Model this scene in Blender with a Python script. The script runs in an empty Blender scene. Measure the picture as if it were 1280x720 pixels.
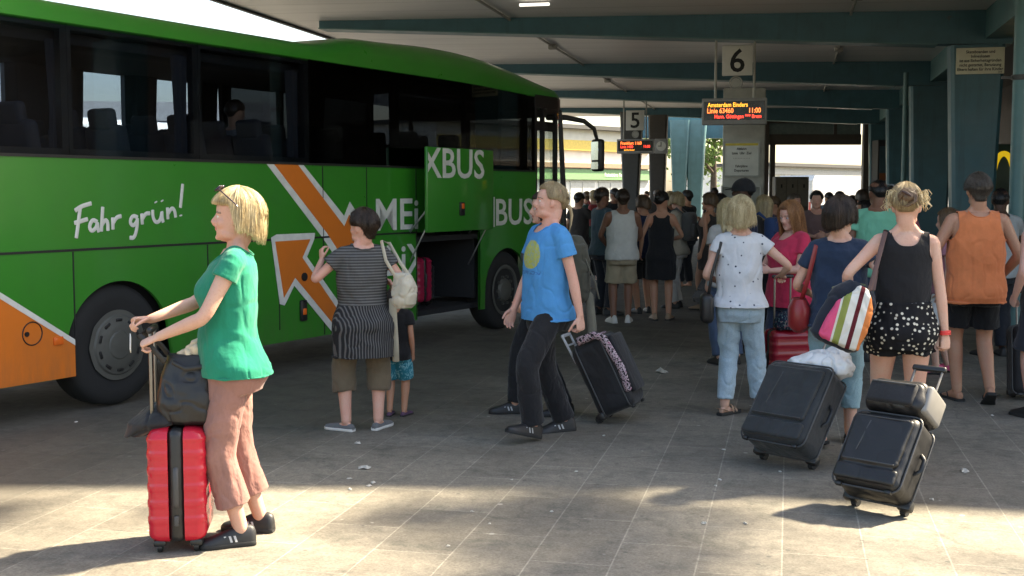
import bpy, bmesh, math, random
import numpy as np
from mathutils import Vector as V, Matrix as M4
R = math.radians
SC = bpy.context.scene
COL = SC.collection
random.seed(7)
# ------------------------------------------------------------------ camera maths (a real pinhole camera 1.7 m above the paving)
FPX = 1500.0; PITCH = math.atan(120 / 1500.0); CAMH = 1.7
_c, _s = math.cos(PITCH), math.sin(PITCH)
def ray(u, v):
    x = (u - 640) / FPX; y = (360 - v) / FPX
    return (x, _c + y * _s, -_s + y * _c)
def G(u, v, z=0.0):
    r = ray(u, v); k = (z - CAMH) / r[2]
    return V((r[0] * k, r[1] * k, z))
def AT(u, v, Y):
    r = ray(u, v); k = Y / r[1]
    return V((r[0] * k, Y, CAMH + r[2] * k))
_rb = ray(1495, 240); _n = math.hypot(_rb[0], _rb[1])
BDIR = (_rb[0] / _n, _rb[1] / _n); BORG = G(0, 486, .3)
def BUSP(u, v):
    r = ray(u, v); N = (BDIR[1], -BDIR[0])
    k = (N[0] * BORG[0] + N[1] * BORG[1]) / (N[0] * r[0] + N[1] * r[1])
    p = (r[0] * k, r[1] * k, CAMH + r[2] * k)
    return ((p[0] - BORG[0]) * BDIR[0] + (p[1] - BORG[1]) * BDIR[1], p[2])
AL = R(12.95); AX = (math.sin(AL), math.cos(AL))
def ST(s, t, z=0.0):
    return V((AX[0] * s + AX[1] * t, AX[1] * s - AX[0] * t, z))
# ------------------------------------------------------------------ objects
def tag(o, label=None, cat=None, group=None, kind=None):
    if label: o['label'] = label
    if cat: o['category'] = cat
    if group: o['group'] = group
    if kind: o['kind'] = kind
    return o
def empty(name, label=None, cat=None, loc=(0, 0, 0), rz=0.0, group=None):
    o = bpy.data.objects.new(name, None); COL.objects.link(o)
    o.empty_display_size = .1
    o.location = loc; o.rotation_euler = (0, 0, rz)
    return tag(o, label, cat, group)
def link(name, me, mats=None, parent=None):
    o = bpy.data.objects.new(name, me); COL.objects.link(o)
    if mats is not None:
        if not isinstance(mats, (list, tuple)): mats = [mats]
        if len(me.materials): me.materials.clear()
        for m in mats: me.materials.append(m)
    if parent is not None: o.parent = parent
    return o
def copy_tree(o, parent=None):
    c = o.copy(); COL.objects.link(c)
    if parent is not None: c.parent = parent
    for ch in o.children: copy_tree(ch, c)
    return c
# ------------------------------------------------------------------ mesh builder
class MB:
    def __init__(s): s.v = []; s.f = []; s.m = []; s.cur = 0
    def add(s, vs, fs, mat=None):
        b = len(s.v); s.v.extend([tuple(p) for p in vs])
        mi = s.cur if mat is None else mat
        for f in fs: s.f.append(tuple(b + i for i in f)); s.m.append(mi)
    def mesh(s, name='mesh', smooth=True, angle=None):
        me = bpy.data.meshes.new(name); me.from_pydata(s.v, [], s.f); me.update()
        me.polygons.foreach_set('material_index', s.m)
        me.polygons.foreach_set('use_smooth', [smooth] * len(s.f))
        if smooth and angle is not None:
            me.set_sharp_from_angle(angle=R(angle))
        return me
    def build(s, name, mats, parent=None, smooth=True, angle=40):
        return link(name, s.mesh(name, smooth, angle), mats, parent)
    def box(s, c, d, rot=None, mat=None):
        x, y, z = d[0] / 2, d[1] / 2, d[2] / 2
        vs = [V((i * x, j * y, k * z)) for i in (-1, 1) for j in (-1, 1) for k in (-1, 1)]
        if rot is not None: vs = [rot @ p for p in vs]
        c = V(c); vs = [p + c for p in vs]
        s.add(vs, [(0, 1, 3, 2), (4, 6, 7, 5), (0, 4, 5, 1), (2, 3, 7, 6), (0, 2, 6, 4), (1, 5, 7, 3)], mat)
    def rbox(s, c, d, r=.02, seg=3, rot=None, mat=None, fn=None):
        bm = bmesh.new(); bmesh.ops.create_cube(bm, size=1)
        for p in bm.verts: p.co = V((p.co.x * d[0], p.co.y * d[1], p.co.z * d[2]))
        bmesh.ops.bevel(bm, geom=list(bm.edges), offset=r, segments=seg, profile=.5, affect='EDGES')
        c = V(c); vs = []
        bm.verts.index_update()
        for p in bm.verts:
            q = p.co.copy()
            if fn: q = fn(q)
            if rot is not None: q = rot @ q
            vs.append(q + c)
        s.add(vs, [[q.index for q in f.verts] for f in bm.faces], mat); bm.free()
    def ring_loft(s, rings, cap=True, mat=None, close=True):
        n = len(rings[0]); vs = [p for r in rings for p in r]; fs = []
        for i in range(len(rings) - 1):
            for j in range(n if close else n - 1):
                a = i * n + j; b = i * n + (j + 1) % n
                fs.append((a, b, b + n, a + n))
        if cap:
            fs.append(tuple(range(n - 1, -1, -1)))
            fs.append(tuple(range((len(rings) - 1) * n, len(rings) * n)))
        s.add(vs, fs, mat)
    def tube(s, pts, rad, n=12, hint=(0, 1, 0), rnd=(True, True), mat=None, e=2.0):
        """loft along a polyline; rad: list of r or (r_side, r_hint)"""
        pts = [V(p) for p in pts]; m = len(pts)
        if not isinstance(rad, (list, tuple)): rad = [rad] * m
        rad = [(r, r) if not isinstance(r, (list, tuple)) else r for r in rad]
        rings = []; hint = V(hint)
        tang = []
        for i in range(m):
            t = pts[min(i + 1, m - 1)] - pts[max(i - 1, 0)]
            tang.append(t.normalized() if t.length > 1e-9 else V((0, 0, 1)))
        def ring(p, t, r):
            h = hint - t * hint.dot(t)
            if h.length < 1e-3: h = t.orthogonal()
            h.normalize(); a = t.cross(h)
            return sring(p, a, h, r[0], r[1], n, e)
        if rnd[0]:
            for k_, q in ((.95, .25), (.6, .75)):
                rr = min(rad[0]); rings.append(ring(pts[0] - tang[0] * rr * k_, tang[0], (rad[0][0] * q, rad[0][1] * q)))
            rings[0], rings[1] = rings[0], rings[1]
        for p, t, r in zip(pts, tang, rad): rings.append(ring(p, t, r))
        if rnd[1]:
            rr = min(rad[-1])
            for k_, q in ((.6, .75), (.95, .25)):
                rings.append(ring(pts[-1] + tang[-1] * rr * k_, tang[-1], (rad[-1][0] * q, rad[-1][1] * q)))
        s.ring_loft(rings, True, mat)
    def ball(s, c, r, nu=14, nv=9, rot=None, mat=None):
        if not isinstance(r, (list, tuple)): r = (r, r, r)
        c = V(c); vs = [V((0, 0, -r[2]))]
        for i in range(1, nv):
            ph = -math.pi / 2 + math.pi * i / nv
            for j in range(nu):
                th = 2 * math.pi * j / nu
                vs.append(V((r[0] * math.cos(ph) * math.cos(th), r[1] * math.cos(ph) * math.sin(th), r[2] * math.sin(ph))))
        vs.append(V((0, 0, r[2]))); fs = []
        for j in range(nu): fs.append((0, 1 + (j + 1) % nu, 1 + j))
        for i in range(nv - 2):
            for j in range(nu):
                a = 1 + i * nu + j; b = 1 + i * nu + (j + 1) % nu
                fs.append((a, b, b + nu, a + nu))
        l = len(vs) - 1; a0 = 1 + (nv - 2) * nu
        for j in range(nu): fs.append((a0 + j, a0 + (j + 1) % nu, l))
        if rot is not None: vs = [rot @ p for p in vs]
        s.add([p + c for p in vs], fs, mat)
    def cyl(s, c, axis, r, h, n=24, mat=None, r2=None):
        a = V(axis).normalized(); c = V(c); u = a.orthogonal().normalized(); w = a.cross(u)
        r2 = r if r2 is None else r2
        s.ring_loft([sring(c - a * h / 2, u, w, r, r, n), sring(c + a * h / 2, u, w, r2, r2, n)], True, mat)
    def prism(s, poly, o, ax, ay, az, depth, mat=None):
        """extrude a 2D polygon"""
        n = len(poly); o, ax, ay, az = V(o), V(ax), V(ay), V(az)
        a = [o + ax * p[0] + ay * p[1] for p in poly]; b = [p + az * depth for p in a]
        s.add(a + b, [tuple(range(n - 1, -1, -1)), tuple(range(n, 2 * n))] + [(i, (i + 1) % n, (i + 1) % n + n, i + n) for i in range(n)], mat)
def sring(p, a, b, ra, rb, n, e=2.0):
    out = []
    for j in range(n):
        t = 2 * math.pi * j / n; c, s = math.cos(t), math.sin(t)
        if e != 2.0:
            c = math.copysign(abs(c) ** (2 / e), c); s = math.copysign(abs(s) ** (2 / e), s)
        out.append(p + a * (ra * c) + b * (rb * s))
    return out
def text_mesh(body, size, extrude=.002, align='LEFT', bold=0.0, sx=1.0, shear=0.0):
    cu = bpy.data.curves.new('text', 'FONT'); cu.body = body; cu.size = size; cu.extrude = extrude
    cu.align_x = align; cu.offset = bold; cu.shear = shear; cu.resolution_u = 3
    o = bpy.data.objects.new('text', cu); COL.objects.link(o)
    dg = bpy.context.evaluated_depsgraph_get()
    me = bpy.data.meshes.new_from_object(o.evaluated_get(dg))
    bpy.data.objects.remove(o); bpy.data.curves.remove(cu)
    if sx != 1.0:
        for p in me.vertices: p.co.x *= sx
    return me
def sstep(a, b, x):
    t = min(1, max(0, (x - a) / (b - a))); return t * t * (3 - 2 * t)
def lerp(a, b, t): return a + (b - a) * t
def interp(x, tab):
    if x <= tab[0][0]: return tab[0][1:]
    for p, q in zip(tab, tab[1:]):
        if x <= q[0]:
            t = (x - p[0]) / (q[0] - p[0])
            return tuple(lerp(a, b, t) for a, b in zip(p[1:], q[1:]))
    return tab[-1][1:]
# ------------------------------------------------------------------ numpy value noise
def _hash(i, j, k, seed):
    h = (i * 374761393 + j * 668265263 + k * 2147483647 + seed * 974634777) & 0xFFFFFFFF
    h = ((h ^ (h >> 13)) * 1274126177) & 0xFFFFFFFF
    return ((h ^ (h >> 16)) & 0xFFFF) / 65535.0
def vnoise(P, seed=0):
    P = np.asarray(P, dtype=np.float64); f = np.floor(P); t = P - f; t = t * t * (3 - 2 * t); i = f.astype(np.int64)
    r = 0
    for a in (0, 1):
        for b in (0, 1):
            for c in (0, 1):
                w = (t[:, 0] if a else 1 - t[:, 0]) * (t[:, 1] if b else 1 - t[:, 1]) * (t[:, 2] if c else 1 - t[:, 2])
                r = r + w * _hash(i[:, 0] + a, i[:, 1] + b, i[:, 2] + c, seed)
    return r * 2 - 1
def remesh(mb, vox, it=4, fac=.5):
    me = bpy.data.meshes.new('tmp'); me.from_pydata(mb.v, [], mb.f); me.update()
    o = bpy.data.objects.new('tmp', me); COL.objects.link(o)
    r = o.modifiers.new('r', 'REMESH'); r.mode = 'VOXEL'; r.voxel_size = vox; r.use_smooth_shade = True
    if it:
        q = o.modifiers.new('s', 'SMOOTH'); q.factor = fac; q.iterations = it
    dg = bpy.context.evaluated_depsgraph_get()
    out = bpy.data.meshes.new_from_object(o.evaluated_get(dg))
    bpy.data.objects.remove(o); bpy.data.meshes.remove(me)
    return out
def co_get(me):
    a = np.empty(len(me.vertices) * 3, dtype=np.float32); me.vertices.foreach_get('co', a); return a.reshape(-1, 3).astype(np.float64)
def co_set(me, a):
    me.vertices.foreach_set('co', a.astype(np.float32).ravel()); me.update()
def no_get(me):
    a = np.empty(len(me.vertices) * 3, dtype=np.float32); me.vertex_normals.foreach_get('vector', a); return a.reshape(-1, 3).astype(np.float64)
def cut(me, mask, it=6, rim=0.0):
    """delete the vertices where mask is true and smooth the new edge loops"""
    bm = bmesh.new(); bm.from_mesh(me); bm.verts.ensure_lookup_table()
    bmesh.ops.delete(bm, geom=[bm.verts[i] for i in np.nonzero(mask)[0]], context='VERTS')
    bd = [e for e in bm.edges if e.is_boundary]; nb = {}
    for e in bd:
        a, b = e.verts; nb.setdefault(a, []).append(b); nb.setdefault(b, []).append(a)
    for _ in range(it):
        new = {p: (p.co * 1.0 + sum((q.co for q in qs), V()) / len(qs)) / 2 for p, qs in nb.items()}
        for p, c in new.items(): p.co = c
    rims = []
    if rim:
        left = {p for p in nb if len(nb[p]) == 2}
        while left:
            p = left.pop(); loop = [p]; q = nb[p][0]
            while q in left: left.discard(q); loop.append(q); n_ = [w for w in nb[q] if w in left]; q = n_[0] if n_ else loop[0]
            if len(loop) > 14: rims.append([w.co.copy() for w in loop])
    bm.to_mesh(me); bm.free(); me.update()
    if rims:
        g = MB()
        for lp in rims:
            lp = lp[::2]; m_ = len(lp); lp = [(lp[i - 1] + lp[i] * 2 + lp[(i + 1) % m_]) / 4 for i in range(m_)]
            g.tube(lp + [lp[0]], rim, 6, (0, 0, 1), (False, False))
        bm = bmesh.new(); bm.from_mesh(me); t = g.mesh(); bm.from_mesh(t); bm.to_mesh(me); bm.free(); me.update()
# ------------------------------------------------------------------ materials
def hexc(h):
    h = h.lstrip('#'); out = []
    for i in (0, 2, 4):
        c = int(h[i:i + 2], 16) / 255; out.append(c / 12.92 if c <= .04045 else ((c + .055) / 1.055) ** 2.4)
    return tuple(out)
MATS = {}
class NT:
    def __init__(s, name):
        s.m = bpy.data.materials.new(name); s.m.use_nodes = True; s.t = s.m.node_tree; s.t.nodes.clear()
        s.out = s.t.nodes.new('ShaderNodeOutputMaterial')
    def n(s, typ, **kw):
        nd = s.t.nodes.new(typ)
        for k, v in kw.items():
            if k.startswith('i_'):
                key = k[2:].replace('_', ' '); nd.inputs[key].default_value = v
            else: setattr(nd, k, v)
        return nd
    def l(s, a, b): s.t.links.new(a, b)
    def coord(s, which='Object', scale=(1, 1, 1), rot=(0, 0, 0), loc=(0, 0, 0)):
        t = s.n('ShaderNodeTexCoord'); mp = s.n('ShaderNodeMapping'); s.l(t.outputs[which], mp.inputs['Vector'])
        mp.inputs['Scale'].default_value = scale; mp.inputs['Rotation'].default_value = rot; mp.inputs['Location'].default_value = loc
        return mp.outputs['Vector']
    def noise(s, vec, scale, detail=4, rough=.55, dist=0.0):
        nd = s.n('ShaderNodeTexNoise'); nd.inputs['Scale'].default_value = scale; nd.inputs['Detail'].default_value = detail
        nd.inputs['Roughness'].default_value = rough; nd.inputs['Distortion'].default_value = dist
        s.l(vec, nd.inputs['Vector']); return nd.outputs['Fac']
    def ramp(s, fac, stops, interp='LINEAR'):
        r = s.n('ShaderNodeValToRGB'); cr = r.color_ramp; cr.interpolation = interp
        while len(cr.elements) > 1: cr.elements.remove(cr.elements[-1])
        for i, (p, c) in enumerate(stops):
            e = cr.elements[0] if i == 0 else cr.elements.new(p)
            e.position = p; e.color = (c[0], c[1], c[2], 1) if isinstance(c, (tuple, list)) else (c, c, c, 1)
        s.l(fac, r.inputs['Fac']); return r.outputs['Color']
    def mix(s, fac, a, b, mode='MIX'):
        nd = s.n('ShaderNodeMix', data_type='RGBA', blend_type=mode)
        for val, idx in ((fac, 0), (a, 6), (b, 7)):
            if hasattr(val, 'is_output'): s.l(val, nd.inputs[idx])
            elif isinstance(val, (tuple, list)): nd.inputs[idx].default_value = (val[0], val[1], val[2], 1)
            else: nd.inputs[idx].default_value = val if idx == 0 else (val, val, val, 1)
        return nd.outputs[2]
    def math(s, op, a, b=0.0, c=0.0):
        nd = s.n('ShaderNodeMath', operation=op)
        for i, v in enumerate((a, b, c)):
            if hasattr(v, 'is_output'): s.l(v, nd.inputs[i])
            else: nd.inputs[i].default_value = v
        return nd.outputs[0]
    def sep(s, vec):
        nd = s.n('ShaderNodeSeparateXYZ'); s.l(vec, nd.inputs[0]); return nd.outputs
    def bump(s, h, strength=.2, dist=.01, nrm=None):
        b = s.n('ShaderNodeBump'); b.inputs['Strength'].default_value = strength; b.inputs['Distance'].default_value = dist
        s.l(h, b.inputs['Height'])
        if nrm: s.l(nrm, b.inputs['Normal'])
        return b.outputs['Normal']
    def bsdf(s, color, rough=.6, metal=0.0, spec=.5, normal=None, **kw):
        p = s.n('ShaderNodeBsdfPrincipled')
        for key, v in (('Base Color', color), ('Roughness', rough), ('Metallic', metal), ('Specular IOR Level', spec)):
            if hasattr(v, 'is_output'): s.l(v, p.inputs[key])
            elif key == 'Base Color': p.inputs[key].default_value = (v[0], v[1], v[2], 1)
            else: p.inputs[key].default_value = v
        for k, v in kw.items():
            key = k.replace('_', ' ')
            if hasattr(v, 'is_output'): s.l(v, p.inputs[key])
            else: p.inputs[key].default_value = v
        if normal: s.l(normal, p.inputs['Normal'])
        s.l(p.outputs[0], s.out.inputs['Surface']); return p
def mat_plain(name, col, rough=.5, metal=0.0, spec=.5, var=.12, scale=8.0, bump=0.0):
    """a colour with slight procedural unevenness"""
    if name in MATS: return MATS[name]
    t = NT(name); v = t.coord(); nz = t.noise(v, scale, 5)
    c = t.mix(t.ramp(nz, [(.3, 0.0), (.7, 1.0)]), tuple(q * (1 - var) for q in col), tuple(min(1, q * (1 + var)) for q in col))
    rg = t.math('ADD', t.math('MULTIPLY', nz, .16), rough - .08)
    nr = t.bump(t.noise(v, scale * 9, 3), bump, .004) if bump else None
    t.bsdf(c, rg, metal, spec, nr); MATS[name] = t.m; return t.m
def mat_cloth(name, col, rough=.92, var=.10, weave=900, bump=.25, col2=None, crease=.5):
    if name in MATS: return MATS[name]
    t = NT(name); v = t.coord()
    nz = t.noise(v, 7, 5, .6); c = t.mix(t.ramp(nz, [(.32, 0.0), (.68, 1.0)]), tuple(q * (1 - var) for q in col), tuple(q * (1 + var) for q in col))
    if col2: c = t.mix(t.ramp(t.noise(v, 260, 3), [(.42, 0.0), (.6, 1.0)]), c, col2)
    n1 = t.bump(t.noise(t.coord(scale=(16, 16, 10)), 1.0, 3, .5, .25), crease, .02)
    n2 = t.bump(t.noise(v, 420, 2), bump, .0012, n1)
    p = t.bsdf(c, rough, 0, .25, n2); p.inputs['Sheen Weight'].default_value = .15; p.inputs['Sheen Roughness'].default_value = .5
    MATS[name] = t.m; return t.m
def mat_pattern(name, base, fn, rough=.9):
    """cloth with a pattern: fn(t, v) returns a colour socket"""
    if name in MATS: return MATS[name]
    t = NT(name); v = t.coord(); c = fn(t, v)
    nz = t.noise(v, 7, 5, .6); c = t.mix(1.0, c, t.ramp(nz, [(.3, .86), (.7, 1.0)]), 'MULTIPLY')
    n1 = t.bump(t.noise(t.coord(scale=(16, 16, 10)), 1.0, 3, .5, .25), .5, .02)
    t.bsdf(c, rough, 0, .25, n1); MATS[name] = t.m; return t.m
def mat_skin(name, col, red=.25):
    if name in MATS: return MATS[name]
    t = NT(name); v = t.coord(); nz = t.noise(v, 9, 5, .6)
    c = t.mix(t.ramp(nz, [(.35, 0.0), (.7, 1.0)]), col, (col[0] * 1.02, col[1] * (1 - red * .5), col[2] * (1 - red * .6)))
    c = t.mix(t.ramp(t.noise(v, 95, 3), [(.52, 0.0), (.72, .5)]), c, (col[0] * .86, col[1] * .74, col[2] * .66))
    c = t.mix(t.ramp(t.noise(t.coord(loc=(2, 5, 1)), 5, 3), [(.48, 0.0), (.68, .45)]), c, (min(1, col[0] * 1.02), col[1] * .80, col[2] * .76))
    nr = t.bump(t.noise(v, 160, 4), .2, .002)
    t.bsdf(c, .52, 0, .4, nr, Subsurface_Weight=.12, Subsurface_Radius=(.012, .005, .003), Subsurface_Scale=1.0)
    MATS[name] = t.m; return t.m
def mat_hair(name, dark, light, rough=.45, fine=230):
    if name in MATS: return MATS[name]
    t = NT(name)
    a = t.noise(t.coord(scale=(fine, fine, 7)), 1.0, 3, .6); b = t.noise(t.coord(scale=(22, 22, 3)), 1.0, 3, .6)
    c = t.mix(t.ramp(t.math('ADD', t.math('MULTIPLY', a, .6), t.math('MULTIPLY', b, .4)), [(.38, 0.0), (.62, 1.0)]), dark, light)
    nr = t.bump(a, .35, .002)
    t.bsdf(c, rough, 0, .45, nr); MATS[name] = t.m; return t.m
def mat_emit(name, col, strength):
    if name in MATS: return MATS[name]
    t = NT(name); e = t.n('ShaderNodeEmission'); e.inputs[0].default_value = (*col, 1); e.inputs[1].default_value = strength
    t.l(e.outputs[0], t.out.inputs['Surface']); MATS[name] = t.m; return t.m
MATS['brow'] = mat_plain('brow', (.26, .16, .11), .8)
MATS['eye_white'] = mat_plain('eye_white', (.62, .58, .54), .25)
SK_PALE = mat_skin('skin_pale', (.58, .36, .27)); SK_TAN = mat_skin('skin_tan', (.46, .25, .16)); SK_PINK = mat_skin('skin_pink', (.60, .35, .27)); SK_BROWN = mat_skin('skin_brown', (.22, .11, .07)); SK_DARK = mat_skin('skin_dark', (.07, .035, .022))
H_BLOND = mat_hair('hair_blond', (.34, .24, .11), (.74, .62, .38)); H_ASH = mat_hair('hair_ash', (.20, .14, .07), (.52, .40, .23)); H_BROWN = mat_hair('hair_brown', (.016, .010, .007), (.06, .036, .022))
H_BLACK = mat_hair('hair_black', (.005, .004, .004), (.022, .018, .016)); H_RED = mat_hair('hair_red', (.16, .065, .025), (.42, .20, .08)); H_GREY = mat_hair('hair_grey', (.05, .04, .032), (.14, .11, .085)); H_MID = mat_hair('hair_mid', (.06, .035, .018), (.17, .10, .055))
# ------------------------------------------------------------------ people
TORSO_M = [(.78, .150, .110, -.012), (.84, .166, .124, -.018), (.90, .170, .124, -.016), (.97, .162, .112, -.004), (1.04, .152, .106, .004), (1.10, .150, .105, .004),
           (1.18, .158, .110, .002), (1.26, .172, .119, .002), (1.33, .180, .122, .002), (1.385, .178, .114, -.004), (1.425, .160, .098, -.010), (1.455, .118, .078, -.016), (1.485, .072, .064, -.018), (1.52, .058, .060, -.012)]
TORSO_F = [(.78, .155, .112, -.014), (.84, .176, .128, -.022), (.90, .176, .126, -.020), (.97, .158, .110, -.006), (1.04, .136, .098, .002), (1.10, .128, .094, .004),
           (1.17, .136, .100, .006), (1.24, .150, .116, .016), (1.30, .158, .120, .018), (1.36, .160, .108, .004), (1.41, .146, .090, -.008), (1.445, .104, .072, -.014), (1.475, .062, .058, -.016), (1.52, .050, .054, -.010)]
HEADP = [(.000, .058, .030, .020), (.008, .074, .012, .034), (.020, .084, -.010, .046), (.036, .087, -.040, .054), (.055, .087, -.065, .060), (.078, .088, -.082, .066), (.100, .088, -.094, .0705),
         (.120, .089, -.101, .073), (.138, .093, -.105, .0745), (.160, .092, -.106, .076), (.180, .083, -.101, .074), (.198, .066, -.088, .066), (.212, .044, -.066, .052), (.221, .018, -.040, .032), (.2255, -.004, -.018, .010)]
def two_bone(a, t, l1, l2, pole):
    d = t - a; L = d.length; L2 = min(L, (l1 + l2) * .9995); d.normalize(); t = a + d * L2
    x = (l1 * l1 - l2 * l2 + L2 * L2) / (2 * L2); h = math.sqrt(max(0, l1 * l1 - x * x))
    p = V(pole) - d * V(pole).dot(d)
    if p.length < 1e-5: p = d.orthogonal()
    return a + d * x + p.normalized() * h, t
def chaikin(pts, rad, it=2):
    for _ in range(it):
        np_, nr = [pts[0]], [rad[0]]
        for i in range(len(pts) - 1):
            for q in (.25, .75):
                np_.append(pts[i].lerp(pts[i + 1], q)); nr.append(tuple(lerp(a, b, q) for a, b in zip(rad[i], rad[i + 1])))
        np_.append(pts[-1]); nr.append(rad[-1]); pts, rad = np_, nr
    return pts, rad
class Fig:
    def __init__(s, H=1.75, sex='m', w=1.0, belly=0.0, lean=0.0, roll=0.0, cyaw=0.0, hyaw=0.0, hpitch=0.0, hroll=0.0, drop=0.012, pel=(0, 0), pyaw=0.0,
                 feet=None, arms=None, armw=1.0, legw=1.0, headk=1.0, shod=True):
        s.shod = shod
        s.H = H; s.k = k = H / 1.75; s.sex = sex; s.w = w; s.belly = belly
        s.armw = armw * (w ** .6) * (.90 if sex == 'm' else .79); s.legw = legw * (w ** .7)
        s.tor = TORSO_M if sex == 'm' else TORSO_F
        s.pel = V((pel[0], pel[1], .92 * k - drop))
        s.Rt = M4.Rotation(cyaw, 3, 'Z') @ M4.Rotation(-lean, 3, 'X') @ M4.Rotation(roll, 3, 'Y')
        s.Rp = M4.Rotation(pyaw, 3, 'Z')
        s.hs = 1.03 * headk * (H / 1.75) ** .45
        chz = 1.75 - .2255 * s.hs / k
        # arms
        s.sh = {}; s.el = {}; s.wr = {}; s.hd = {}; s.pn = {}; s.curl = {}; s.thumb = {}
        shx = .178 if sex == 'm' else .155
        arms = arms or {}
        for sd, g in (('L', -1), ('R', 1)):
            a = arms.get(sd, {})
            s.sh[sd] = s.tp(g * shx * (w ** .35), -.012, 1.415)
            tgt = a.get('w'); down = s.Rt @ V((g * .10, .05, -1))
            if tgt is None: tgt = s.sh[sd] + down.normalized() * .535 * k
            else: tgt = V(tgt)
            s.el[sd], s.wr[sd] = two_bone(s.sh[sd], tgt, .295 * k, .255 * k, a.get('pole', (g * .35, -1, 0)))
            fd = (s.wr[sd] - s.el[sd]).normalized()
            s.hd[sd] = V(a['hd']).normalized() if 'hd' in a else fd
            pn = V(a.get('palm', (-g, .25, 0))); pn = pn - s.hd[sd] * pn.dot(s.hd[sd]); s.pn[sd] = pn.normalized()
            s.curl[sd] = a.get('curl', .35); s.thumb[sd] = a.get('thumb', .5)
        # legs
        s.hip = {}; s.kn = {}; s.an = {}; s.fd = {}; s.fp = {}
        feet = feet or {}
        for sd, g in (('L', -1), ('R', 1)):
            f = feet.get(sd, {})
            x, y = f.get('p', (g * .095, 0)); lift = f.get('lift', 0.0); fy = f.get('yaw', -g * .18); s.fp[sd] = f.get('pitch', 0.0)
            s.hip[sd] = s.pel + s.Rp @ V((g * .088 * k * (w ** .3), -.005, 0))
            s.fd[sd] = M4.Rotation(fy, 3, 'Z') @ V((0, 1, 0))
            kn, an = two_bone(s.hip[sd], V((x, y, .082 * k + lift)), .432 * k, .412 * k, f.get('pole', s.fd[sd] + s.Rp @ V((0, 1, 0))))
            s.kn[sd], s.an[sd] = kn, an
        # head
        piv = s.tp(0, -.012, chz + .012)
        s.HR = M4.Rotation(cyaw * .5 + hyaw, 3, 'Z') @ M4.Rotation(-lean * .4 + hpitch, 3, 'X') @ M4.Rotation(hroll, 3, 'Y')
        s.HO = piv + s.HR @ V((0, .0, -.012 * k))
        s.chz = chz
    def tp(s, x, y, z):
        """rest torso point (x, y in metres at 1.75 m, z rest height) -> local frame"""
        k = s.k; p = V((x * k, y * k, (z - .92) * k)); b = sstep(-.06, .22, z - .92)
        if b >= 1: q = s.Rt @ p
        elif b <= 0: q = s.Rp @ p
        else: q = (s.Rp @ p).lerp(s.Rt @ p, b)
        return s.pel + q
    def hp(s, x, y, z): return s.HO + s.HR @ (V((x, y, z)) * s.hs)
    def inv_t(s, A):
        """array local -> rest torso coordinates (upper body)"""
        Rm = np.array(s.Rt.transposed()); q = (A - np.array(s.pel)) @ Rm.T / s.k
        q[:, 2] += .92; return q
    def inv_h(s, A):
        Rm = np.array(s.HR.transposed()); return (A - np.array(s.HO)) @ Rm.T / s.hs
    def prof(s, z):
        rx, ry, cy = interp(z, s.tor); w = s.w if z < 1.42 else 1 + (s.w - 1) * .4
        b = s.belly * math.exp(-((z - 1.04) / .13) ** 2)
        return rx * w, ry * w + b * .6, cy + b * .55
    def tring(s, z, dx=0.0, dy=None, n=28, cy=None, e=2.25, minr=None, front=0.0):
        rx, ry, c = s.prof(z); dy = dx if dy is None else dy
        rx += dx; ry += dy
        if minr: rx = max(rx, minr[0]); ry = max(ry, minr[1])
        if cy is not None: c = cy
        out = []
        for j in range(n):
            t = 2 * math.pi * j / n; cc, ss = math.cos(t), math.sin(t)
            cc = math.copysign(abs(cc) ** (2 / e), cc); ss = math.copysign(abs(ss) ** (2 / e), ss)
            y = ry * ss
            if s.sex == 'f' and 1.16 < z < 1.38 and ss > 0:      # bust: two soft mounds
                m = math.exp(-((z - 1.265) / .055) ** 2) * .026 * s.w
                y += m * (math.exp(-((rx * cc - .07) / .05) ** 2) + math.exp(-((rx * cc + .07) / .05) ** 2)) * ss
            if ss < 0 and .80 < z < .97:                           # buttocks
                m = math.exp(-((z - .875) / .05) ** 2) * .012 * s.w
                y -= m * (math.exp(-((rx * cc - .075) / .06) ** 2) + math.exp(-((rx * cc + .075) / .06) ** 2)) * -ss
            out.append(s.tp(rx * cc, c + y, z))
        return out
    def arm_path(s, sd, infl=0.0):
        k, a = s.k, s.armw
        S, E, W = s.sh[sd], s.el[sd], s.wr[sd]
        pts = [S, S.lerp(E, .25), S.lerp(E, .6), E, E.lerp(W, .25), E.lerp(W, .6), W]
        r = [.056, .052, .044, .040, .042, .035, .027]
        rad = [((q * a + infl) * k, (q * a + infl) * k) for q in r]
        return pts, rad
    def leg_path(s, sd, infl=0.0):
        k, a = s.k, s.legw; f = 1.06 if s.sex == 'f' else 1.0
        Hh, K, A = s.hip[sd], s.kn[sd], s.an[sd]
        pts = [Hh + V((0, 0, .02 * k)), Hh.lerp(K, .2), Hh.lerp(K, .6), K, K.lerp(A, .28), K.lerp(A, .65), A]
        r = [.084 * f, .085 * f, .067 * f, .054, .057, .043, .037]
        rad = [((q * a + infl) * k, (q * a + infl) * k * (1.06 if i == 4 else 1)) for i, q in enumerate(r)]
        return pts, rad
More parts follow.
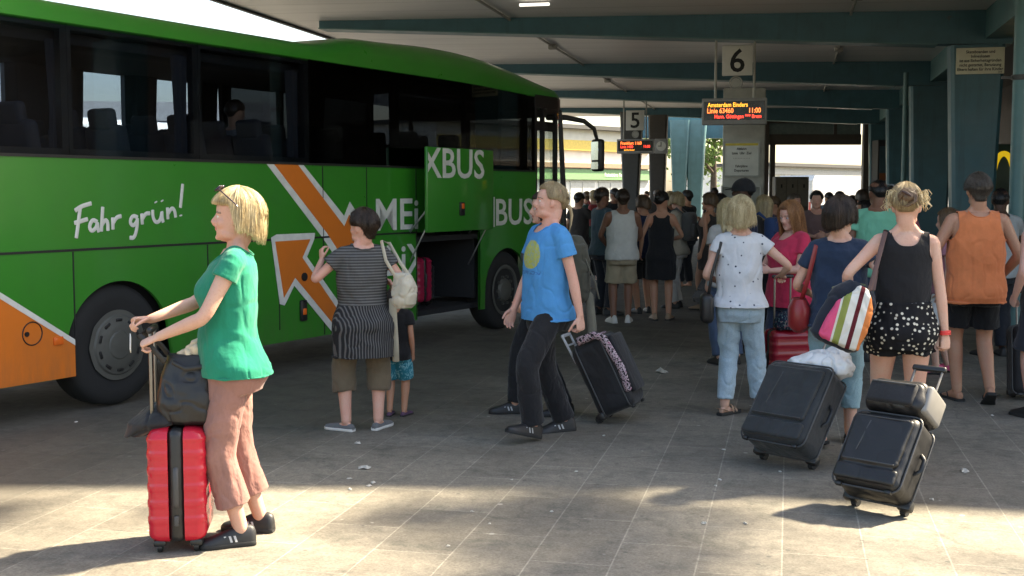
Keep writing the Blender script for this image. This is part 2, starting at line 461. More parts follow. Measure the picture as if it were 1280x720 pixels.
    def hand(s, mb, sd, n=8):
        k = s.k * (1.0 if s.sex == 'm' else .93); g = 1 if sd == 'R' else -1
        W, d, p = s.wr[sd], s.hd[sd], s.pn[sd]; t = d.cross(p) * g
        mb.tube([W - d * .015 * k, W + d * .02 * k, W + d * .05 * k, W + d * .088 * k], [(.026 * k, .020 * k), (.031 * k, .017 * k), (.040 * k, .016 * k), (.041 * k, .0135 * k)], 12, p)
        cu = s.curl[sd]
        for o, L, r in ((.031, .072, .0088), (.0105, .082, .0092), (-.0105, .077, .0088), (-.030, .060, .0078)):
            b = W + d * (.083 - abs(o) * .18) * k + t * o * k; dr = (d + t * o * 1.2).normalized(); pts = [b]; nrm = p.copy()
            for fr, an in ((.45, 62), (.32, 82), (.23, 50)):
                q = M4.Rotation(R(an * cu), 3, dr.cross(nrm)); dr = q @ dr; nrm = q @ nrm
                pts.append(pts[-1] + dr * L * fr * k)
            mb.tube(pts, [r * k, r * k, r * .93 * k, r * .78 * k], n, nrm)
        b = W + d * .022 * k + t * .026 * k + p * .004 * k
        th = s.thumb[sd]; dr = (t * (.75 - .3 * th) + d * .75 + p * (.15 + .5 * th)).normalized(); p1 = b + dr * .042 * k
        dr2 = (dr + d * .35 + p * .45 * th - t * .3 * th).normalized(); p2 = p1 + dr2 * .03 * k; p3 = p2 + (dr2 + d * .1 + p * .3 * th).normalized() * .024 * k
        mb.tube([b, p1, p2, p3], [.0135 * k, .0105 * k, .0095 * k, .0075 * k], n, p)
    def foot_frame(s, sd):
        f = s.fd[sd].copy(); rt = V((f.y, -f.x, 0)); q = M4.Rotation(s.fp[sd], 3, rt)      # positive pitch = toes up
        return q @ f, rt, q @ V((0, 0, 1))
    def foot(s, mb, sd, infl=0.0):
        k = s.k * (1.0 if s.sex == 'm' else .93); A = s.an[sd]; f, rt, up = s.foot_frame(sd)
        sec = [(-.062, .020, .030, .036), (-.045, .030, .032, .040), (.0, .033, .044, .048), (.05, .037, .040, .040), (.10, .043, .030, .028), (.14, .047, .022, .021), (.175, .042, .016, .016), (.20, .026, .013, .012)]
        rings = []
        sh = .80 if getattr(s, 'shod', True) else 1.0
        for y, hw, hh, cz in sec:
            hw *= sh; hh *= sh; cz = cz if sh == 1 else cz * .92
            if sh < 1: y *= .93
            c = A + f * y * k + up * (cz - .082) * k
            rings.append(sring(c, rt, up, (hw + infl) * k, (hh + infl) * k, 14, 2.3))
        mb.ring_loft(rings)
    def head(s, mb):
        rings = []
        for z, fy, by, hw in HEADP:
            c = (fy + by) / 2; ry = (fy - by) / 2; rg = []
            for j in range(28):
                t = 2 * math.pi * j / 28; cc, ss = math.cos(t), math.sin(t); e = 2.25
                x = hw * math.copysign(abs(cc) ** (2 / e), cc); y = c + ry * math.copysign(abs(ss) ** (2 / e), ss)
                if ss > .1: x *= 1 - .10 * ss           # face narrower than the cranium
                # eye sockets
                if ss > 0 and .095 < z < .135:
                    y -= .010 * math.exp(-((z - .113) / .012) ** 2) * math.exp(-((abs(x) - .034) / .018) ** 2)
                rg.append(s.hp(x, y, z))
            rings.append(rg)
        mb.ring_loft(rings)
        hb = lambda c, r, rot=None: mb.ball(s.hp(*c), [q * s.hs for q in r], 12, 9, (s.HR @ rot) if rot else s.HR)
        m = 1.0 if s.sex == 'm' else .88
        # nose
        nb = [(.126, .089, .009), (.112, .094, .009), (.098, .101 + .002 * m, .0095), (.088, .107 + .003 * m, .0115), (.081, .104, .012), (.077, .095, .010)]
        mb.tube([s.hp(0, y - .008, z) for z, y, r in nb], [(r * m * s.hs, (r + .004) * s.hs) for z, y, r in nb], 10, s.HR @ V((0, 1, 0)))
        for g in (-1, 1):
            hb((g * .0115 * m, .092, .083), (.0065, .010, .0065))
            hb((g * .031, .074, .1285), (.022, .0165, .0065))            # brow ridge
            hb((g * .0325, .0715, .1175), (.0150, .0125, .0055)); hb((g * .0325, .0700, .1075), (.0145, .0125, .0045))   # eyelids
            hb((g * .034, .055, .084), (.026, .028, .028))            # cheek
            # ear
            hb((g * .074, -.006, .108), (.009, .019, .031), M4.Rotation(g * -.35, 3, 'Z') @ M4.Rotation(.18, 3, 'X'))
            hb((g * .073, .000, .086), (.008, .011, .011))
        hb((0, .0865, .066), (.021, .0105, .0055)); hb((0, .0855, .054), (.018, .0110, .0062))
        hb((0, .078, .017), (.020, .014, .014))
        for g in (-1, 1): hb((g * .040, .024, .036), (.019, .042, .026))   # jaw
        # neck
        nr = .058 if s.sex == 'm' else .050
        for g in (-1, 1): mb.tube([s.tp(g * .028, -.030, 1.515), s.tp(g * .060, -.028, 1.468), s.tp(g * .115, -.022, 1.437)], [.030 * s.k, .036 * s.k, .038 * s.k], 12, (0, 1, 0))
        mb.tube([s.tp(0, -.024, 1.43), s.tp(0, -.02, 1.49), s.hp(0, -.022, .02), s.hp(0, -.028, .07)], [nr * 1.15 * s.k * s.w ** .3, nr * s.k * s.w ** .3, nr * 1.0 * s.hs, nr * .98 * s.hs], 16, s.HR @ V((0, 1, 0)))
    def body(s, vox=.006, it=3, hands=True):
        mb = MB(); k = s.k
        mb.ring_loft([s.tring(z) for z in [q / 1000 for q in range(800, 1500, 25)]])
        for sd in 'LR':
            p, r = chaikin(*s.arm_path(sd), 2); mb.tube(p, r, 16, (0, 0, 1) if abs((p[0] - p[-1]).normalized().z) < .8 else (0, 1, 0))
            # deltoid / shoulder cap
            sh = s.sh[sd]; mb.ball(sh.lerp(s.tp(0, -.012, 1.42), .10), .058 * s.armw * k)
            mb.tube([s.tp(0, -.018, 1.44), s.tp((1 if sd == 'R' else -1) * .09, -.018, 1.435), sh + V((0, 0, .012 * k))], [.050 * k, .047 * k, .040 * k], 12, (0, 1, 0))
            p, r = chaikin(*s.leg_path(sd), 2); mb.tube(p, r, 18, (0, 1, 0))
            s.foot(mb, sd)
            if hands: s.hand(mb, sd)
            else: mb.ball(s.wr[sd] + s.hd[sd] * .06 * k, (.03 * k, .03 * k, .06 * k))
        s.head(mb)
        me = remesh(mb, vox, it, .45)
        return me
    def make_body(s, root, vox, skin, lips='#b4776a', eyes=True, iris=(.12, .18, .25), it=3):
        me = s.body(vox, it); A = co_get(me); q = s.inv_h(A)
        lipm = (np.abs(q[:, 0]) < .0235) & (q[:, 1] > .083) & (np.abs(q[:, 2] - .0605) < .0105 - .20 * np.abs(q[:, 0])) 
        brow = (q[:, 1] > .055) & (np.abs(np.abs(q[:, 0]) - .032) < .020) & (np.abs(q[:, 2] - (.1345 - .10 * np.abs(np.abs(q[:, 0]) - .032))) < .0042)
        vi = np.empty(len(me.loops), dtype=np.int32); me.loops.foreach_get('vertex_index', vi)
        st = np.empty(len(me.polygons), dtype=np.int32); me.polygons.foreach_get('loop_start', st)
        f0 = vi[st]; mi = np.zeros(len(me.polygons), dtype=np.int32)
        mi[lipm[f0]] = 1; mi[brow[f0]] = 2
        me.polygons.foreach_set('material_index', mi)
        bm = bmesh.new(); bm.from_mesh(me)
        if eyes:
            mb = MB()
            for g in (-1, 1):
                e = V((g * .0325, .0722, .1130)); mb.ball(s.hp(*e),   .0122 * s.hs, 16, 12, s.HR @ M4.Rotation(R(-90), 3, 'X'))
                mb.m = [3] * len(mb.f)
            t = mb.mesh(); nfaces = len(bm.faces)
            bm.from_mesh(t); bm.faces.ensure_lookup_table()
            for f in list(bm.faces)[nfaces:]:
                c = f.calc_center_median(); l = (s.HR.transposed() @ (c - s.HO)) / s.hs
                g = 1 if l.x > 0 else -1; d = (l - V((g * .0325, .0722, .1130))).normalized()
                f.material_index = 4 if d.y > .90 else 3
                f.smooth = True
        bm.to_mesh(me); bm.free()
        o = link('body', me, [skin, mat_plain('lips_' + lips, hexc(lips), .45), MATS['brow'], MATS['eye_white'], mat_plain('iris%s' % (iris,), iris, .2)], root)
        for p in me.polygons: p.use_smooth = True
        return o
# ------------------------------------------------------------------ clothes
def folds(me, amp, fx=(9, 9, 5), seed=0, crease=0.0, mask=None):
    A = co_get(me); N = no_get(me); f = np.array(fx)
    wx = vnoise(A * 4 + 3.1, seed + 5)[:, None] * .06
    n = vnoise((A + wx) * f, seed) + .55 * vnoise((A + wx) * f * 2.1 + 7, seed + 1)
    if crease: n = n - crease * np.clip(1 - np.abs(vnoise((A + wx) * f * 1.3 + 2, seed + 2)) * 5, 0, 1)
    Q = np.stack([A[:, 0] * 5 + A[:, 2] * 8, A[:, 1] * 6, A[:, 2] * 5 - np.abs(A[:, 0]) * 6], 1) + seed * .37
    n = n + .7 * (1 - 2.6 * np.abs(vnoise(Q + wx * 8, seed + 9)))
    d = n * amp * .8
    if mask is not None: d = d * mask(A)
    co_set(me, A + N * d[:, None])
def top_garment(f, infl=.012, hem=.82, sleeve=.55, loose=.012, neck='crew', sw=None, scoop=.0, vox=.007, flare=.010, fold=.005, hemflare=0.0, seed=1, minr=None, sq=2.2, asym=None, hang=True):
    mb = MB(); zs = []; oph = vox < .0075 and sleeve <= 1; z = hem - (.024 if oph else 0)
    while z < 1.50: zs.append(z); z += .022
    rmx = rmy = 0; rings = []
    prs = {z: f.prof(z) for z in zs}
    for z in zs[::-1]:
        rx, ry, cy = prs[z]; lo = loose * (1 - sstep(1.15, 1.38, z)); hf = hemflare * sstep(1.1, hem, z) if hem < 1.1 else 0
        if z < 1.30 and hang: rmx = max(rmx * .992, rx); rmy = max(rmy * .992, ry)      # cloth hangs from the fullest place above
        mr = (rmx * .97 + infl + lo + hf, rmy * .96 + infl + lo + hf) if z < 1.30 and hang else None
        rings.append(f.tring(z, infl + lo + hf, infl + lo + hf, 32, None, sq, mr))
    mb.ring_loft(rings[::-1])
    for sd in 'LR':
        g = 1 if sd == 'R' else -1
        if sleeve > 0:
            P, r = f.arm_path(sd); S, E = f.sh[sd], f.el[sd]; W = f.wr[sd]
            base = f.armw * f.k; inn = f.tp(g * .10, -.015, 1.415)
            if sleeve <= 1:
                pts = [inn, S, S.lerp(E, sleeve * .5), S.lerp(E, sleeve)]
                rad = [.055 * f.k + infl, .057 * base + infl, .053 * base + infl + flare * .5, .049 * base + infl + flare]
            else:
                q = sleeve - 1
                pts = [inn, S, S.lerp(E, .5), E, E.lerp(W, q * .5), E.lerp(W, q)]
                rad = [.055 * f.k + infl, .057 * base + infl, .050 * base + infl + flare * .5, .044 * base + infl + flare, .042 * base + infl + flare * .6, .034 * base + infl + flare * .4]
            rad = [(q, q) for q in rad]
            p2, r2 = chaikin(pts, rad, 2); mb.tube(p2, r2, 18, (0, 1, .2), (True, False))
        if sleeve == 0 and sw and sw > .125:
            q_ = min(sw + .02, .165); mb.tube([f.tp(0, -.018, 1.44), f.tp(g * .09, -.018, 1.435), f.tp(g * q_, -.015, 1.424)], [.050 * f.k + infl * .8, .047 * f.k + infl * .8, .046 * f.k + infl * .8], 12, (0, 1, 0), (True, False))
        if sleeve > 0 or neck == 'crew':
            mb.tube([f.tp(0, -.018, 1.44), f.tp(g * .09, -.018, 1.435), f.sh[sd] + V((0, 0, .010 * f.k))], [.050 * f.k + infl, .047 * f.k + infl, .042 * f.k + infl], 12, (0, 1, 0))
    me = remesh(mb, vox, 4, .5)
    if oph:
        P_ = co_get(me); hz = f.tp(0, 0, hem); cut(me, (P_[:, 2] < hz.z) & (np.hypot(P_[:, 0] - hz.x, P_[:, 1] - hz.y) < .34 * f.k), 8)
    A = co_get(me); q = f.inv_t(A); x, y, zz = q[:, 0], q[:, 1] + .015, q[:, 2]
    if neck in ('crew', 'scoop'):
        wd = .072 + scoop * .5 + (.008 if f.sex == 'm' else 0)
        fr = np.clip(y / .08, -1, 1); zc = 1.462 - np.clip(fr, 0, 1) * (.030 + scoop) - np.clip(-fr, 0, 1) * scoop * .25
        m = (zz > zc) & (np.abs(x) < wd * np.sqrt(np.clip(1.0 - 0 * y, 0, 1))) & (np.abs(y) < .14)
        # rounded outline: narrow the opening towards its lowest point
        m &= (np.abs(x) / wd) ** 2 + ((1.50 - zz) / (1.50 - (zc - .002))) ** 2 < 1.0 + 1.0 * (zz > 1.47)
        rim_ = .0045 if vox < .0075 else 0
        cut(me, m, 6, rim_)
    elif neck in ('tank', 'strap'):
        sw = sw or (.118 if neck == 'tank' else .085)
        zarm = 1.27 if neck == 'tank' else 1.29
        m1 = (zz > zarm) & (np.abs(x) > sw + .50 * np.clip(1.36 - zz, 0, 1) ** 1.0)
        nw = (.078 if neck == 'tank' else .066) + scoop * .2
        zl = np.where(y > 0, 1.40 - scoop, 1.435 - scoop * .8)
        m2 = (np.abs(x) < nw) & (((np.abs(x) / nw) ** 2.5 + ((1.50 - zz) / (1.50 - zl)) ** 2) < 1.0)
        m2 |= (zz > 1.475) & (np.abs(x) < nw)
        cut(me, m1 | m2, 6, .004 if vox < .0075 else 0)
    if fold: folds(me, fold, (9, 9, 5.5), seed, .8, lambda A: 1 - .75 * np.array([0]) * 0 - .6 * np.clip((f.inv_t(A)[:, 2] - 1.30) / .1, 0, 1))
    return me
def pants(f, infl=.010, waist=.99, end=1.0, loose=.0, endr=None, vox=.007, fold=.005, seed=2, crotch=.775, kneeflare=0.0):
    mb = MB(); zs = [crotch + i * .02 for i in range(int((waist - crotch) / .02) + 1)] + [waist]
    mb.ring_loft([f.tring(z, infl + loose * .3, infl + loose * .3, 28) for z in zs])
    for sd in 'LR':
        H, K, A = f.hip[sd], f.kn[sd], f.an[sd]; a = f.legw; k = f.k; ff = 1.06 if f.sex == 'f' else 1.0
        full = [(0, H + V((0, 0, .02 * k)), .086 * ff), (.25, H.lerp(K, .5), .074 * ff), (.5, K, .056), (.62, K.lerp(A, .25), .057), (.8, K.lerp(A, .6), .045), (1.0, A, .038)]
        pts, rad = [], []
        for i, (t, p, r) in enumerate(full):
            if t <= end + 1e-6: pts.append(p); rad.append(r * a * k + infl + loose * min(1, t * 2.2) + (kneeflare if t == .5 else 0))
            else:
                t0, p0, r0 = full[i - 1]; q = (end - t0) / (t - t0)
                if q > .05: pts.append(p0.lerp(p, q)); rad.append(lerp(r0, r, q) * a * k + infl + loose * min(1, end * 2.2))
                break
        if endr: rad[-1] = endr; 
        if endr and len(rad) > 3: rad[-2] = max(rad[-2], lerp(rad[-3], endr, .6))
        p2, r2 = chaikin(pts, [(q, q) for q in rad], 2); mb.tube(p2, r2, 20, (0, 1, 0), (True, False))
    me = remesh(mb, vox, 4, .5)
    if fold: folds(me, fold, (10, 10, 8), seed, 1.0)
    return me
def skirt(f, top=1.02, hem=.5, infl=.012, hemr=.24, vox=.008, fold=.006, seed=3, torso_hem=.84, pleat=0):
    """skirt or the lower part of a dress: hangs from the hips to rest height hem"""
    mb = MB(); rings = []; z = top; k = f.k
    r0 = f.prof(torso_hem)
    while z > torso_hem: rings.append(f.tring(z, infl, infl, 36)); z -= .02
    c0 = f.tp(0, r0[2], torso_hem); lx = (f.kn['L'].xy + f.kn['R'].xy) / 2
    n = max(3, int((torso_hem - hem) / .03))
    for i in range(n + 1):
        t = i / n; zz = lerp(torso_hem, hem, t) * k
        cx = lerp(c0.x, lx.x, t * .8); cy = lerp(c0.y, lx.y, t * .8)
        rx = lerp(r0[0] + infl, hemr, t) * k; ry = lerp(r0[1] + infl + .01, hemr * .8, t) * k
        ring = []
        for j in range(36):
            a = 2 * math.pi * j / 36; w = 1 + (.05 * t * math.sin(a * pleat) if pleat else 0)
            cc, ss = math.cos(a), math.sin(a); e = 2.25
            cc = math.copysign(abs(cc) ** (2 / e), cc); ss = math.copysign(abs(ss) ** (2 / e), ss)
            ring.append(V((cx + rx * w * cc, cy + ry * w * ss, zz)))
        rings.append(ring)
    mb.ring_loft(rings[::-1]); me = remesh(mb, vox, 4, .5)
    if fold: folds(me, fold, (11, 11, 3), seed, .6)
    return me
def shoe(f, sd, kind='sneaker', root=None, upper=None, sole=None, accent=None):
    k = f.k * (1.0 if f.sex == 'm' else .93); A = f.an[sd]; fd, rt, up = f.foot_frame(sd)
    def P(x, y, z): return A + rt * x * k + fd * y * k + up * (z - .082) * k
    base = [(-.078, .022), (-.070, .031), (-.05, .036), (0, .037), (.05, .039), (.10, .046), (.15, .050), (.185, .046), (.21, .033), (.222, .016)]
    mb = MB()
    if kind in ('sneaker', 'slipon'):
        rings = []
        top = {-.078: .070, -.070: .092, -.05: .104, 0: .108, .05: .094, .10: .072, .15: .055, .185: .046, .21: .038, .222: .026} if kind == 'sneaker' else \
              {-.078: .045, -.070: .058, -.05: .062, 0: .058, .05: .062, .10: .060, .15: .050, .185: .044, .21: .036, .222: .026}
        for y, hw in base:
            h = top[y]; rings.append([P(hw * c, y, .012 + (h - .012) * max(0, s_)) if s_ > 0 else P(hw * c * 1.0, y, .012) for c, s_ in [(math.copysign(abs(math.cos(t)) ** .8, math.cos(t)), math.sin(t)) for t in [math.pi * 2 * j / 18 for j in range(18)]]])
        mb.ring_loft(rings, mat=0)
        if accent:                      # three stripes over the instep
            for y in (.02, .045, .07):
                for g in (-1, 1):
                    vs = [P(g * .040, y, .025), P(g * .041, y + .012, .025), P(g * .036, y + .022, .058), P(g * .035, y + .010, .058)]
                    mb.add(vs, [(0, 1, 2, 3)], 2)
            for y in (.055, .075, .095): mb.tube([P(-.022, y, .074 - (y - .055) * .5), P(0, y, .084 - (y - .055) * .55), P(.022, y, .074 - (y - .055) * .5)], .0035, 6, up, mat=2)
    else:                               # flip flop / sandal straps
        if kind == 'flipflop':
            for g in (-1, 1): mb.tube([P(.0, .155, .018), P(g * .018, .13, .046), P(g * .040, .08, .052), P(g * .046, .05, .016)], [(.005, .003)] * 4, 8, up, mat=0)
        else:
            for y, z in ((.12, .052), (.07, .074)):
                mb.tube([P(-.05, y, .018), P(-.044, y, z * .75), P(-.02, y, z + .006), (P(.02, y, z + .006)), P(.044, y, z * .75), P(.05, y, .018)], [(.010, .003)] * 6, 8, up, mat=0)
            mb.tube([P(-.04, .01, .03), P(-.034, -.06, .055), P(0, -.078, .06), P(.034, -.06, .055), P(.04, .01, .03)], [(.007, .003)] * 5, 8, up, mat=0)
    rings = []
    for z, gr in ((-.004, .0), (.002, .004), (.014, .004), (.020, .002)):
        lo = [P(hw + gr, y, z) for y, hw in base]; hi = [P(-hw - gr, y, z) for y, hw in base[::-1]]
        rings.append(lo + hi)
    mb.ring_loft(rings, mat=1)
    return mb.build('shoe' if kind in ('sneaker', 'slipon') else 'sandal', [upper, sole, accent or sole], root)
# ------------------------------------------------------------------ hair
def hair(f, root, mat, style='short', strands=0, seed=0, off=.010, amp=.004, name='hair', hang=0.0, fringe=0.0, flare=0.0, front=57, side=88, back=122, part=0.0, curl=0.0, rstr=.0011, jit=.006, inward=.0, nth=72, faceopen=50, gather=None, vol=1.0, topoff=0.0):
    rnd = random.Random(seed); C = V((0, -.006, .122)); RA = (.0800 * vol, .1085 * vol, .1065 * vol)
    tilt = M4.Rotation(R(12), 3, 'X')      # the crown sits a little behind the top
    off_tab = [rnd.uniform(-1, 1) for _ in range(400)]
    def gn(th, s_):
        x = (th / (2 * math.pi) + .5) * s_; i = int(math.floor(x)); t = x - i; return lerp(off_tab[i % s_ % 400], off_tab[(i + 1) % s_ % 400], t * t * (3 - 2 * t))
    def path(th, extra=0.0, lj=0.0):
        a = abs((th + math.pi) % (2 * math.pi) - math.pi); ad = math.degrees(a)
        fr = 1 - sstep(faceopen - 12, faceopen + 14, ad); bk = sstep(100, 160, ad)
        phe = lerp(lerp(side, front, fr), back, bk)
        L = lerp(hang, fringe, fr) * (1 + lj) if hang or fringe else 0
        if hang and not fringe: L = hang * (1 - fr) * (1 + lj)
        pts = []; n = 10
        for i in range(n + 1):
            ph = R(phe) * i / n
            d = V((math.sin(th) * math.sin(ph), math.cos(th) * math.sin(ph), math.cos(ph)))
            d = tilt @ d if False else d
            o = off + extra + topoff * max(0, d.z) + amp * gn(th, 31) * min(1, i / 4) + amp * .6 * gn(th + .3, 67) * min(1, i / 4)
            o = max(o, .0045)
            if i == n and L == 0: o = .0035
            pts.append(C + V((d.x * (RA[0] + o), d.y * (RA[1] + o), d.z * (RA[2] + o))))
        if L == 0:
            for i, p in enumerate(pts):
                if p.z < .125:
                    fy, by, hw = interp(p.z, HEADP); by = min(by, -.084); hw = max(hw, .058); c_ = (fy + by) / 2; w_ = sstep(.128, .085, p.z) if False else 1 - sstep(.082, .126, p.z)
                    tg = V(((hw + .006) * math.sin(th), c_ + ((fy - by) / 2 + .006) * math.cos(th), p.z)); pts[i] = p.lerp(tg, w_)
        if L > 0:
            m = max(3, int(L / .015)); d = (pts[-1] - pts[-2]).normalized(); p = pts[-1].copy(); outw = V((math.sin(th), math.cos(th), 0))
            for i in range(m):
                t = (i + 1) / m
                d = (d * .6 + (V((0, 0, -1)) + outw * (flare - inward * 2.2 * max(0, t - .45))) * .4).normalized()
                wob = V((math.sin(th * 9 + t * 7), math.cos(th * 7 + t * 6), 0)) * curl * t
                p = p + d * L / m; pts.append(p + wob)
        if gather is not None:            # hair pulled back to a point
            g = V(gather)
            for i in range(len(pts)):
                t = i / (len(pts) - 1)
                pts[i] = pts[i]
        return pts
    mb = MB(); cols = []
    N = 13 + 0
    def resample(pts, n):
        ds = [0]
        for a, b in zip(pts, pts[1:]): ds.append(ds[-1] + (b - a).length)
        out = []; j = 0
        for i in range(n):
            t = ds[-1] * i / (n - 1)
            while j < len(ds) - 2 and ds[j + 1] < t: j += 1
            q = (t - ds[j]) / max(1e-9, ds[j + 1] - ds[j]); out.append(pts[j].lerp(pts[j + 1], min(1, q)))
        return out
    npt = 18
    for j in range(nth):
        th = 2 * math.pi * j / nth - math.pi
        lj = .12 * gn(th + 1, 43) + .10 * gn(th + 2, 97)
        cols.append(resample(path(th, 0, lj), npt))
    vs = [f.hp(*p) for c in cols for p in c]
    inner = []
    for c in cols:
        for i, p in enumerate(c):
            d = V((p.x, p.y + .006, 0)); 
            dd = (p - C) if p.z > C.z else d
            inner.append(f.hp(*(p - dd.normalized() * min(.012, off + .004))))
    n = len(vs); vs += inner; fs = []
    for j in range(nth):
        b = (j + 1) % nth
        for i in range(npt - 1):
            fs.append((j * npt + i, j * npt + i + 1, b * npt + i + 1, b * npt + i))
            fs.append((n + j * npt + i, n + b * npt + i, n + b * npt + i + 1, n + j * npt + i + 1))
        e = npt - 1
        fs.append((j * npt + e, n + j * npt + e, n + b * npt + e, b * npt + e))
    mb.add(vs, fs)
    for _ in range(int(strands * 1.9)):
        th = rnd.uniform(-math.pi, math.pi); fly = rnd.random() < .08; p = resample(path(th, rnd.uniform(-.001, .0030) + (rnd.uniform(.002, .010) if fly else 0), rnd.uniform(-.35, .3)), 11)
        k0 = rnd.choice((0, 0, 1, 2, 3)); p = p[k0:]
        wv = V((rnd.uniform(-1, 1), rnd.uniform(-1, 1), 0)) * jit
        q = []
        for i, a in enumerate(p):
            t = i / (len(p) - 1); q.append(f.hp(*(a + wv * t * t)))
        mb.tube(q, [(rstr * lerp(1, .45, i / (len(q) - 1)),) * 2 for i in range(len(q))], 4, (0, 0, 1), (False, False))
    return mb.build(name, mat, root, True, None)
# ------------------------------------------------------------------ the coach
def mat_paint(name, col, rough=.28, dirt=.25):
    t = NT(name); v = t.coord(); nz = t.noise(v, 2.2, 6, .65)
    c = t.mix(t.ramp(nz, [(.45, 0.0), (.75, dirt)]), col, tuple(q * .55 + .012 for q in col))
    x = t.sep(v); low = t.ramp(t.math('ADD', x[2], t.math('MULTIPLY', nz, .5)), [(.35, .75), (1.15, 0.0)]); c = t.mix(t.math('MULTIPLY', low, t.ramp(t.noise(t.coord(scale=(14, 14, 3)), 1.0, 6, .7), [(.38, 0.0), (.7, .65)])), c, (.10, .085, .06))
    nr = t.bump(t.noise(v, 1.6, 2), .06, .05)
    t.bsdf(c, t.math('ADD', t.math('MULTIPLY', nz, .22), rough - .08), 0, .5, nr, Coat_Weight=.6, Coat_Roughness=.05); MATS[name] = t.m; return t.m
M_GREEN = mat_paint('coach_green', (.025, .205, .018)); M_GREEN2 = mat_paint('coach_green_flap', (.027, .215, .020), .32)
M_ORANGE = mat_paint('coach_orange', (.66, .17, .022)); M_WHITE = mat_plain('decal_white', (.62, .62, .58), .4)
M_BLACK = mat_plain('black_trim', (.010, .010, .011), .45); M_RUB = mat_plain('rubber', (.014, .014, .014), .85, bump=.2, scale=30); M_RIM = mat_plain('wheel_grey', (.090, .090, .080), .6, .2)
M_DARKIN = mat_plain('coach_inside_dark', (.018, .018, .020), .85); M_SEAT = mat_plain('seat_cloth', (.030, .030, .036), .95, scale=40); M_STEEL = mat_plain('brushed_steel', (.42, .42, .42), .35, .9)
def mat_glass(name, tint, gloss=.09, rough=.02):
    t = NT(name); tr = t.n('ShaderNodeBsdfTransparent'); tr.inputs[0].default_value = (*tint, 1)
    gl = t.n('ShaderNodeBsdfGlossy'); gl.inputs['Color'].default_value = (.9, .9, .9, 1); gl.inputs['Roughness'].default_value = rough
    fr = t.n('ShaderNodeLayerWeight'); fr.inputs['Blend'].default_value = .5; mx = t.n('ShaderNodeMixShader')
    t.l(t.math('ADD', t.math('MULTIPLY', t.math('POWER', fr.outputs['Facing'], 4.0), gloss * 7), .04), mx.inputs[0]); t.l(tr.outputs[0], mx.inputs[1]); t.l(gl.outputs[0], mx.inputs[2]); t.l(mx.outputs[0], t.out.inputs['Surface'])
    MATS[name] = t.m; return t.m
M_GLASS = mat_glass('tinted_glass', (.66, .70, .74)); M_GLASSD = mat_glass('dark_glass', (.16, .17, .18)); M_CLEAR = mat_glass('clear_glass', (.82, .85, .84))
M_LAMPO = mat_plain('orange_lens', (.75, .14, .02), .2); M_REFL = mat_plain('mirror', (.75, .78, .80), .05, 1.0)
BUS = empty('coach', 'green long distance coach with orange arrows and white lettering, luggage hold open', 'bus', (BORG.x, BORG.y, 0), -(math.pi / 2 - math.atan2(BDIR[1], BDIR[0])) + math.pi / 2)
BUS.rotation_euler = (0, 0, math.atan2(BDIR[1], BDIR[0]))
X0, X1 = -3.6, 8.78; ZB, ZW, ZT, WB = .30, 1.97, 2.96, 2.5
RW, FW = 1.12, 7.28; HOLD = (5.30, 6.63)
def zbot(x):
    z = ZB
    for c, r in ((RW, .53), (FW, .54)):
        d = abs(x - c)
        if d < r: z = max(z, .47 + math.sqrt(r * r - d * d))
    return z
# lower side, a skin 3 cm thick cut out round the wheels and the hold
def side_skin(y, th, hold=True):
    mb = MB(); xs = [X0 + i * .03 for i in range(int((8.02 - X0) / .03))] + [8.02]
    for c, r in ((RW, .53), (FW, .54)): xs += [c - r, c + r]
    xs += list(HOLD) + [.68, 3.68, 4.39]; xs = sorted(set(round(x, 3) for x in xs))
    for a, b in zip(xs, xs[1:]):
        m = (a + b) / 2
        if b - a < 1e-4: continue
        za, zb_ = (zbot(a), zbot(b)) if not (hold and HOLD[0] <= m <= HOLD[1]) else (1.26, 1.26)
        if abs(m - RW) < .53 and (abs(a - RW) >= .53 - 1e-3): za = .47
        if abs(m - RW) < .53 and (abs(b - RW) >= .53 - 1e-3): zb_ = .47
        o = [(a, y, za), (b, y, zb_), (b, y, ZW), (a, y, ZW)]; i = [(p[0], y + th, p[2]) for p in o]
        mb.add(o + i, [(0, 1, 2, 3), (7, 6, 5, 4), (0, 4, 5, 1), (2, 6, 7, 3)])
    return mb
sk = side_skin(0, .03); sk.build('side_panel', M_GREEN, BUS, False)
far = side_skin(WB - .03, .03, False); far.build('side_panel', M_GREEN, BUS, False)
# seams
mb = MB()
def seamx(x, z0, z1, w=.012): mb.box((x, -.0005, (z0 + z1) / 2), (w, .006, z1 - z0))
mb.box(((X0 + 5.3) / 2, -.0015, 1.262), (5.3 - X0, .008, .018))
for x, z0, z1 in ((.675, .31, 1.25), (3.68, .31, 1.95), (4.39, .31, 1.95), (5.285, .31, 1.95), (3.02, .42, 1.25), (-1.2, .31, 1.25), (2.1, .32, 1.25)): seamx(x, z0, z1)
mb.box(((X0 + 8.0) / 2, -.003, ZW - .004), (8.0 - X0, .014, .022))
mb.build('panel_seam', M_BLACK, BUS, False)
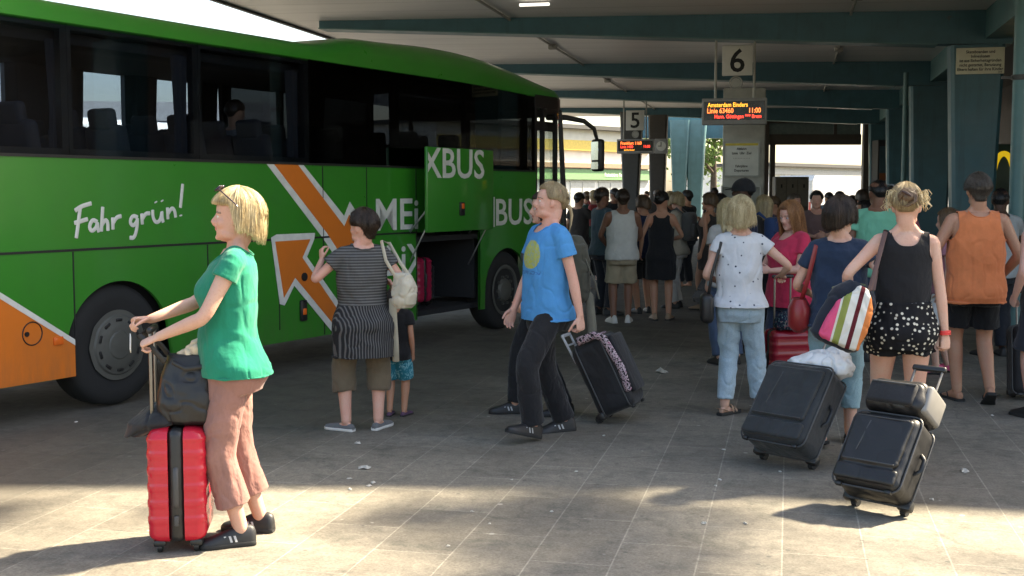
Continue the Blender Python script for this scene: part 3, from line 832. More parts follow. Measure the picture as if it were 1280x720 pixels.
# roof: cove and crown lofted along the length, with the raised fairing over the front half
mb = MB(); rings = []
def ztop(x): return 3.14 + .15 * sstep(3.5, 4.6, x) + .05 * sstep(4.6, 6.0, x) - .29 * sstep(6.2, 9.2, x) ** 1.25
xs = [X0 + i * .25 for i in range(int((8.4 - X0) / .25))] + [8.4, 8.6, 8.8, 8.95, 9.08, 9.16, 9.2]
for x in xs:
    t = sstep(8.5, 9.2, x); ins = .42 * t ** 2; zt = ztop(x) - .16 * sstep(8.9, 9.2, x) ** 2; zs = ZT - .05 * sstep(6, 8.7, x) - .05 * t
    hx = sstep(3.6, 4.6, x); h = zt - zs
    pr = [(0, 0), (.010, .34 * h), (.04, .64 * h), (.11 + .02 * hx, .87 * h), (.26, .97 * h), (.6, .99 * h), (1.25, h)]
    pr = pr + [(WB - a, b) for a, b in pr[-2::-1]]
    rings.append([V((x, ins + a * (1 - 2 * ins / WB), zs + b)) for a, b in pr] + [V((x, WB - ins - .04, zs - .03)), V((x, ins + .04, zs - .03))])
mb.ring_loft(rings); mb.build('roof', M_GREEN, BUS, True, 50)
mb = MB(); mb.tube([V((4.72, .06, 3.03)), V((4.72, .14, 3.17)), V((4.72, .35, 3.262)), V((4.72, 1.25, 3.272))], .007, 6); mb.build('roof_seam', M_BLACK, BUS)
# window band: black pillars, panes between them
pil = [X0, -2.2, -.88, .68, 2.04, 3.5, 4.96, 6.4, 7.78]
for i, (a, b) in enumerate(zip(pil, pil[1:])):
    g = MB(); g.box(((a + b) / 2, .012, (ZW + ZT) / 2), (b - a - .0006, .008, ZT - ZW - .012)); g.build('window', M_GLASS if b < 3.6 else M_GLASSD, BUS, False)
    g = MB(); g.box(((a + b) / 2, WB - .012, (ZW + ZT) / 2), (b - a - .006, .008, ZT - ZW - .012)); g.build('window', M_GLASS if b < 6 else M_GLASSD, BUS, False)
mb = MB()
for x in pil[1:]:
    for y in (.055, WB - .055): mb.box((x, y, (ZW + ZT) / 2), (.10, .06, ZT - ZW))
for y in (.04, WB - .04):
    mb.box(((X0 + 7.9) / 2, y, 2.935), (7.9 - X0, .03, .045)); mb.box(((X0 + 7.9) / 2, y, 1.99), (7.9 - X0, .03, .07))
mb.build('window_pillar', M_BLACK, BUS, False)
# inside
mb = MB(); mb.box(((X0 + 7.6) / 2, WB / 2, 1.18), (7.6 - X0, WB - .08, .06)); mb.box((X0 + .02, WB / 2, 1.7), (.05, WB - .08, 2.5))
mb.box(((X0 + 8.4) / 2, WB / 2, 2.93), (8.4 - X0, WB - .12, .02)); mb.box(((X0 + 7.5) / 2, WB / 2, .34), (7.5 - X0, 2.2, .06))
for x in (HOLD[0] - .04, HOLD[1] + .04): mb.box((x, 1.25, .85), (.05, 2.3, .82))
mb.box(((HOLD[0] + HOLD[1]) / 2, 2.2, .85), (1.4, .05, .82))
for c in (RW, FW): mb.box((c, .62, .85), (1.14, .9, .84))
mb.build('cabin_floor', M_DARKIN, BUS, False)
mb = MB()
for y in (.34, ):
    mb.rbox(((X0 + 7.3) / 2, y, 2.86), (7.3 - X0, .40, .10), .04, 2)
mb.build('luggage_rack', M_DARKIN, BUS)
sx = MB()
x = X0 + .7; seats = []
while x < 7.0: seats.append(x); x += .86
pr = None
for x in seats:
    for y in (.30, .74, 1.76, 2.20):
        if pr is None:
            g = MB(); g.rbox((.20, 0, .36), (.46, .42, .14), .04, 2); g.rbox((-.06, 0, .70), (.12, .42, .66), .05, 3, M4.Rotation(R(-10), 3, 'Y')); g.rbox((-.14, 0, 1.07), (.10, .27, .18), .04, 3, M4.Rotation(R(-10), 3, 'Y')); g.box((.2, 0, .15), (.3, .06, .3))
            pr = g.mesh('seat', True, 40)
        o = link('seat', pr, None if len(pr.materials) else M_SEAT, BUS); o.location = (x, y, 1.21)
# curtains gathered at some pillars
for x in (-.80, .68, 1.95, 3.40):
    g = MB(); rings = []
    for z in (2.02, 2.3, 2.6, 2.84):
        w = .055 + .05 * abs(z - 2.3); rings.append([V((x + w * math.cos(t) * (1 + .15 * math.sin(5 * t)), .13 + .03 * math.sin(t) + .008 * math.sin(7 * t), z)) for t in [2 * math.pi * j / 30 for j in range(30)]])
    g.ring_loft(rings); g.build('curtain', M_SEAT, BUS)
for x, w_ in ((2.26, .24), (2.74, .13), (3.68, .17), (4.57, .20), (4.90, .10), (5.85, .06), (1.0, .2), (-.5, .2), (6.4, .3)):
    g = MB(); rings = []
    for z in (2.02, 2.3, 2.6, 2.84, 2.92):
        w = w_ * (.82 + .3 * abs(z - 2.3)); rings.append([V((x + w * math.cos(t) * (1 + .15 * math.sin(5 * t)), WB - .13 + .03 * math.sin(t), z)) for t in [2 * math.pi * j / 30 for j in range(30)]])
    g.ring_loft(rings); g.build('curtain', M_SEAT, BUS)
# front end: door, corner posts, windscreen, lower nose
def plan(t):     # nose outline from the near side (t=0) to the far side (t=1)
    a = math.pi * t; return V((8.45 + .85 * math.sin(a) ** .55, 1.25 - 1.245 * math.copysign(abs(math.cos(a)) ** .62, math.cos(a)), 0))
mb = MB(); rings = [[plan(i / 30) + V((0, 0, z)) for i in range(31)] for z in (.32, .6, 1.0, 1.28)]
mb.ring_loft(rings, False, close=False); mb.build('nose', M_GREEN, BUS)
mb = MB(); rings = [[plan(i / 30) + V((dx, 0, z)) for i in range(31)] for z, dx in ((1.28, 0), (1.7, -.01), (2.2, -.05), (2.74, -.14))]
mb.ring_loft(rings, False, close=False); mb.build('windscreen', M_CLEAR, BUS)
mb = MB()
mb.ring_loft([[plan(i / 30) + V((-.14 - .0 * z, 0, z)) for i in range(31)] for z in (2.72, 2.93)], False, close=False)
mb.tube([plan(.10) + V((0, 0, .4)), plan(.10) + V((-.02, 0, 1.7)), plan(.10) + V((-.05, 0, 2.2)), plan(.10) + V((-.13, 0, 2.75))], (.045, .04), 8)
mb.tube([plan(.90) + V((0, 0, .4)), plan(.90) + V((-.05, 0, 2.2)), plan(.90) + V((-.13, 0, 2.75))], (.045, .04), 8)
for x, w in ((8.03, .06), (8.24, .05), (8.60, .05)): mb.box((x, .03, 1.62), (w, .05, 2.5))
mb.box((8.3, .03, 2.86), (.62, .06, .16)); mb.box((8.3, .03, 2.55), (.62, .04, .12)); mb.box((8.3, .04, .42), (.60, .04, .16))
mb.build('door_frame', M_BLACK, BUS, False)
mb = MB(); mb.box((8.14, .035, 1.55), (.16, .008, 2.1)); mb.box((8.42, .035, 1.55), (.32, .008, 2.1)); mb.build('door', M_CLEAR, BUS, False)
g = MB(); g.box((7.9, .012, 2.42), (.22, .008, .98)); g.build('window', M_GLASSD, BUS, False)
g = MB(); g.rbox((8.62, 1.75, 1.45), (.35, 1.2, .5), .1, 3); g.build('dashboard', M_DARKIN, BUS)
g = MB(); g.tube([V((8.35 + .19 * math.sin(t) * .5, 1.8 + .22 * math.cos(t), 1.75 + .19 * math.sin(t))) for t in [i * math.pi / 10 for i in range(21)]], .018, 8); g.build('steering_wheel', M_BLACK, BUS)
# mirrors
mb = MB()
mb.tube([(8.80, .25, 2.70), (8.98, .06, 2.70), (9.20, -.10, 2.66), (9.33, -.19, 2.56), (9.37, -.22, 2.40)], [(.028, .042), (.028, .038), (.026, .034), (.024, .03), (.02, .024)], 10, (0, 0, 1)); mb.build('mirror_arm', M_BLACK, BUS)
mb = MB(); rot = M4.Rotation(R(-25), 3, 'Z'); mb.rbox((9.37, -.23, 2.20), (.11, .20, .44), .04, 3, rot); o = mb.build('mirror', M_BLACK, BUS)
mb = MB(); mb.rbox(V((9.37, -.23, 2.26)) + rot @ V((-.058, 0, 0)), (.006, .155, .25), .002, 1, rot); mb.rbox(V((9.37, -.23, 2.06)) + rot @ V((-.058, 0, 0)), (.006, .155, .10), .002, 1, rot); mb.build('mirror_glass', M_REFL, o)
# wheels
def wheel(cx, front):
    g = MB(); c = V((cx, .18, .49)); ax = V((0, 1, 0)); rings = []
    for y, r in ((-.13, .31), (-.145, .36), (-.14, .43), (-.12, .465), (-.09, .482), (.0, .486), (.09, .482), (.13, .45), (.13, .31)):
        rings.append([c + V((r * math.cos(t), y, r * math.sin(t))) for t in [2 * math.pi * j / 48 for j in range(48)]])
    g.ring_loft(rings, True); w = g.build('wheel', M_RUB, BUS, True, 50)
    g = MB(); rings = []
    pr = ((-.148, .315), (-.156, .30), (-.150, .275), (-.115, .26), (-.10, .20), (-.13, .15), (-.165, .13), (-.175, .10), (-.176, .0)) if front else ((-.146, .318), (-.148, .275), (-.160, .262), (-.165, .215), (-.172, .20), (-.172, .13), (-.180, .12), (-.182, .10), (-.182, .0))
    for y, r in pr:
        r *= 1.0 if front else .88
        rings.append([c + V((r * (1 + (.03 * max(0, math.cos(10 * t)) if r > .2 and r < .29 else 0)) * math.cos(t), y, r * math.sin(t))) for t in [2 * math.pi * j / 60 for j in range(60)]])
    g.ring_loft(rings, False)
    if front:
        for j in range(10):
            t = 2 * math.pi * j / 10; g.cyl(c + V((.17 * math.cos(t), -.135, .17 * math.sin(t))), (0, 1, 0), .017, .05, 8)
    g.build('rim', M_RIM, w, True, 35)
    if not front:      # wheel trim slots
        for j in range(10):
            g = MB(); t = 2 * math.pi * (j + .5) / 10; q = M4.Rotation(-t, 3, 'Y')
            g.rbox(c + V((.199 * math.cos(t), -.164, .199 * math.sin(t))), (.024, .014, .062), .006, 2, q); g.build('trim_slot', M_BLACK, w)
wheel(RW, False); wheel(FW, True)
# graphics: flat films on the paint
def poly(pts, y, mats, name, plane=True, th=.0022):
    P = [BUSP(*p) for p in pts] if plane else pts
    g = MB(); g.prism(P, (0, y, 0), (1, 0, 0), (0, 0, 1), (0, -1, 0), th); return g.build(name, mats, BUS, False)
a0, a1 = BUSP(98, 431), BUSP(0, 372); sl = (a1[1] - a0[1]) / (a1[0] - a0[0])
xe = a0[0] + (1.24 - a0[1]) / sl
poly([(.668, a0[1]), (xe, 1.24), (X0, 1.24), (X0, .302), (.668, .302)], -.001, M_ORANGE, 'orange_panel', False)
poly([(.668, a0[1]), (.668, a0[1] + .045), (xe + .06, 1.25), (xe - .02, 1.25)], -.0035, M_WHITE, 'white_edging', False)
Zt = (ZW - .016)
def topz(p, q):   # extend a px edge up to the window line
    a, b = BUSP(*p), BUSP(*q); t = (Zt - a[1]) / (b[1] - a[1]); return (a[0] + (b[0] - a[0]) * t, Zt)
def B(*p): return BUSP(*p)
s1 = [topz((333, 205), (403, 294)), topz((379, 206), (430, 273)), B(430, 270), B(437, 252), B(447, 268), B(470, 318), B(476, 380), B(474, 408), B(450, 368), B(403, 297)]
s1o = [topz((342, 205), (408, 290)), topz((372, 206), (425, 275)), B(430, 283), B(436, 268), B(444, 285), B(463, 330), B(468, 385), B(455, 364), B(408, 291)]
poly(s1, -.0012, M_WHITE, 'white_edging', False); poly(s1o, -.0040, M_ORANGE, 'orange_arrow', False)
s2 = [(338, 297), (345, 293), (393, 291), (392, 299), (383, 321), (430, 388), (430, 428), (417, 418), (367, 357), (355, 382), (349, 380)]
s2o = [(343, 302), (387, 299), (377, 322), (430, 400), (430, 418), (418, 408), (368, 347), (354, 372)]
poly(s2, -.0065, M_WHITE, 'white_edging'); poly(s2o, -.0092, M_ORANGE, 'orange_arrow')
# hand-lettered words
def zp(p): u, v = BUSP(p[0] / 2.4, p[1] / 2.4 + 200); return V((u, -.004, v))
F_ = [[(240, 140), (235, 180), (228, 234)], [(224, 152), (242, 139), (273, 130)], [(222, 189), (240, 184), (262, 177)],
      [(291, 186), (276, 178), (266, 200), (274, 215), (288, 203), (291, 186), (292, 202), (296, 216)], [(307, 141), (305, 180), (303, 214)], [(304, 196), (314, 179), (322, 184), (323, 212)],
      [(337, 173), (338, 208)], [(338, 190), (348, 172), (363, 168)], [(412, 172), (397, 166), (388, 185), (397, 199), (409, 187), (412, 172), (410, 205), (402, 234), (388, 233)],
      [(424, 161), (426, 193)], [(426, 177), (436, 160), (449, 160)], [(457, 150), (458, 175), (468, 189), (481, 180), (485, 150), (485, 172), (489, 187)], [(466, 125), (467, 128)], [(485, 121), (486, 124)],
      [(501, 143), (503, 177)], [(503, 161), (514, 143), (523, 150), (526, 172)], [(547, 72), (544, 105), (540, 143)], [(541, 165), (541.5, 168)]]
for wd in (F_[:8], F_[8:]):
    g = MB()
    for st_ in wd:
        p = [zp(q) for q in st_]
        if len(p) > 2: p, _ = chaikin(p, [(0, 0)] * len(p), 2)
        g.tube(p, [(.0165, .0025)] * len(p), 8, (0, 1, 0))
    g.build('handwriting', M_WHITE, BUS)
def wordbox(body, x0, x1, z0, z1, y, parent, clip=None, bold=.012):
    me = text_mesh(body, 1.0, .0012, 'LEFT', bold); A = co_get(me); mn, mx = A.min(0), A.max(0)
    q = np.empty_like(A); q[:, 0] = x0 + (A[:, 0] - mn[0]) / (mx[0] - mn[0]) * (x1 - x0); q[:, 2] = z0 + (A[:, 1] - mn[1]) / (mx[1] - mn[1]) * (z1 - z0); q[:, 1] = y - A[:, 2]
    co_set(me, q)
    if clip:
        bm = bmesh.new(); bm.from_mesh(me)
        bmesh.ops.bisect_plane(bm, geom=bm.verts[:] + bm.edges[:] + bm.faces[:], plane_co=(clip[0], 0, 0), plane_no=(clip[1], 0, 0), clear_outer=True); bm.to_mesh(me); bm.free()
    return link('lettering', me, M_WHITE, parent)
wordbox('MEi', BUSP(470, 290)[0], BUSP(525, 250)[0] - .04, 1.30, 1.63, -.003, BUS)
wordbox('FLiX', 4.46, 5.52, .82, 1.14, -.003, BUS, (5.27, 1))
wordbox('BUS', 7.0, 7.92, 1.29, 1.62, -.003, BUS)
g = MB(); g.box((6.955, -.003, 1.46), (.025, .003, .36)); g.build('lettering', M_WHITE, BUS, False)
# luggage flap swung up in front of the side
YF = -.26
def BF(u, v):
    r = ray(u, v); N = V((BDIR[1], -BDIR[0])); o = V((BORG.x, BORG.y)) + N * (-YF)
    k = (N.x * o.x + N.y * o.y) / (N.x * r[0] + N.y * r[1]); p = V((r[0] * k, r[1] * k)) - V((BORG.x, BORG.y))
    return p.x * BDIR[0] + p.y * BDIR[1], CAMH + r[2] * k
fl, fr_, fz1, fz0 = BF(534, 200)[0], BF(617, 200)[0], BF(534, 183)[1], BF(534, 291)[1]
g = MB(); g.rbox(((fl + fr_) / 2, YF + .02, (fz0 + fz1) / 2), (fr_ - fl, .04, fz1 - fz0), .012, 2); FLAP = g.build('luggage_flap', M_GREEN2, BUS, True, 30)
xl, zt1, zb1 = BF(605, 200)[0], BF(560, 185)[1], BF(560, 223)[1]
wx = (xl - fl) / 3.4
wordbox('XBUS', fl - wx * .36, xl, zb1, zt1, YF - .003, FLAP, (fl + .012, -1))
c = BF(577, 261); g = MB(); g.rbox((c[0], YF - .008, c[1]), (.10, .02, .15), .008, 2); o = g.build('marker_lamp', M_BLACK, FLAP); g = MB(); g.rbox((c[0], YF - .02, c[1] + .03), (.05, .012, .06), .005, 2); g.build('lens', M_LAMPO, o)
for x in (fl + .05, fr_ - .05):
    g = MB(); g.tube([(x, .05, 1.22), (x, YF + .05, 1.50)], .012, 8); g.build('flap_arm', M_STEEL, BUS); g = MB(); g.tube([(x, .06, .85), (x, YF + .05, fz0 + .05)], .009, 8); g.build('gas_strut', M_STEEL, BUS)
c = BUSP(378, 388); g = MB(); g.rbox((c[0], -.014, c[1]), (.09, .03, .20), .012, 2); o = g.build('marker_lamp', M_BLACK, BUS); g = MB(); g.rbox((c[0], -.031, c[1] - .01), (.05, .008, .06), .004, 2); g.build('lens', M_LAMPO, o)
c = BUSP(379, 346); g = MB(); g.cyl((c[0], -.012, c[1]), (0, 1, 0), .04, .02, 20); g.build('fuel_cap', M_BLACK, BUS)
c = BUSP(40, 417); g = MB(); g.tube([V((c[0] + .085 * math.cos(t), -.005, c[1] + .085 * math.sin(t))) for t in [i * math.pi / 16 for i in range(33)]], .005, 6, (0, 1, 0), (False, False)); g.cyl((c[0] - .05, -.008, c[1]), (0, 1, 0), .018, .012, 12); g.build('hatch', M_BLACK, BUS)
c = BUSP(72, 426); g = MB(); g.rbox((c[0], -.01, c[1]), (.085, .014, .06), .005, 2); g.build('side_reflector', M_LAMPO, BUS)
# ------------------------------------------------------------------ the bus station
def mat_teal(name, col):
    t = NT(name); v = t.coord(); nz = t.noise(v, 3, 5, .6); c = t.mix(t.ramp(nz, [(.3, 0.0), (.7, 1.0)]), tuple(q * .84 for q in col), tuple(q * 1.14 for q in col))
    s1 = t.noise(t.coord(scale=(7, 7, .5)), 1.0, 5, .7); c = t.mix(t.ramp(s1, [(.56, 0.0), (.74, .55)]), c, tuple(q * .45 + .012 for q in col))
    s2 = t.noise(t.coord(scale=(3, 3, 2.2), loc=(5, 1, 2)), 1.0, 8, .75); c = t.mix(t.ramp(s2, [(.66, 0.0), (.70, .7)]), c, (.13, .09, .06))
    t.bsdf(c, t.ramp(nz, [(.3, .38), (.7, .56)]), 0, .5, t.bump(s2, .12, .004)); MATS[name] = t.m; return t.m
M_TEAL = mat_teal('teal_paint', (.052, .148, .185)); M_TEALL = mat_teal('teal_paint_pale', (.10, .215, .225))
M_GREYL = mat_plain('light_grey_metal', (.40, .40, .37), .5, var=.1); M_GREYD = mat_plain('dark_grey_metal', (.06, .06, .058), .55); M_BROWN = mat_plain('dark_brown_frame', (.055, .045, .038), .55)
M_SIGNW = mat_plain('sign_white', (.66, .66, .62), .45, var=.05); M_PAPER = mat_plain('cream_sign', (.72, .70, .55), .6, var=.05); M_INK = mat_plain('ink', (.012, .012, .012), .7)
def mat_ground():
    t = NT('sunlit_asphalt'); v = t.coord(); a = t.noise(v, .35, 6, .6); b = t.noise(v, 55, 4, .7)
    c = t.mix(t.ramp(a, [(.35, 0.0), (.7, 1.0)]), (.050, .047, .043), (.085, .080, .072)); c = t.mix(t.ramp(b, [(.45, 0.0), (.7, .5)]), c, (.12, .115, .105))
    t.bsdf(c, .88, 0, .3, t.bump(b, .35, .004)); return t.m
def mat_paving():
    t = NT('paving_slabs'); v = t.coord()
    bk = t.n('ShaderNodeTexBrick', offset=.5, squash=1.0); t.l(t.coord(rot=(0, 0, R(90))), bk.inputs['Vector'])
    for k_, q in (('Scale', 1.0), ('Mortar Size', .0045), ('Mortar Smooth', .25), ('Bias', -.1), ('Brick Width', .76), ('Row Height', .38)): bk.inputs[k_].default_value = q
    bk.inputs['Color1'].default_value = (.222, .200, .162, 1); bk.inputs['Color2'].default_value = (.272, .246, .200, 1); bk.inputs['Mortar'].default_value = (.37, .34, .28, 1)
    c = bk.outputs['Color']
    big = t.noise(v, .55, 6, .62); c = t.mix(1.0, c, t.ramp(big, [(.32, .74), (.66, 1.04)]), 'MULTIPLY')
    st_ = t.noise(v, 3.2, 7, .7, .4); c = t.mix(t.ramp(st_, [(.52, 0.0), (.62, .40)]), c, (.095, .098, .084)); c = t.mix(t.ramp(t.noise(t.coord(loc=(9, 4, 0)), 1.1, 5, .62, .5), [(.55, 0.0), (.70, .35)]), c, (.080, .072, .060))
    fn = t.noise(v, 70, 4, .7); c = t.mix(1.0, c, t.ramp(fn, [(.3, .62), (.7, 1.2)]), 'MULTIPLY'); mid = t.noise(v, 14, 6, .75); c = t.mix(1.0, c, t.ramp(mid, [(.34, .72), (.62, 1.06)]), 'MULTIPLY')
    cr = t.n('ShaderNodeTexVoronoi', feature='DISTANCE_TO_EDGE'); cr.inputs['Scale'].default_value = .9; dv = t.n('ShaderNodeMix', data_type='VECTOR'); dv.inputs[0].default_value = .16; t.l(v, dv.inputs[4]); nn = t.n('ShaderNodeTexNoise'); nn.inputs['Scale'].default_value = 4; nn.inputs['Detail'].default_value = 6; t.l(v, nn.inputs['Vector']); t.l(nn.outputs['Color'], dv.inputs[5]); t.l(dv.outputs[1], cr.inputs['Vector']); c = t.mix(t.math('MULTIPLY', t.ramp(cr.outputs['Distance'], [(.003, .35), (.008, 0.0)]), t.ramp(t.noise(v, .9, 2), [(.5, 0.0), (.6, 1.0)])), c, (.05, .047, .04))
    vo = t.n('ShaderNodeTexVoronoi'); vo.inputs['Scale'].default_value = 3.6; t.l(v, vo.inputs['Vector'])      # chewing-gum spots
    c = t.mix(t.ramp(vo.outputs['Distance'], [(.045, .7), (.06, 0.0)]), c, (.42, .40, .36))
    vo2 = t.n('ShaderNodeTexVoronoi'); vo2.inputs['Scale'].default_value = 5.2; t.l(t.coord(loc=(3, 7, 0)), vo2.inputs['Vector'])
    c = t.mix(t.ramp(vo2.outputs['Distance'], [(.05, .7), (.075, 0.0)]), c, (.07, .07, .065))
    # darker on the coach side: distance from the edge of the stopping lane, broken up by noise
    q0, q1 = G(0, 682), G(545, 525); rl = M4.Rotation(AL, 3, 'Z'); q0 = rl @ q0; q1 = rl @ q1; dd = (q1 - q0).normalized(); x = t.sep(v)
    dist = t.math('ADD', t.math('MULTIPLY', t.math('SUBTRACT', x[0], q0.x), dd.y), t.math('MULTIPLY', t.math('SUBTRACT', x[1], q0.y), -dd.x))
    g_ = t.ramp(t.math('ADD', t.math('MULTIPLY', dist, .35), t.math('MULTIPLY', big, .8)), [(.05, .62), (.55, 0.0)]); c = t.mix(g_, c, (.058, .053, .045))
    h = t.math('ADD', t.math('MULTIPLY', bk.outputs['Fac'], -.6), t.math('MULTIPLY', fn, .3))
    t.bsdf(c, t.ramp(st_, [(.35, .62), (.7, .85)]), 0, .35, t.bump(h, .5, .004)); return t.m
def mat_lane():
    t = NT('lane_asphalt'); v = t.coord(); a = t.noise(v, .8, 6, .65); b = t.noise(v, 70, 3, .7)
    c = t.mix(t.ramp(a, [(.35, 0.0), (.68, 1.0)]), (.085, .078, .066), (.135, .124, .104)); c = t.mix(t.ramp(t.noise(v, 2.1, 5, .6, .6), [(.58, 0.0), (.72, .8)]), c, (.050, .047, .042))
    t.bsdf(c, .7, 0, .4, t.bump(b, .35, .003)); return t.m
# ground sheets
g = MB(); g.add([(-450, -60, -.008), (450, -60, -.008), (450, 800, -.008), (-450, 800, -.008)], [(0, 1, 2, 3)]); tag(g.build('ground', mat_ground(), None, False), kind='structure')
k0, k1 = G(0, 682), G(545, 525); kd = (k1 - k0).normalized(); kn = V((kd.y, -kd.x, 0))
pa, pb = k0 - kd * 14, k0 + kd * 24
ps = ST(0, 0); 
def sheet(name, pts, z, mat):
    g = MB(); inv = M4.Rotation(-(-AL), 3, 'Z') if False else None
    o = None
    # local frame follows the building axis so that the slabs run along it
    rot = M4.Rotation(-AL, 3, 'Z'); li = [rot.transposed() @ V((p[0], p[1], 0)) for p in pts]
    g.add([(p.x, p.y, 0) for p in li], [tuple(range(len(li)))]); o = g.build(name, mat, None, False); o.rotation_euler = (0, 0, -AL); o.location = (0, 0, z); return tag(o, kind='structure')
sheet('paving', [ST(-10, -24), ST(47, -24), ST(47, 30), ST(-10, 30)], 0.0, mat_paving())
# canopy
TL, TR, S0, S1 = -8.65, 2.9, 9.5, 47.0
def zc(t): return 4.66 - .016 * (t + 8.0)
def mat_ceil():
    t = NT('ceiling_panels'); v = t.coord(rot=(0, 0, 0)); x = t.sep(v)
    w = t.math('FRACT', t.math('MULTIPLY', x[1], 1 / .9)); ln = t.ramp(w, [(.0, .55), (.02, 1.0), (.98, 1.0), (1.0, .55)])
    c = t.mix(t.ramp(t.noise(t.coord(scale=(.25, 2.2, 1)), 1.0, 5, .6), [(.3, 0.0), (.7, 1.0)]), (.76, .755, .74), (.86, .855, .84)); c = t.mix(1.0, c, ln, 'MULTIPLY')
    t.bsdf(c, .42, 0, .5, t.bump(t.noise(t.coord(scale=(.4, 5, 1)), 1.0, 4), .15, .02)); return t.m
def st_obj(o): o.rotation_euler = (0, 0, -AL); return o
def st_build(mb, name, mats, parent=None, smooth=False, angle=40):
    return mb.build(name, mats, parent, smooth, angle)
CAN = empty('canopy', 'long flat station canopy with pale ceiling panels carried on dark teal beams', 'canopy', (0, 0, 0), -AL)
# in the canopy frame x = across (t), y = along (s)
g = MB(); g.add([(TL, S0 - 2.45, zc(TL)), (TR, S0, zc(TR)), (TR, S1, zc(TR)), (TL, S1, zc(TL)), (TL, S0 - 2.45, zc(TL) + .22), (TR, S0, zc(TR) + .22), (TR, S1, zc(TR) + .22), (TL, S1, zc(TL) + .22)],
    [(0, 3, 2, 1), (4, 5, 6, 7), (0, 1, 5, 4), (1, 2, 6, 5), (2, 3, 7, 6), (3, 0, 4, 7)]); g.build('ceiling', mat_ceil(), CAN, False)
g = MB(); g.box((TL - .035, (S0 - 2.45 + S1) / 2, zc(TL) + .11), (.07, S1 - S0 + 2.6, .30)); g.build('fascia', M_GREYD, CAN, False)
def beam(s):
    g = MB(); t0, t1 = -8.0, 3.3; b0, b1 = zc(t0) - .12, 3.96; w = .16; fl_ = MB()
    v = []
    for y in (s - w, s + w): v += [(t0, y, zc(t0) - .001), (t0, y, b0), (2.2, y, b1 + .03), (t1, y, b1), (t1, y, zc(TR) - .001)]
    g.add(v, [(0, 1, 2, 3, 4), (9, 8, 7, 6, 5), (0, 5, 6, 1), (1, 6, 7, 2), (2, 7, 8, 3), (3, 8, 9, 4), (4, 9, 5, 0)]); g.box((-2, s, b0 - .30), (0, 0, 0)) if False else None
    sl_ = math.atan2(b1 + .03 - b0, 2.2 - t0); fl_.box(((t0 + 2.2) / 2, s, (b0 + b1 + .03) / 2 - .012), ((2.2 - t0) / math.cos(sl_), 2 * w + .09, .02), M4.Rotation(-sl_, 3, 'Y')); fl_.build('flange', M_TEALL, CAN, False)
    return g.build('beam', M_TEAL, CAN, False)
SS = [12.6, 20.0, 27.4, 34.8, 42.2]
for s in SS: beam(s)
g = MB(); g.box((3.15, (S0 + S1) / 2, 4.36), (.5, S1 - S0, .62)); g.build('edge_girder', M_TEALL, CAN, False)
g = MB()
lp_ = G(668, 4, 4.55); g.box((lp_.x * AX[1] - lp_.y * AX[0], lp_.x * AX[0] + lp_.y * AX[1], 4.53), (.46, .05, .04))
g.build('ceiling_lamp', mat_emit('tube_glow', (1, .97, .9), .35), CAN, False)
def column(s, t, w0, w1, d, h, mat, label, group=None):
    o = empty('column', label, 'column', ST(s, t), -AL, group); g = MB(); ch = .05
    def ring(w, dd, z): x, y = w / 2, dd / 2; return [V(p) for p in ((-x + ch, -y, z), (x - ch, -y, z), (x, -y + ch, z), (x, y - ch, z), (x - ch, y, z), (-x + ch, y, z), (-x, y - ch, z), (-x, -y + ch, z))]
    g.ring_loft([ring(w0, d, 0), ring(w0, d, h * .3), ring(w1, d, h)]); g.build('shaft', mat, o, False)
    g = MB(); g.rbox((0, 0, .05), (w0 + .08, d + .08, .10), .015, 2); g.build('base', M_GREYD, o)
    return o
column(20.0, 2.79, .60, .80, .5, 3.955, M_TEAL, 'tapered teal column bearing the cream prohibition notice')
column(27.4, 2.95, .74, .90, .5, 3.955, M_TEAL, 'tapered teal column just behind the one with the cream notice')
column(34.8, 3.0, .70, .86, .5, 3.955, M_TEAL, 'narrow dark teal column at the right end of the third roof beam')
column(42.2, 3.0, .70, .86, .5, 3.955, M_TEAL, 'farthest teal column of the row beside the glazed hall front')
column(12.6, 3.15, .74, .86, .5, 3.955, M_TEAL, 'nearest teal column of the row, just beyond the picture edge')
def column_px(u, Y, w0, w1, h, mat, label):
    p = AT(u, 240, Y); s = p.x * AX[0] + p.y * AX[1]; t = p.x * AX[1] - p.y * AX[0]; return column(s, t, w0, w1, .5, h, mat, label)
column_px(789, 38, .46, .70, 4.2, M_GREYD, 'dark flared column standing under the platform five display')
column_px(822, 39.5, .46, .62, 4.2, mat_plain('brownish_grey', (.10, .09, .08), .6), 'brownish grey column right of the dark column under platform five display')
column_px(849, 49, .50, .80, 4.6, M_TEALL, 'pale teal flared pier, left one of the pair by the bright exit')
column_px(869, 49, .55, .85, 4.6, M_TEALL, 'pale teal flared pier, right one of the pair by the bright exit')
g = MB(); p = AT(905, 240, 49.6); g.box((p.x, p.y, 4.35), (7.5, .5, .9)); g.box((p.x, p.y - .27, 3.92), (7.5, .04, .05)); g.build('lintel_beam', M_TEAL, None, False); tag(bpy.data.objects['lintel_beam'], 'long dark teal crossbeam over the pale teal piers at the far end', 'beam')
# vertical pipe at the right
p = AT(1271, 240, 14.0); o = empty('downpipe', 'teal round downpipe with a clamp ring in front of the yellow arch sign', 'pipe', (p.x, p.y, 0)); g = MB(); g.cyl((0, 0, 2.3), (0, 0, 1), .085, 4.6, 24); g.build('pipe', M_TEALL, o, True)
g = MB(); zz = AT(1271, 97, 14.0).z; g.cyl((0, 0, zz), (0, 0, 1), .105, .06, 24); g.box((-.14, 0, zz), (.16, .03, .03)); g.build('clamp', M_GREYD, o, True)
# thin dark pole by the second column
p = AT(1129, 240, 24.5); g = MB(); g.cyl((p.x, p.y, 2.05), (0, 0, 1), .05, 4.1, 16); tag(g.build('pole', M_TEALL, None, True), 'thin teal pole left of the second teal column', 'pole')
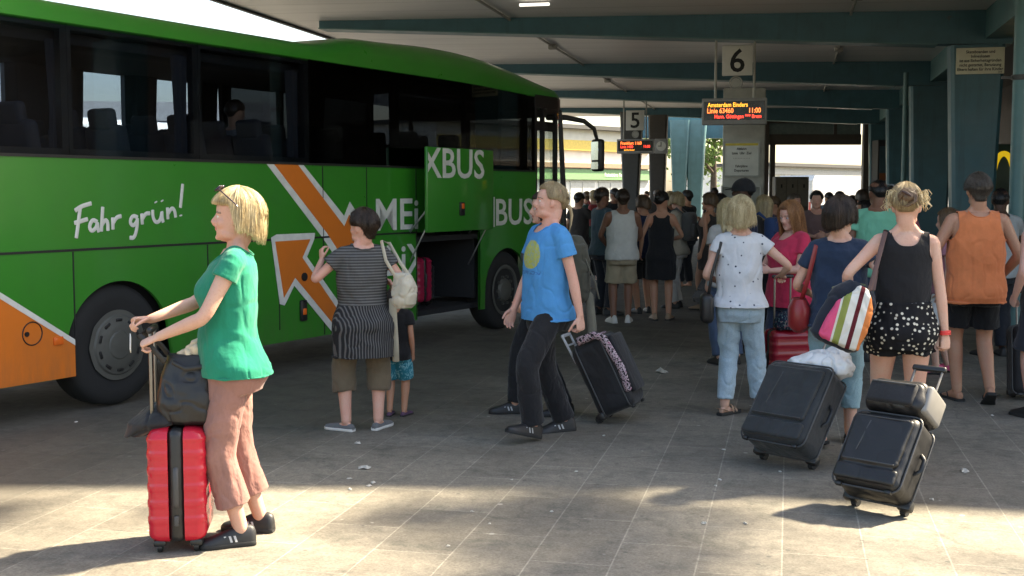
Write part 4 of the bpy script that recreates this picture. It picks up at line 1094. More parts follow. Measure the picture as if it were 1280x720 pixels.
# panelled building on the right with the restaurant sign
BR = empty('station_building', 'dark station building with brown cladding behind the teal columns on the right', 'building', (0, 0, 0), -AL)
g = MB(); g.box((10.4, 30, 2.45), (8.8, 30, 4.9)); g.build('wall', mat_plain('brown_cladding', (.060, .044, .040), .7, var=.3, scale=2), BR, False)
g = MB(); g.box((8.4, 28.2, 4.78), (10.0, 37.4, .16)); g.build('roof', M_GREYD, BR, False)
g = MB()
for i in range(6): g.box((5.99, 17 + i * 4.6, 1.7), (.04, 3.4, 2.6))
g.build('shop_window', mat_plain('shop_glass', (.03, .035, .035), .12), BR, False)
# notice on the near column
def textlines(lines, parent, mat, c, right, up, nrm, size, lh, align='CENTER', name='lettering', sx=.9):
    for i, b in enumerate(lines):
        if not b: continue
        me = text_mesh(b, size, .001, align, size * .012, sx); A = co_get(me); R_, U_, N_, C_ = (np.array(q) for q in (right, up, nrm, c))
        q = C_ + A[:, :1] * R_ + (A[:, 1:2] - (i * lh)) * U_ + A[:, 2:3] * N_; co_set(me, q); link(name, me, mat, parent)
Rr, Ff = V((AX[1], -AX[0], 0)), V((-AX[0], -AX[1], 0))      # right and facing direction of things set square to the building
def board(name, label, cat, c, w, h, mat, th=.03, frame=None):
    o = empty(name, label, cat, c, -AL); g = MB(); g.rbox((0, 0, 0), (w, th, h), .006, 2); g.build('panel', mat, o); 
    if frame:
        g = MB()
        for x in (-w / 2, w / 2): g.box((x, 0, 0), (.025, th + .02, h + .03))
        for z in (-h / 2, h / 2): g.box((0, 0, z), (w + .03, th + .022, .025))
        g.build('frame', frame, o, False)
    return o
p0 = ST(19.73, 2.82); p0.z = AT(1215, 76, p0.y).z
nb = board('notice', 'cream notice with five lines of black German text on the teal column', 'sign', p0, .70, .40, M_PAPER)
textlines(['Skateboarden und', 'Inlineskaten', 'ist aus Sicherheitsgründen', 'nicht gestattet, Benutzung', 'Eltern haften für ihre Kinder'], nb, M_INK, (0, -.019, .115), (1, 0, 0), (0, 0, 1), (0, -1, 0), .064, .066)
textlines(['ZOB'], nb, M_INK, (.29, -.019, -.185), (1, 0, 0), (0, 0, 1), (0, -1, 0), .03, .03)
# conduit pipes and junction boxes under the ceiling
for t_, s_a, s_b in ((-4.6, 9.0, 46), (.9, 10, 46)):
    g = MB(); g.cyl((t_, (s_a + s_b) / 2, zc(t_) - .035), (0, 1, 0), .022, s_b - s_a, 10); g.build('conduit', M_GREYL, CAN, True)
for t_, s_ in ((-4.6, 16.4), (-4.6, 23.6), (.9, 18.0), (.9, 24.5), (-4.6, 31.0)):
    g = MB(); g.rbox((t_, s_, zc(t_) - .05), (.16, .16, .09), .01, 1); g.build('junction_box', M_GREYL, CAN)
# platform signs hung from the beams
def platform_sign(s, u, num, poles, plate, ring, disp, lines, label_s, label_d):
    Y = s / (AX[1] + AX[0] * (u - 640) / FPX)
    c = AT(u, 240, Y); o = empty('platform_sign', label_s, 'sign', (c.x, c.y, 0), -AL); k = Y / FPX
    X = lambda uu: (uu - u) * k * 1.0
    Z = lambda vv: AT(u, vv, Y).z
    g = MB()
    for q in poles[:2]: g.cyl((X(q), 0, (Z(poles[2]) + Z(disp[1]) - .02) / 2 + .1), (0, 0, 1), .022, Z(poles[2]) - Z(disp[1]) + .25, 12)
    g.build('hanger', M_GREYL, o, True)
    g = MB(); g.rbox((X((plate[0] + plate[2]) / 2), -.04, (Z(plate[1]) + Z(plate[3])) / 2), ((plate[2] - plate[0]) * k, .05, Z(plate[1]) - Z(plate[3])), .012, 2); pl = g.build('number_plate', M_SIGNW, o)
    me = text_mesh(num, 1, .002, 'LEFT', .012); A = co_get(me); mn, mx = A.min(0), A.max(0); hh = (Z(plate[1]) - Z(plate[3])) * .78; sc = hh / (mx[1] - mn[1])
    q = np.empty_like(A); q[:, 0] = X((plate[0] + plate[2]) / 2) + (A[:, 0] - (mn[0] + mx[0]) / 2) * sc; q[:, 2] = (Z(plate[1]) + Z(plate[3])) / 2 + (A[:, 1] - (mn[1] + mx[1]) / 2) * sc; q[:, 1] = -.068 - A[:, 2]
    co_set(me, q); link('lettering', me, M_INK, pl)
    g = MB(); cz = Z(ring[1]); g.tube([V((X(ring[0]) + ring[2] * k * math.cos(t), -.05, cz + ring[2] * k * math.sin(t))) for t in [i * math.pi / 12 for i in range(25)]], .012, 8, (0, 1, 0), (False, False)); g.cyl((X(ring[0]), -.03, cz), (0, 1, 0), ring[2] * k * .8, .05, 24); g.build('loudspeaker', M_GREYL, o)
    d = empty('departure_display', label_d, 'display', (c.x, c.y, 0), -AL)
    w, h = (disp[2] - disp[0]) * k, Z(disp[1]) - Z(disp[3]); xc, zc_ = X((disp[0] + disp[2]) / 2), (Z(disp[1]) + Z(disp[3])) / 2
    g = MB(); g.rbox((xc, 0, zc_), (w, .16, h), .012, 2); g.build('housing', mat_plain('display_grey', (.30, .30, .30), .45), d)
    g = MB(); g.rbox((xc, -.083, zc_ + h * .03), (w * .93, .012, h * .70), .003, 1); g.build('screen', mat_plain('led_black', (.006, .005, .005), .25), d)
    for (b, al, xx, zz, sz, m) in lines:
        textlines([b], d, m, (xc + xx * w, -.091, zc_ + zz * h), (1, 0, 0), (0, 0, 1), (0, -1, 0), sz * h, .1, al, 'led_text', .82)
    return o, d, k, X, Z
LED_Y = mat_emit('led_amber', (1, .42, .05), .55); LED_O = mat_emit('led_orange', (1, .20, .05), .7); LED_R = mat_emit('led_red', (1, .06, .04), .7)
platform_sign(20.0, 917, '6', (893, 940, 52), (901, 57, 938, 95), (918, 104, 7.5), (877, 123, 956, 156),
    [('Amsterdam Einders', 'LEFT', -.41, .17, .23, LED_Y), ('Linie 63460', 'LEFT', -.42, -.06, .26, LED_O), ('11:00', 'RIGHT', .41, -.06, .26, LED_O), ('Hann. Göttingen *** Brem', 'RIGHT', .42, -.26, .20, LED_R)],
    'hanging platform sign with large black 6 on a pale plate', 'hanging departure display with amber and red lines under the number 6')
o5, d5, k5, X5, Z5 = platform_sign(34.8, 795, '5', (779, 807, 132), (782, 138, 805, 163), (794, 168, 4), (771, 174, 817, 192),
    [('Frankfurt 1160', 'LEFT', -.40, .12, .30, LED_O), ('Linie 1400', 'LEFT', -.40, -.12, .26, LED_R), ('11:00', 'RIGHT', .40, -.10, .26, LED_R), ('ab Dortmund', 'LEFT', -.30, -.30, .16, LED_Y)],
    'hanging platform sign with small black 5 on a pale plate', 'hanging departure display with red lines under the number 5')
ck = empty('platform_clock', 'small grey clock box beside the platform five display', 'clock', o5.location, -AL); g = MB(); g.rbox((X5(826), 0, Z5(183)), (16 * k5, .16, 18 * k5), .01, 2); g.build('case', mat_plain('display_grey', (.3, .3, .3)), ck); g = MB(); g.cyl((X5(826), -.085, Z5(183)), (0, 1, 0), 6 * k5, .02, 24); g.build('dial', M_SIGNW, ck)
g = MB(); g.box((X5(826), -.099, Z5(183) + .05), (.02, .006, .13)); g.box((X5(826) - .04, -.099, Z5(183)), (.09, .006, .02)); g.build('hand', M_INK, ck, False)
# information pillar with timetable
pc = AT(929, 240, 21.2); ip = empty('information_pillar', 'light grey information pillar behind the platform six sign', 'pillar', (pc.x, pc.y, 0), -AL); g = MB(); g.rbox((0, 0, 1.75), (.72, .30, 3.5), .02, 2); g.build('shaft', mat_plain('pillar_grey', (.42, .41, .37), .6), ip)
z1, z0 = AT(926, 178, 21.05).z, AT(926, 220, 21.05).z
tt = board('timetable', 'white timetable board with a yellow top band on the light grey pillar', 'sign', ST(*(lambda p: (p.x * AX[0] + p.y * AX[1] - .18, p.x * AX[1] - p.y * AX[0] - .03))(pc)) + V((0, 0, (z0 + z1) / 2)), .60, z1 - z0, M_SIGNW, .03, M_GREYL)
g = MB(); g.box((0, -.019, .255), (.56, .006, .04)); g.build('band', mat_plain('yellow_band', (.70, .55, .08), .6), tt, False)
textlines(['Abfahrt', 'Linie  Uhr  Ziel', '. . . . . . . . . . .', '', 'Fahrpläne', 'Departures'], tt, M_INK, (0, -.018, .16), (1, 0, 0), (0, 0, 1), (0, -1, 0), .06, .075)
z1, z0 = AT(926, 233, 21.05).z, AT(926, 262, 21.05).z
pb_ = board('poster_case', 'glazed grey poster case below the timetable board on the pillar', 'sign', tt.location + V((0, 0, (z0 + z1) / 2 - tt.location.z)), .66, z1 - z0, mat_plain('poster_dim', (.20, .20, .17), .3), .03, M_GREYL)
# glazed hall front in dark brown frames
HF = empty('hall_front', 'dark brown framed glazed hall front with bright opening at the far end', 'building', (0, 0, 0), 0)
Yh = 43.5
def hpx(u, v): return AT(u, v, Yh)
g = MB()
def bar(u0, v0, u1, v1, dy=0.0, d=.25, gg=None):
    a, b = hpx(u0, v1), hpx(u1, v0); (gg or g).box(((a.x + b.x) / 2, Yh + dy, (a.z + b.z) / 2), (b.x - a.x, d, b.z - a.z))
bar(944, 150, 961, 299.5); bar(1076, 150, 1107, 299.5, .01); bar(961, 142, 1076, 154, .02); bar(961, 168, 1076, 181, .03); bar(1042, 154, 1046, 168, .0, .1); bar(961, 181, 969, 299.5, .04, .2)
g.build('frame', M_BROWN, HF, False)
g = MB(); bar(961, 154, 1042, 168, .0, .03, g); bar(1046, 154, 1076, 168, .0, .03, g); g.build('fanlight', mat_plain('dull_pane', (.14, .18, .18), .2), HF, False)
lk = MB(); a, b = AT(966, 298, 42.0), AT(1009, 221, 42.0); LK = empty('locker_block', 'dark brown locker block with a row of doors in front of the bright opening', 'lockers', ((a.x + b.x) / 2, 42.0, 0)); wdt = b.x - a.x
lk.rbox((0, 0, b.z / 2), (wdt, .5, b.z), .01, 2); lk.build('cabinet', mat_plain('locker_brown', (.12, .105, .085), .6), LK)
for i in range(3):
    x = -wdt / 2 + wdt * (i + .5) / 3; d_ = MB(); d_.rbox((x, -.26, b.z - .55), (wdt / 3 - .03, .02, .95), .006, 1); dd = d_.build('door', mat_plain('locker_door', (.17, .15, .12), .55), LK); h_ = MB(); h_.box((x + .02, -.277, b.z - .32), (.05, .02, .12)); h_.build('handle', M_INK, dd, False)
# kiosk wall right of the hall with a dim poster
a, b = AT(1109, 240, 40), AT(1121, 170, 40); kp = empty('kiosk', 'dim kiosk with orange and teal poster between hall front and second column', 'kiosk', (AT(1120, 240, 40).x, 40.0, 0)); g = MB(); g.box((0, 0, 1.7), (1.5, .8, 3.4)); g.build('wall', mat_plain('kiosk_dark', (.05, .05, .055), .7), kp, False)
g = MB(); g.box((-.42, -.41, 2.75), (.55, .02, .9)); g.build('poster', mat_plain('poster_teal', (.07, .13, .16), .4), kp, False); g = MB(); g.box((-.42, -.43, 2.2), (.55, .02, .24)); g.build('poster', mat_plain('poster_orange', (.30, .10, .04), .4), kp, False)
# yellow arch sign
ps_ = AT(1257, 214, 24.0); ms = empty('arch_sign', 'dark green sign panel with a yellow arch beside the downpipe', 'sign', ps_, -AL); ms.location.z = 0; z_ = lambda v: AT(1257, v, 24.0).z
g = MB(); g.rbox((.25, .06, (z_(180) + z_(252)) / 2), (1.05, .06, z_(180) - z_(252)), .02, 2); g.build('panel', mat_plain('sign_green', (.012, .040, .022), .4), ms)
g = MB()
for cx in (.03, .43):
    pts = []; r_ = []
    for i in range(25):
        t = math.pi * i / 24; x = -.20 * math.cos(t) - .07; z = z_(243) + (z_(192) - z_(243)) * math.sin(t) ** .62; pts.append(V((cx + x, -.0 - .001 * (cx > .2), z))); r_.append((.055, .02))
    g.tube(pts, r_, 8, (0, 1, 0), (False, False))
lg = g.build('logo', mat_plain('sign_yellow', (.80, .56, .02), .45), ms); bs_ = [n for n in MATS['sign_yellow'].node_tree.nodes if n.type == 'BSDF_PRINCIPLED'][0]; bs_.inputs['Emission Color'].default_value = (1, .68, .03, 1); bs_.inputs['Emission Strength'].default_value = .10
# ------------------------------------------------------------------ beyond the canopy
M_WALLW = mat_plain('pale_render', (.80, .78, .72), .8, var=.08, scale=1.5); M_PANE = mat_plain('window_pane', (.05, .06, .07), .12)
def facade(name, label, cat, u0, u1, Y, ztop, bands, mat, dep=8, rz=0.0, wk=1.0):
    a, b = AT(u0, 240, Y), AT(u1, 240, Y); o = empty(name, label, cat, ((a.x + b.x) / 2, Y, 0), rz); w = (b.x - a.x) * wk
    g = MB(); g.box((0, dep / 2, ztop / 2), (w, dep, ztop)); g.build('wall', mat, o, False)
    g = MB(); g.box((0, dep / 2 - .3, ztop + .12), (w + .6, dep + .8, .24)); g.build('roof', M_GREYD, o, False)
    for i, (z0, z1, m, nm, pr) in enumerate(bands):
        g = MB(); g.box((0, -.06 * pr, (z0 + z1) / 2), (w * .995, .12 * pr, z1 - z0)); g.build(nm, m, o, False)
    return o, w
M_YEL = mat_plain('fascia_yellow', (.75, .55, .12), .6); M_FGRN = mat_plain('fascia_green', (.16, .32, .14), .6); M_FBRN = mat_plain('fascia_brown', (.30, .20, .13), .6)
Yf = 72; zf = lambda v: AT(760, v, Yf).z
o, w = facade('shop_building', 'bright pale shop building with yellow and green fascia bands beyond the bus', 'building', 560, 822, Yf, zf(160), [(zf(187), zf(174), M_YEL, 'yellow_fascia', 2), (zf(209), zf(203), M_FBRN, 'brown_ledge', 3), (zf(224), zf(211), M_FGRN, 'green_fascia', 2)], M_WALLW, 8, R(46), 1.5)
for i in range(7):
    x = -w / 2 + w * (i + .5) / 7; g = MB(); g.box((x, -.02, 1.35), (w / 7 * .84, .06, 1.9)); f_ = g.build('window', mat_plain('shop_pane', (.45, .47, .45), .25), o, False); g = MB(); g.box((x, -.03, 2.34), (w / 7 * .9, .10, .08)); g.box((x, -.03, 1.35), (.06, .09, 1.9)); g.build('frame', M_GREYL, f_, False)
textlines(['Reisebüro Fernbus Ticket'], o, M_SIGNW, (w * .33, -.26, (zf(224) + zf(211)) / 2 - .12), (1, 0, 0), (0, 0, 1), (0, -1, 0), .36, .4)
Yg = 95; zg = lambda v: AT(1020, v, Yg).z
o, w = facade('far_hall', 'long white hall seen through the brown framed opening', 'building', 940, 1130, Yg, 3.6, [(3.3, 3.0, M_GREYL, 'ledge', 2)], M_WALLW, 8, R(46), 1.5)
for i in range(6):
    x = -w / 2 + w * (i + .5) / 6; g = MB(); g.box((x, -.02, 2.0), (w / 6 * .7, .06, 2.2)); g.build('window', mat_plain('shop_pane', (.45, .47, .45), .25), o, False)
# white van standing in the opening
vx = AT(1032, 240, 54.0); VN = empty('delivery_van', 'white delivery van parked broadside beyond the locker block', 'van', (vx.x + .3, 54.0, 0), R(38))
g = MB(); prof = [(-2.6, .45), (-2.6, 2.2), (-2.45, 2.42), (1.0, 2.42), (1.35, 2.30), (1.95, 1.45), (2.75, 1.20), (2.85, .95), (2.85, .45)]
g.prism(prof, (0, -.95, 0), (1, 0, 0), (0, 0, 1), (0, 1, 0), 1.9); g.build('body', mat_plain('van_white', (.72, .72, .70), .3), VN, True, 30)
g = MB(); g.prism([(1.02, 1.5), (1.02, 2.15), (1.28, 2.15), (1.78, 1.5)], (0, -.955, 0), (1, 0, 0), (0, 0, 1), (0, -1, 0), .01); g.build('window', M_PANE, VN, False)
for x in (-1.75, 1.9):
    g = MB(); g.cyl((x, -.80, .36), (0, 1, 0), .36, .26, 28); wv = g.build('wheel', M_RUB, VN); g = MB(); g.cyl((x, -.935, .36), (0, 1, 0), .2, .02, 20); g.build('rim', M_RIM, wv)
g = MB(); g.rbox((-2.58, -.80, 1.1), (.06, .12, .35), .01, 1); g.build('tail_lamp', mat_plain('red_lens', (.5, .02, .02), .3), VN)
# left of the bus: low white hall and a parked white coach
LH = empty('low_hall', 'long low pale hall with grey roof seen through the coach windows', 'building', (-33, 46, 0), R(8)); g = MB(); g.box((0, 4, 2.1), (46, 8, 4.2)); g.build('wall', M_WALLW, LH, False)
g = MB(); g.prism([(-1.0, 4.2), (-1.0, 4.5), (4, 5.6), (9, 4.5), (9, 4.2)], (-23.5, 0, 0), (0, 1, 0), (0, 0, 1), (1, 0, 0), 47); g.build('roof', mat_plain('grey_roof', (.16, .17, .18), .6), LH, False)
for i in range(14):
    g = MB(); g.box((-21 + i * 3.2, -.02, 2.3), (2.0, .06, 1.3)); g.build('window', M_PANE, LH, False)
CO = empty('parked_coach', 'white coach parked in the sun beyond the green coach, seen through its windows', 'bus', (-12.5, 27.5, 0), R(60)); g = MB(); g.rbox((0, 0, 1.95), (11.5, 2.5, 3.1), .25, 4); g.build('body', mat_plain('coach_white', (.70, .71, .72), .3), CO, True, 40)
for sy in (-1, 1):
    g = MB(); g.box((0, sy * 1.252, 2.45), (10.6, .02, .95)); g.build('window', M_PANE, CO, False)
    for x in (-3.2, 3.6): g = MB(); g.cyl((x, sy * 1.15, .5), (0, 1, 0), .5, .3, 28); g.build('wheel', M_RUB, CO)
# trees
def mat_leaf(name, a, b):
    t = NT(name); v = t.coord(); c = t.mix(t.ramp(t.noise(v, 1.1, 4), [(.35, 0.0), (.7, 1.0)]), a, b)
    p = t.bsdf(c, .6, 0, .3); p.inputs['Transmission Weight'].default_value = 0
    d = t.n('ShaderNodeBsdfTranslucent'); t.l(c, d.inputs[0]); mx = t.n('ShaderNodeMixShader'); mx.inputs[0].default_value = .4; t.l(p.outputs[0], mx.inputs[1]); t.l(d.outputs[0], mx.inputs[2]); t.l(mx.outputs[0], t.out.inputs['Surface']); return t.m
M_LEAF = mat_leaf('leaf', (.10, .17, .04), (.20, .28, .08)); M_BARK = mat_plain('bark', (.09, .065, .045), .9, var=.3, bump=.4)
def make_tree(h, rad, seed, label, loc):
    rnd = random.Random(seed); o = empty('tree', label, 'tree', loc, rnd.uniform(0, 6), 'trees beyond the station')
    g = MB(); top = V((rnd.uniform(-.3, .3), rnd.uniform(-.3, .3), h * .8)); g.tube([V((0, 0, -.05)), V((.05, 0, h * .25)), top * .6, top], [.24, .19, .13, .04], 10, (0, 1, 0)); tips = []
    for i in range(11):
        z = h * rnd.uniform(.32, .78); a = i * 2.4 + rnd.uniform(-.4, .4); L = rad * rnd.uniform(.5, .9) * (1.1 - abs(z / h - .5)); b = top * (z / (h * .8)); e = b + V((math.cos(a) * L, math.sin(a) * L, L * rnd.uniform(.25, .7)))
        g.tube([b, b.lerp(e, .5) + V((0, 0, .1)), e], [.075, .05, .02], 7, (0, 0, 1)); tips += [e, b.lerp(e, .6)]
    g.build('trunk', M_BARK, o); g = MB(); tips.append(top)
    for tp_ in tips:
        for c in range(5):
            cc = tp_ + V((rnd.gauss(0, .5), rnd.gauss(0, .5), rnd.gauss(0, .4))) * rad * .32; cr = rad * rnd.uniform(.13, .26)
            for k in range(34):
                d = V((rnd.gauss(0, 1), rnd.gauss(0, 1), rnd.gauss(0, .8))); p = cc + d * cr * .55; s_ = rnd.uniform(.09, .19)
                n = V((rnd.gauss(0, 1), rnd.gauss(0, 1), rnd.gauss(.6, 1))).normalized(); a = n.orthogonal().normalized(); b = n.cross(a)
                g.add([p - a * s_, p - b * s_ * .6, p + a * s_, p + b * s_ * .6], [(0, 1, 2, 3)])
    g.build('crown', M_LEAF, o, False); return o
TREES = [(893, 66, 8.0, 3.0, 'light green tree filling the gap right of the pale teal piers')]
for i, (u, Y, h, r_, lb) in enumerate(TREES): p = AT(u, 240, Y); make_tree(h, r_, 11 + i, lb, (p.x, p.y, 0))
# tree added out of view beside the canopy: its crown dapples the foreground sunlight
def sun_dapple_tree():
    rnd = random.Random(5); o = empty('tree', 'unseen tree added beside the canopy to dapple the foreground sunlight', 'tree', ST(8.4, 9.6)); o.rotation_euler = (0, 0, -AL)
    g = MB(); g.tube([V((0, 0, -.05)), V((-.1, .05, 3)), V((-.2, .1, 5.5)), V((-.2, .1, 8.5))], [.2, .16, .12, .04], 10, (0, 1, 0)); lf = MB()
    clumps = [(-.2, .1, 8.6, 1.3), (.9, .5, 7.6, 1.1), (.6, -1.0, 7.4, 1.1), (-1.0, -.9, 8.0, .9)]
    # long shading limbs over the edge of the canopy (x across, y along, from the trunk)
    for dx, dy, z, r_ in ((-5.25, 1.55, 7.0, .60), (-4.95, 1.05, 7.1, .55), (-5.45, 2.05, 7.1, .50), (-5.1, .55, 7.0, .5), (-4.7, 1.9, 6.9, .34), (-7.3, .75, 5.6, .26), (-8.5, .62, 5.5, .22), (-6.4, 1.0, 5.7, .24), (-9.4, .30, 5.6, .26), (-10.9, .0, 5.6, .22)):
        g.tube([V((-.18, .1, 5.6)), V((dx * .5, dy * .5, 6.7)), V((dx, dy, z))], [.07, .045, .015], 7, (0, 0, 1)); clumps.append((dx, dy, z, r_))
    g.build('trunk', M_BARK, o)
    for x, y, z, r_ in clumps:
        for k in range(int(150 * r_ / .45 * (2.6 if .45 <= r_ < .8 else 1 if r_ < .8 else 2.2))):
            p = V((x, y, z)) + V((rnd.gauss(0, .55), rnd.gauss(0, .55), rnd.gauss(0, .4))) * r_; s_ = rnd.uniform(.05, .10)
            n = V((rnd.gauss(0, 1), rnd.gauss(0, 1), rnd.gauss(.6, 1))).normalized(); a = n.orthogonal().normalized(); b = n.cross(a); lf.add([p - a * s_, p - b * s_ * .6, p + a * s_, p + b * s_ * .6], [(0, 1, 2, 3)])
    lf.build('crown', M_LEAF, o, False)
sun_dapple_tree()
# ------------------------------------------------------------------ luggage and bags
M_NYL = mat_cloth('black_nylon', (.016, .016, .018), .62, .2, crease=.35); M_NYLG = mat_cloth('charcoal_nylon', (.026, .029, .031), .55, .2, crease=.35); M_LEATH = mat_plain('black_leather', (.010, .0095, .0095), .46, bump=.15, scale=16)
M_PLB = mat_plain('black_plastic', (.016, .016, .016), .4); M_PIPE = mat_plain('piping', (.05, .05, .05), .5)
M_RED = mat_plain('red_shell', (.50, .014, .032), .22, var=.06); M_DRED = mat_plain('dark_red_shell', (.26, .010, .022), .18, var=.08); M_RODG = mat_plain('rod_grey', (.22, .20, .17), .35, .8); M_WPL = mat_plain('white_plastic', (.70, .72, .74), .35, bump=.3, scale=6)
def soft_case(label, loc, yaw, tilt, W, D, H, mat=None, handle=.45, pocket=True, group=None, trim=None, side=True):
    """upright soft trolley case: front pocket faces -Y, rails at +Y, wheels on the rear bottom edge; then tipped towards +Y about the wheels"""
    mat = mat or M_NYL
    o = empty('trolley_suitcase', label, 'suitcase', loc, yaw, group); o.rotation_mode = 'QUATERNION'
    q = M4.Rotation(yaw, 3, 'Z') @ M4.Rotation(-tilt, 3, 'X'); o.rotation_quaternion = q.to_quaternion()
    r0 = .030; y0 = -D / 2 + .02        # wheel axle sits at the origin, raised by its radius
    lift = V(loc) + V((0, 0, r0)); o.location = lift
    def b(p): return V(p) + V((0, -.012, -.004))
    def bulge(p): 
        k = 1 + .05 * (1 - (2 * p.z / H) ** 2); return V((p.x * (1 + .02 * (1 - (2 * p.z / H) ** 2)), p.y * k if p.y < 0 else p.y, p.z))
    g = MB(); g.rbox(b((0, -D / 2, H / 2)), (W, D, H), min(.055, D * .22), 4, None, None, bulge); me = remesh(g, .0085, 5, .5); folds(me, .0035, (9, 9, 9), int(W * 100), .6); sh = link('shell', me, mat, o)
    g = MB()
    if pocket:
        g.rbox(b((0, -D - .006, H * .60)), (W * .90, .036, H * .62), .017, 4, None, None, lambda p: V((p.x * (1 - .06 * (.5 - p.z / (H * .62))), p.y, p.z - .03 * (1 - (2 * p.x / W) ** 2) * (p.z < 0)))); g.rbox(b((0, -D - .003, H * .145)), (W * .92, .03, H * .20), .014, 3)
        me = remesh(g, .0065, 3, .5); folds(me, .003, (10, 10, 10), int(W * 70), .8); link('front_pocket', me, mat, o)
    g = MB(); e = .006
    for y in (-D * .18, -D * .86):
        w2, h2, rr = W / 2 + .004, H / 2 + .003, .05; pts = []
        for cx, cz, a0 in ((1, 1, 0), (-1, 1, 90), (-1, -1, 180), (1, -1, 270)):
            for i in range(5):
                a = R(a0 + 90 * i / 4); pts.append(b((cx * (w2 - rr) + rr * math.cos(a), y, H / 2 + cz * (h2 - rr) + rr * math.sin(a))))
        pts.append(pts[0]); g.tube(pts, e, 6, (0, 1, 0), (False, False))
    if pocket:
        for z in (H * .885, H * .295): g.tube([b((-W * .38, -D - .023, z)), b((W * .38, -D - .023, z))], .004, 6)
        g.tube([b((-W * .22, -D - .024, H * .42)), b((-W * .16, -D - .024, H * .82))], .004, 6)
    g.build('zip', M_PIPE, o)
    for sx in (-1, 1):
        g = MB(); g.rbox(b((sx * (W / 2 - .035), -.022, .016)), (.08, .055, .06), .014, 2); g.build('corner_guard', M_PLB, o); g = MB(); g.rbox(b((sx * (W / 2 - .05), -D + .03, -.004)), (.04, .03, .022), .008, 2); g.build('foot', M_PLB, o)
    for sx in (-1, 1):
        g = MB(); g.cyl((sx * (W / 2 - .05), 0, 0), (1, 0, 0), r0, .03, 20); g.build('wheel', M_RUB, o)
    if side:
        g = MB(); x = W / 2 + .012
        g.tube([b((x - .01, -D * .5, H * .36)), b((x + .018, -D * .5, H * .42)), b((x + .018, -D * .5, H * .56)), b((x - .01, -D * .5, H * .62))], [(.012, .006)] * 4, 8); g.build('side_handle', M_PLB, o)
    if handle:
        g = MB()
        for sx in (-1, 1): g.tube([b((sx * .08, .012, H * .2)), b((sx * .08, .012, H + handle))], .008, 8)
        h_ = g.build('telescopic_handle', M_RODG, o); g = MB(); g.rbox(b((0, .012, H + handle)), (.20, .03, .035), .012, 3); g.build('grip', M_PLB, h_)
    return o, q, lift
def hand_point(q, lift, W, H, handle): return lift + q @ V((0, -.008, H + handle + .02))
def hard_case(label, loc, yaw, W, D, H, mat, name='hard_suitcase', handle=.45, group=None, band=True):
    o = empty(name, label, 'suitcase', loc, yaw, group); z0 = .05
    for s_ in (-1, 1):
        def ribs(p, s_=s_):
            k = .006 * (.5 + .5 * math.cos(p.z / H * math.pi * 2 * 6)); return V((p.x + (math.copysign(k, p.x) if abs(p.x) > D * .2 - .02 else 0), p.y + math.copysign(k, p.y), p.z))
        g = MB(); g.rbox((0, 0, 0), (D / 2 - .02, W, H), .045, 4)
        vs = []
        bm = bmesh.new(); bmesh.ops.create_grid(bm, x_segments=1, y_segments=1, size=.5); bm.free()
        # shell half as a loft along z so that the moulded ribs follow the body
        g = MB(); rings = []; n = 74
        for i in range(n + 1):
            t = i / n; z = t * H; rr = .05; e = min(z, H - z); ins = 0 if e > rr else rr - math.sqrt(max(0, rr * rr - (rr - e) ** 2))
            k = .0035 * max(0, math.sin(z / H * math.pi * 2 * 7 - 1.2)) ** .5 if .1 < t < .92 else 0
            dx, wy = (D / 2 - .036) , W / 2 - ins + k; c = []
            x_in, x_out = .036, D / 2 - ins + k
            for px, py in rr_poly(x_in, x_out, wy, .045): c.append(V((s_ * px, py, z0 + z)))
            rings.append(c)
        g.ring_loft(rings); g.build('shell', mat, o, True, 60)
    g = MB(); g.rbox((0, 0, z0 + H / 2), (.080, W - .004, H - .004), .035, 3); bd = g.build('zip_band', M_PLB, o)
    for y in (-1, 1): g = MB(); g.tube([(0, y * (W / 2 - .004), z0 + H * .32), (0, y * (W / 2 + .008), z0 + H * .36), (0, y * (W / 2 + .008), z0 + H * .62), (0, y * (W / 2 - .004), z0 + H * .66)], [(.013, .007)] * 4, 8, (0, 1, 0)); g.build('side_handle', M_PIPE, o)
    g = MB(); g.rbox((0, -W / 2 + .002, z0 + H * .20), (.022, .02, .05), .005, 2); g.build('lock', M_PIPE, o)
    for sx in (-1, 1):
        for sy in (-1, 1):
            g = MB(); c = V((sx * (D / 2 - .05), sy * (W / 2 - .05), .025)); g.rbox(c + V((0, 0, .022)), (.06, .06, .035), .012, 2); g.cyl(c, (1, 0, 0), .024, .022, 16); g.build('wheel', M_PLB, o)
    if handle:
        g = MB()
        for sy in (-1, 1): g.tube([(-D / 2 - .004 + .02, sy * .07, z0 + H * .9), (-D / 2 - .004 + .02, sy * .07, z0 + H + handle)], .0085, 8)
        h_ = g.build('telescopic_handle', M_RODG, o); g = MB(); g.rbox((-D / 2 + .016, 0, z0 + H + handle), (.03, .19, .03), .012, 3); g.build('grip', M_PLB, h_)
    return o
def rr_poly(x0, x1, wy, r):
    out = [(x0, -wy), ]
    for i in range(6): a = R(-90 + 90 * i / 5); out.append((x1 - r + r * math.cos(a), -wy + r + r * math.sin(a)))
    for i in range(6): a = R(90 * i / 5); out.append((x1 - r + r * math.cos(a), wy - r + r * math.sin(a)))
    out.append((x0, wy)); return out
def sack(name, label, cat, loc, yaw, rings, mat, vox=.008, fold=.008, ff=(12, 12, 8), seed=5, group=None, part='bag_body'):
    """soft bag from stacked rings (z, rx, ry, cx, cy)"""
    o = empty(name, label, cat, loc, yaw, group); g = MB()
    g.ring_loft([sring(V((r[3] if len(r) > 3 else 0, r[4] if len(r) > 4 else 0, r[0])), V((1, 0, 0)), V((0, 1, 0)), r[1], r[2], 24, 2.6) for r in rings])
    me = remesh(g, vox, 4, .5); folds(me, fold, ff, seed, 1.2); link(part, me, mat, o); return o
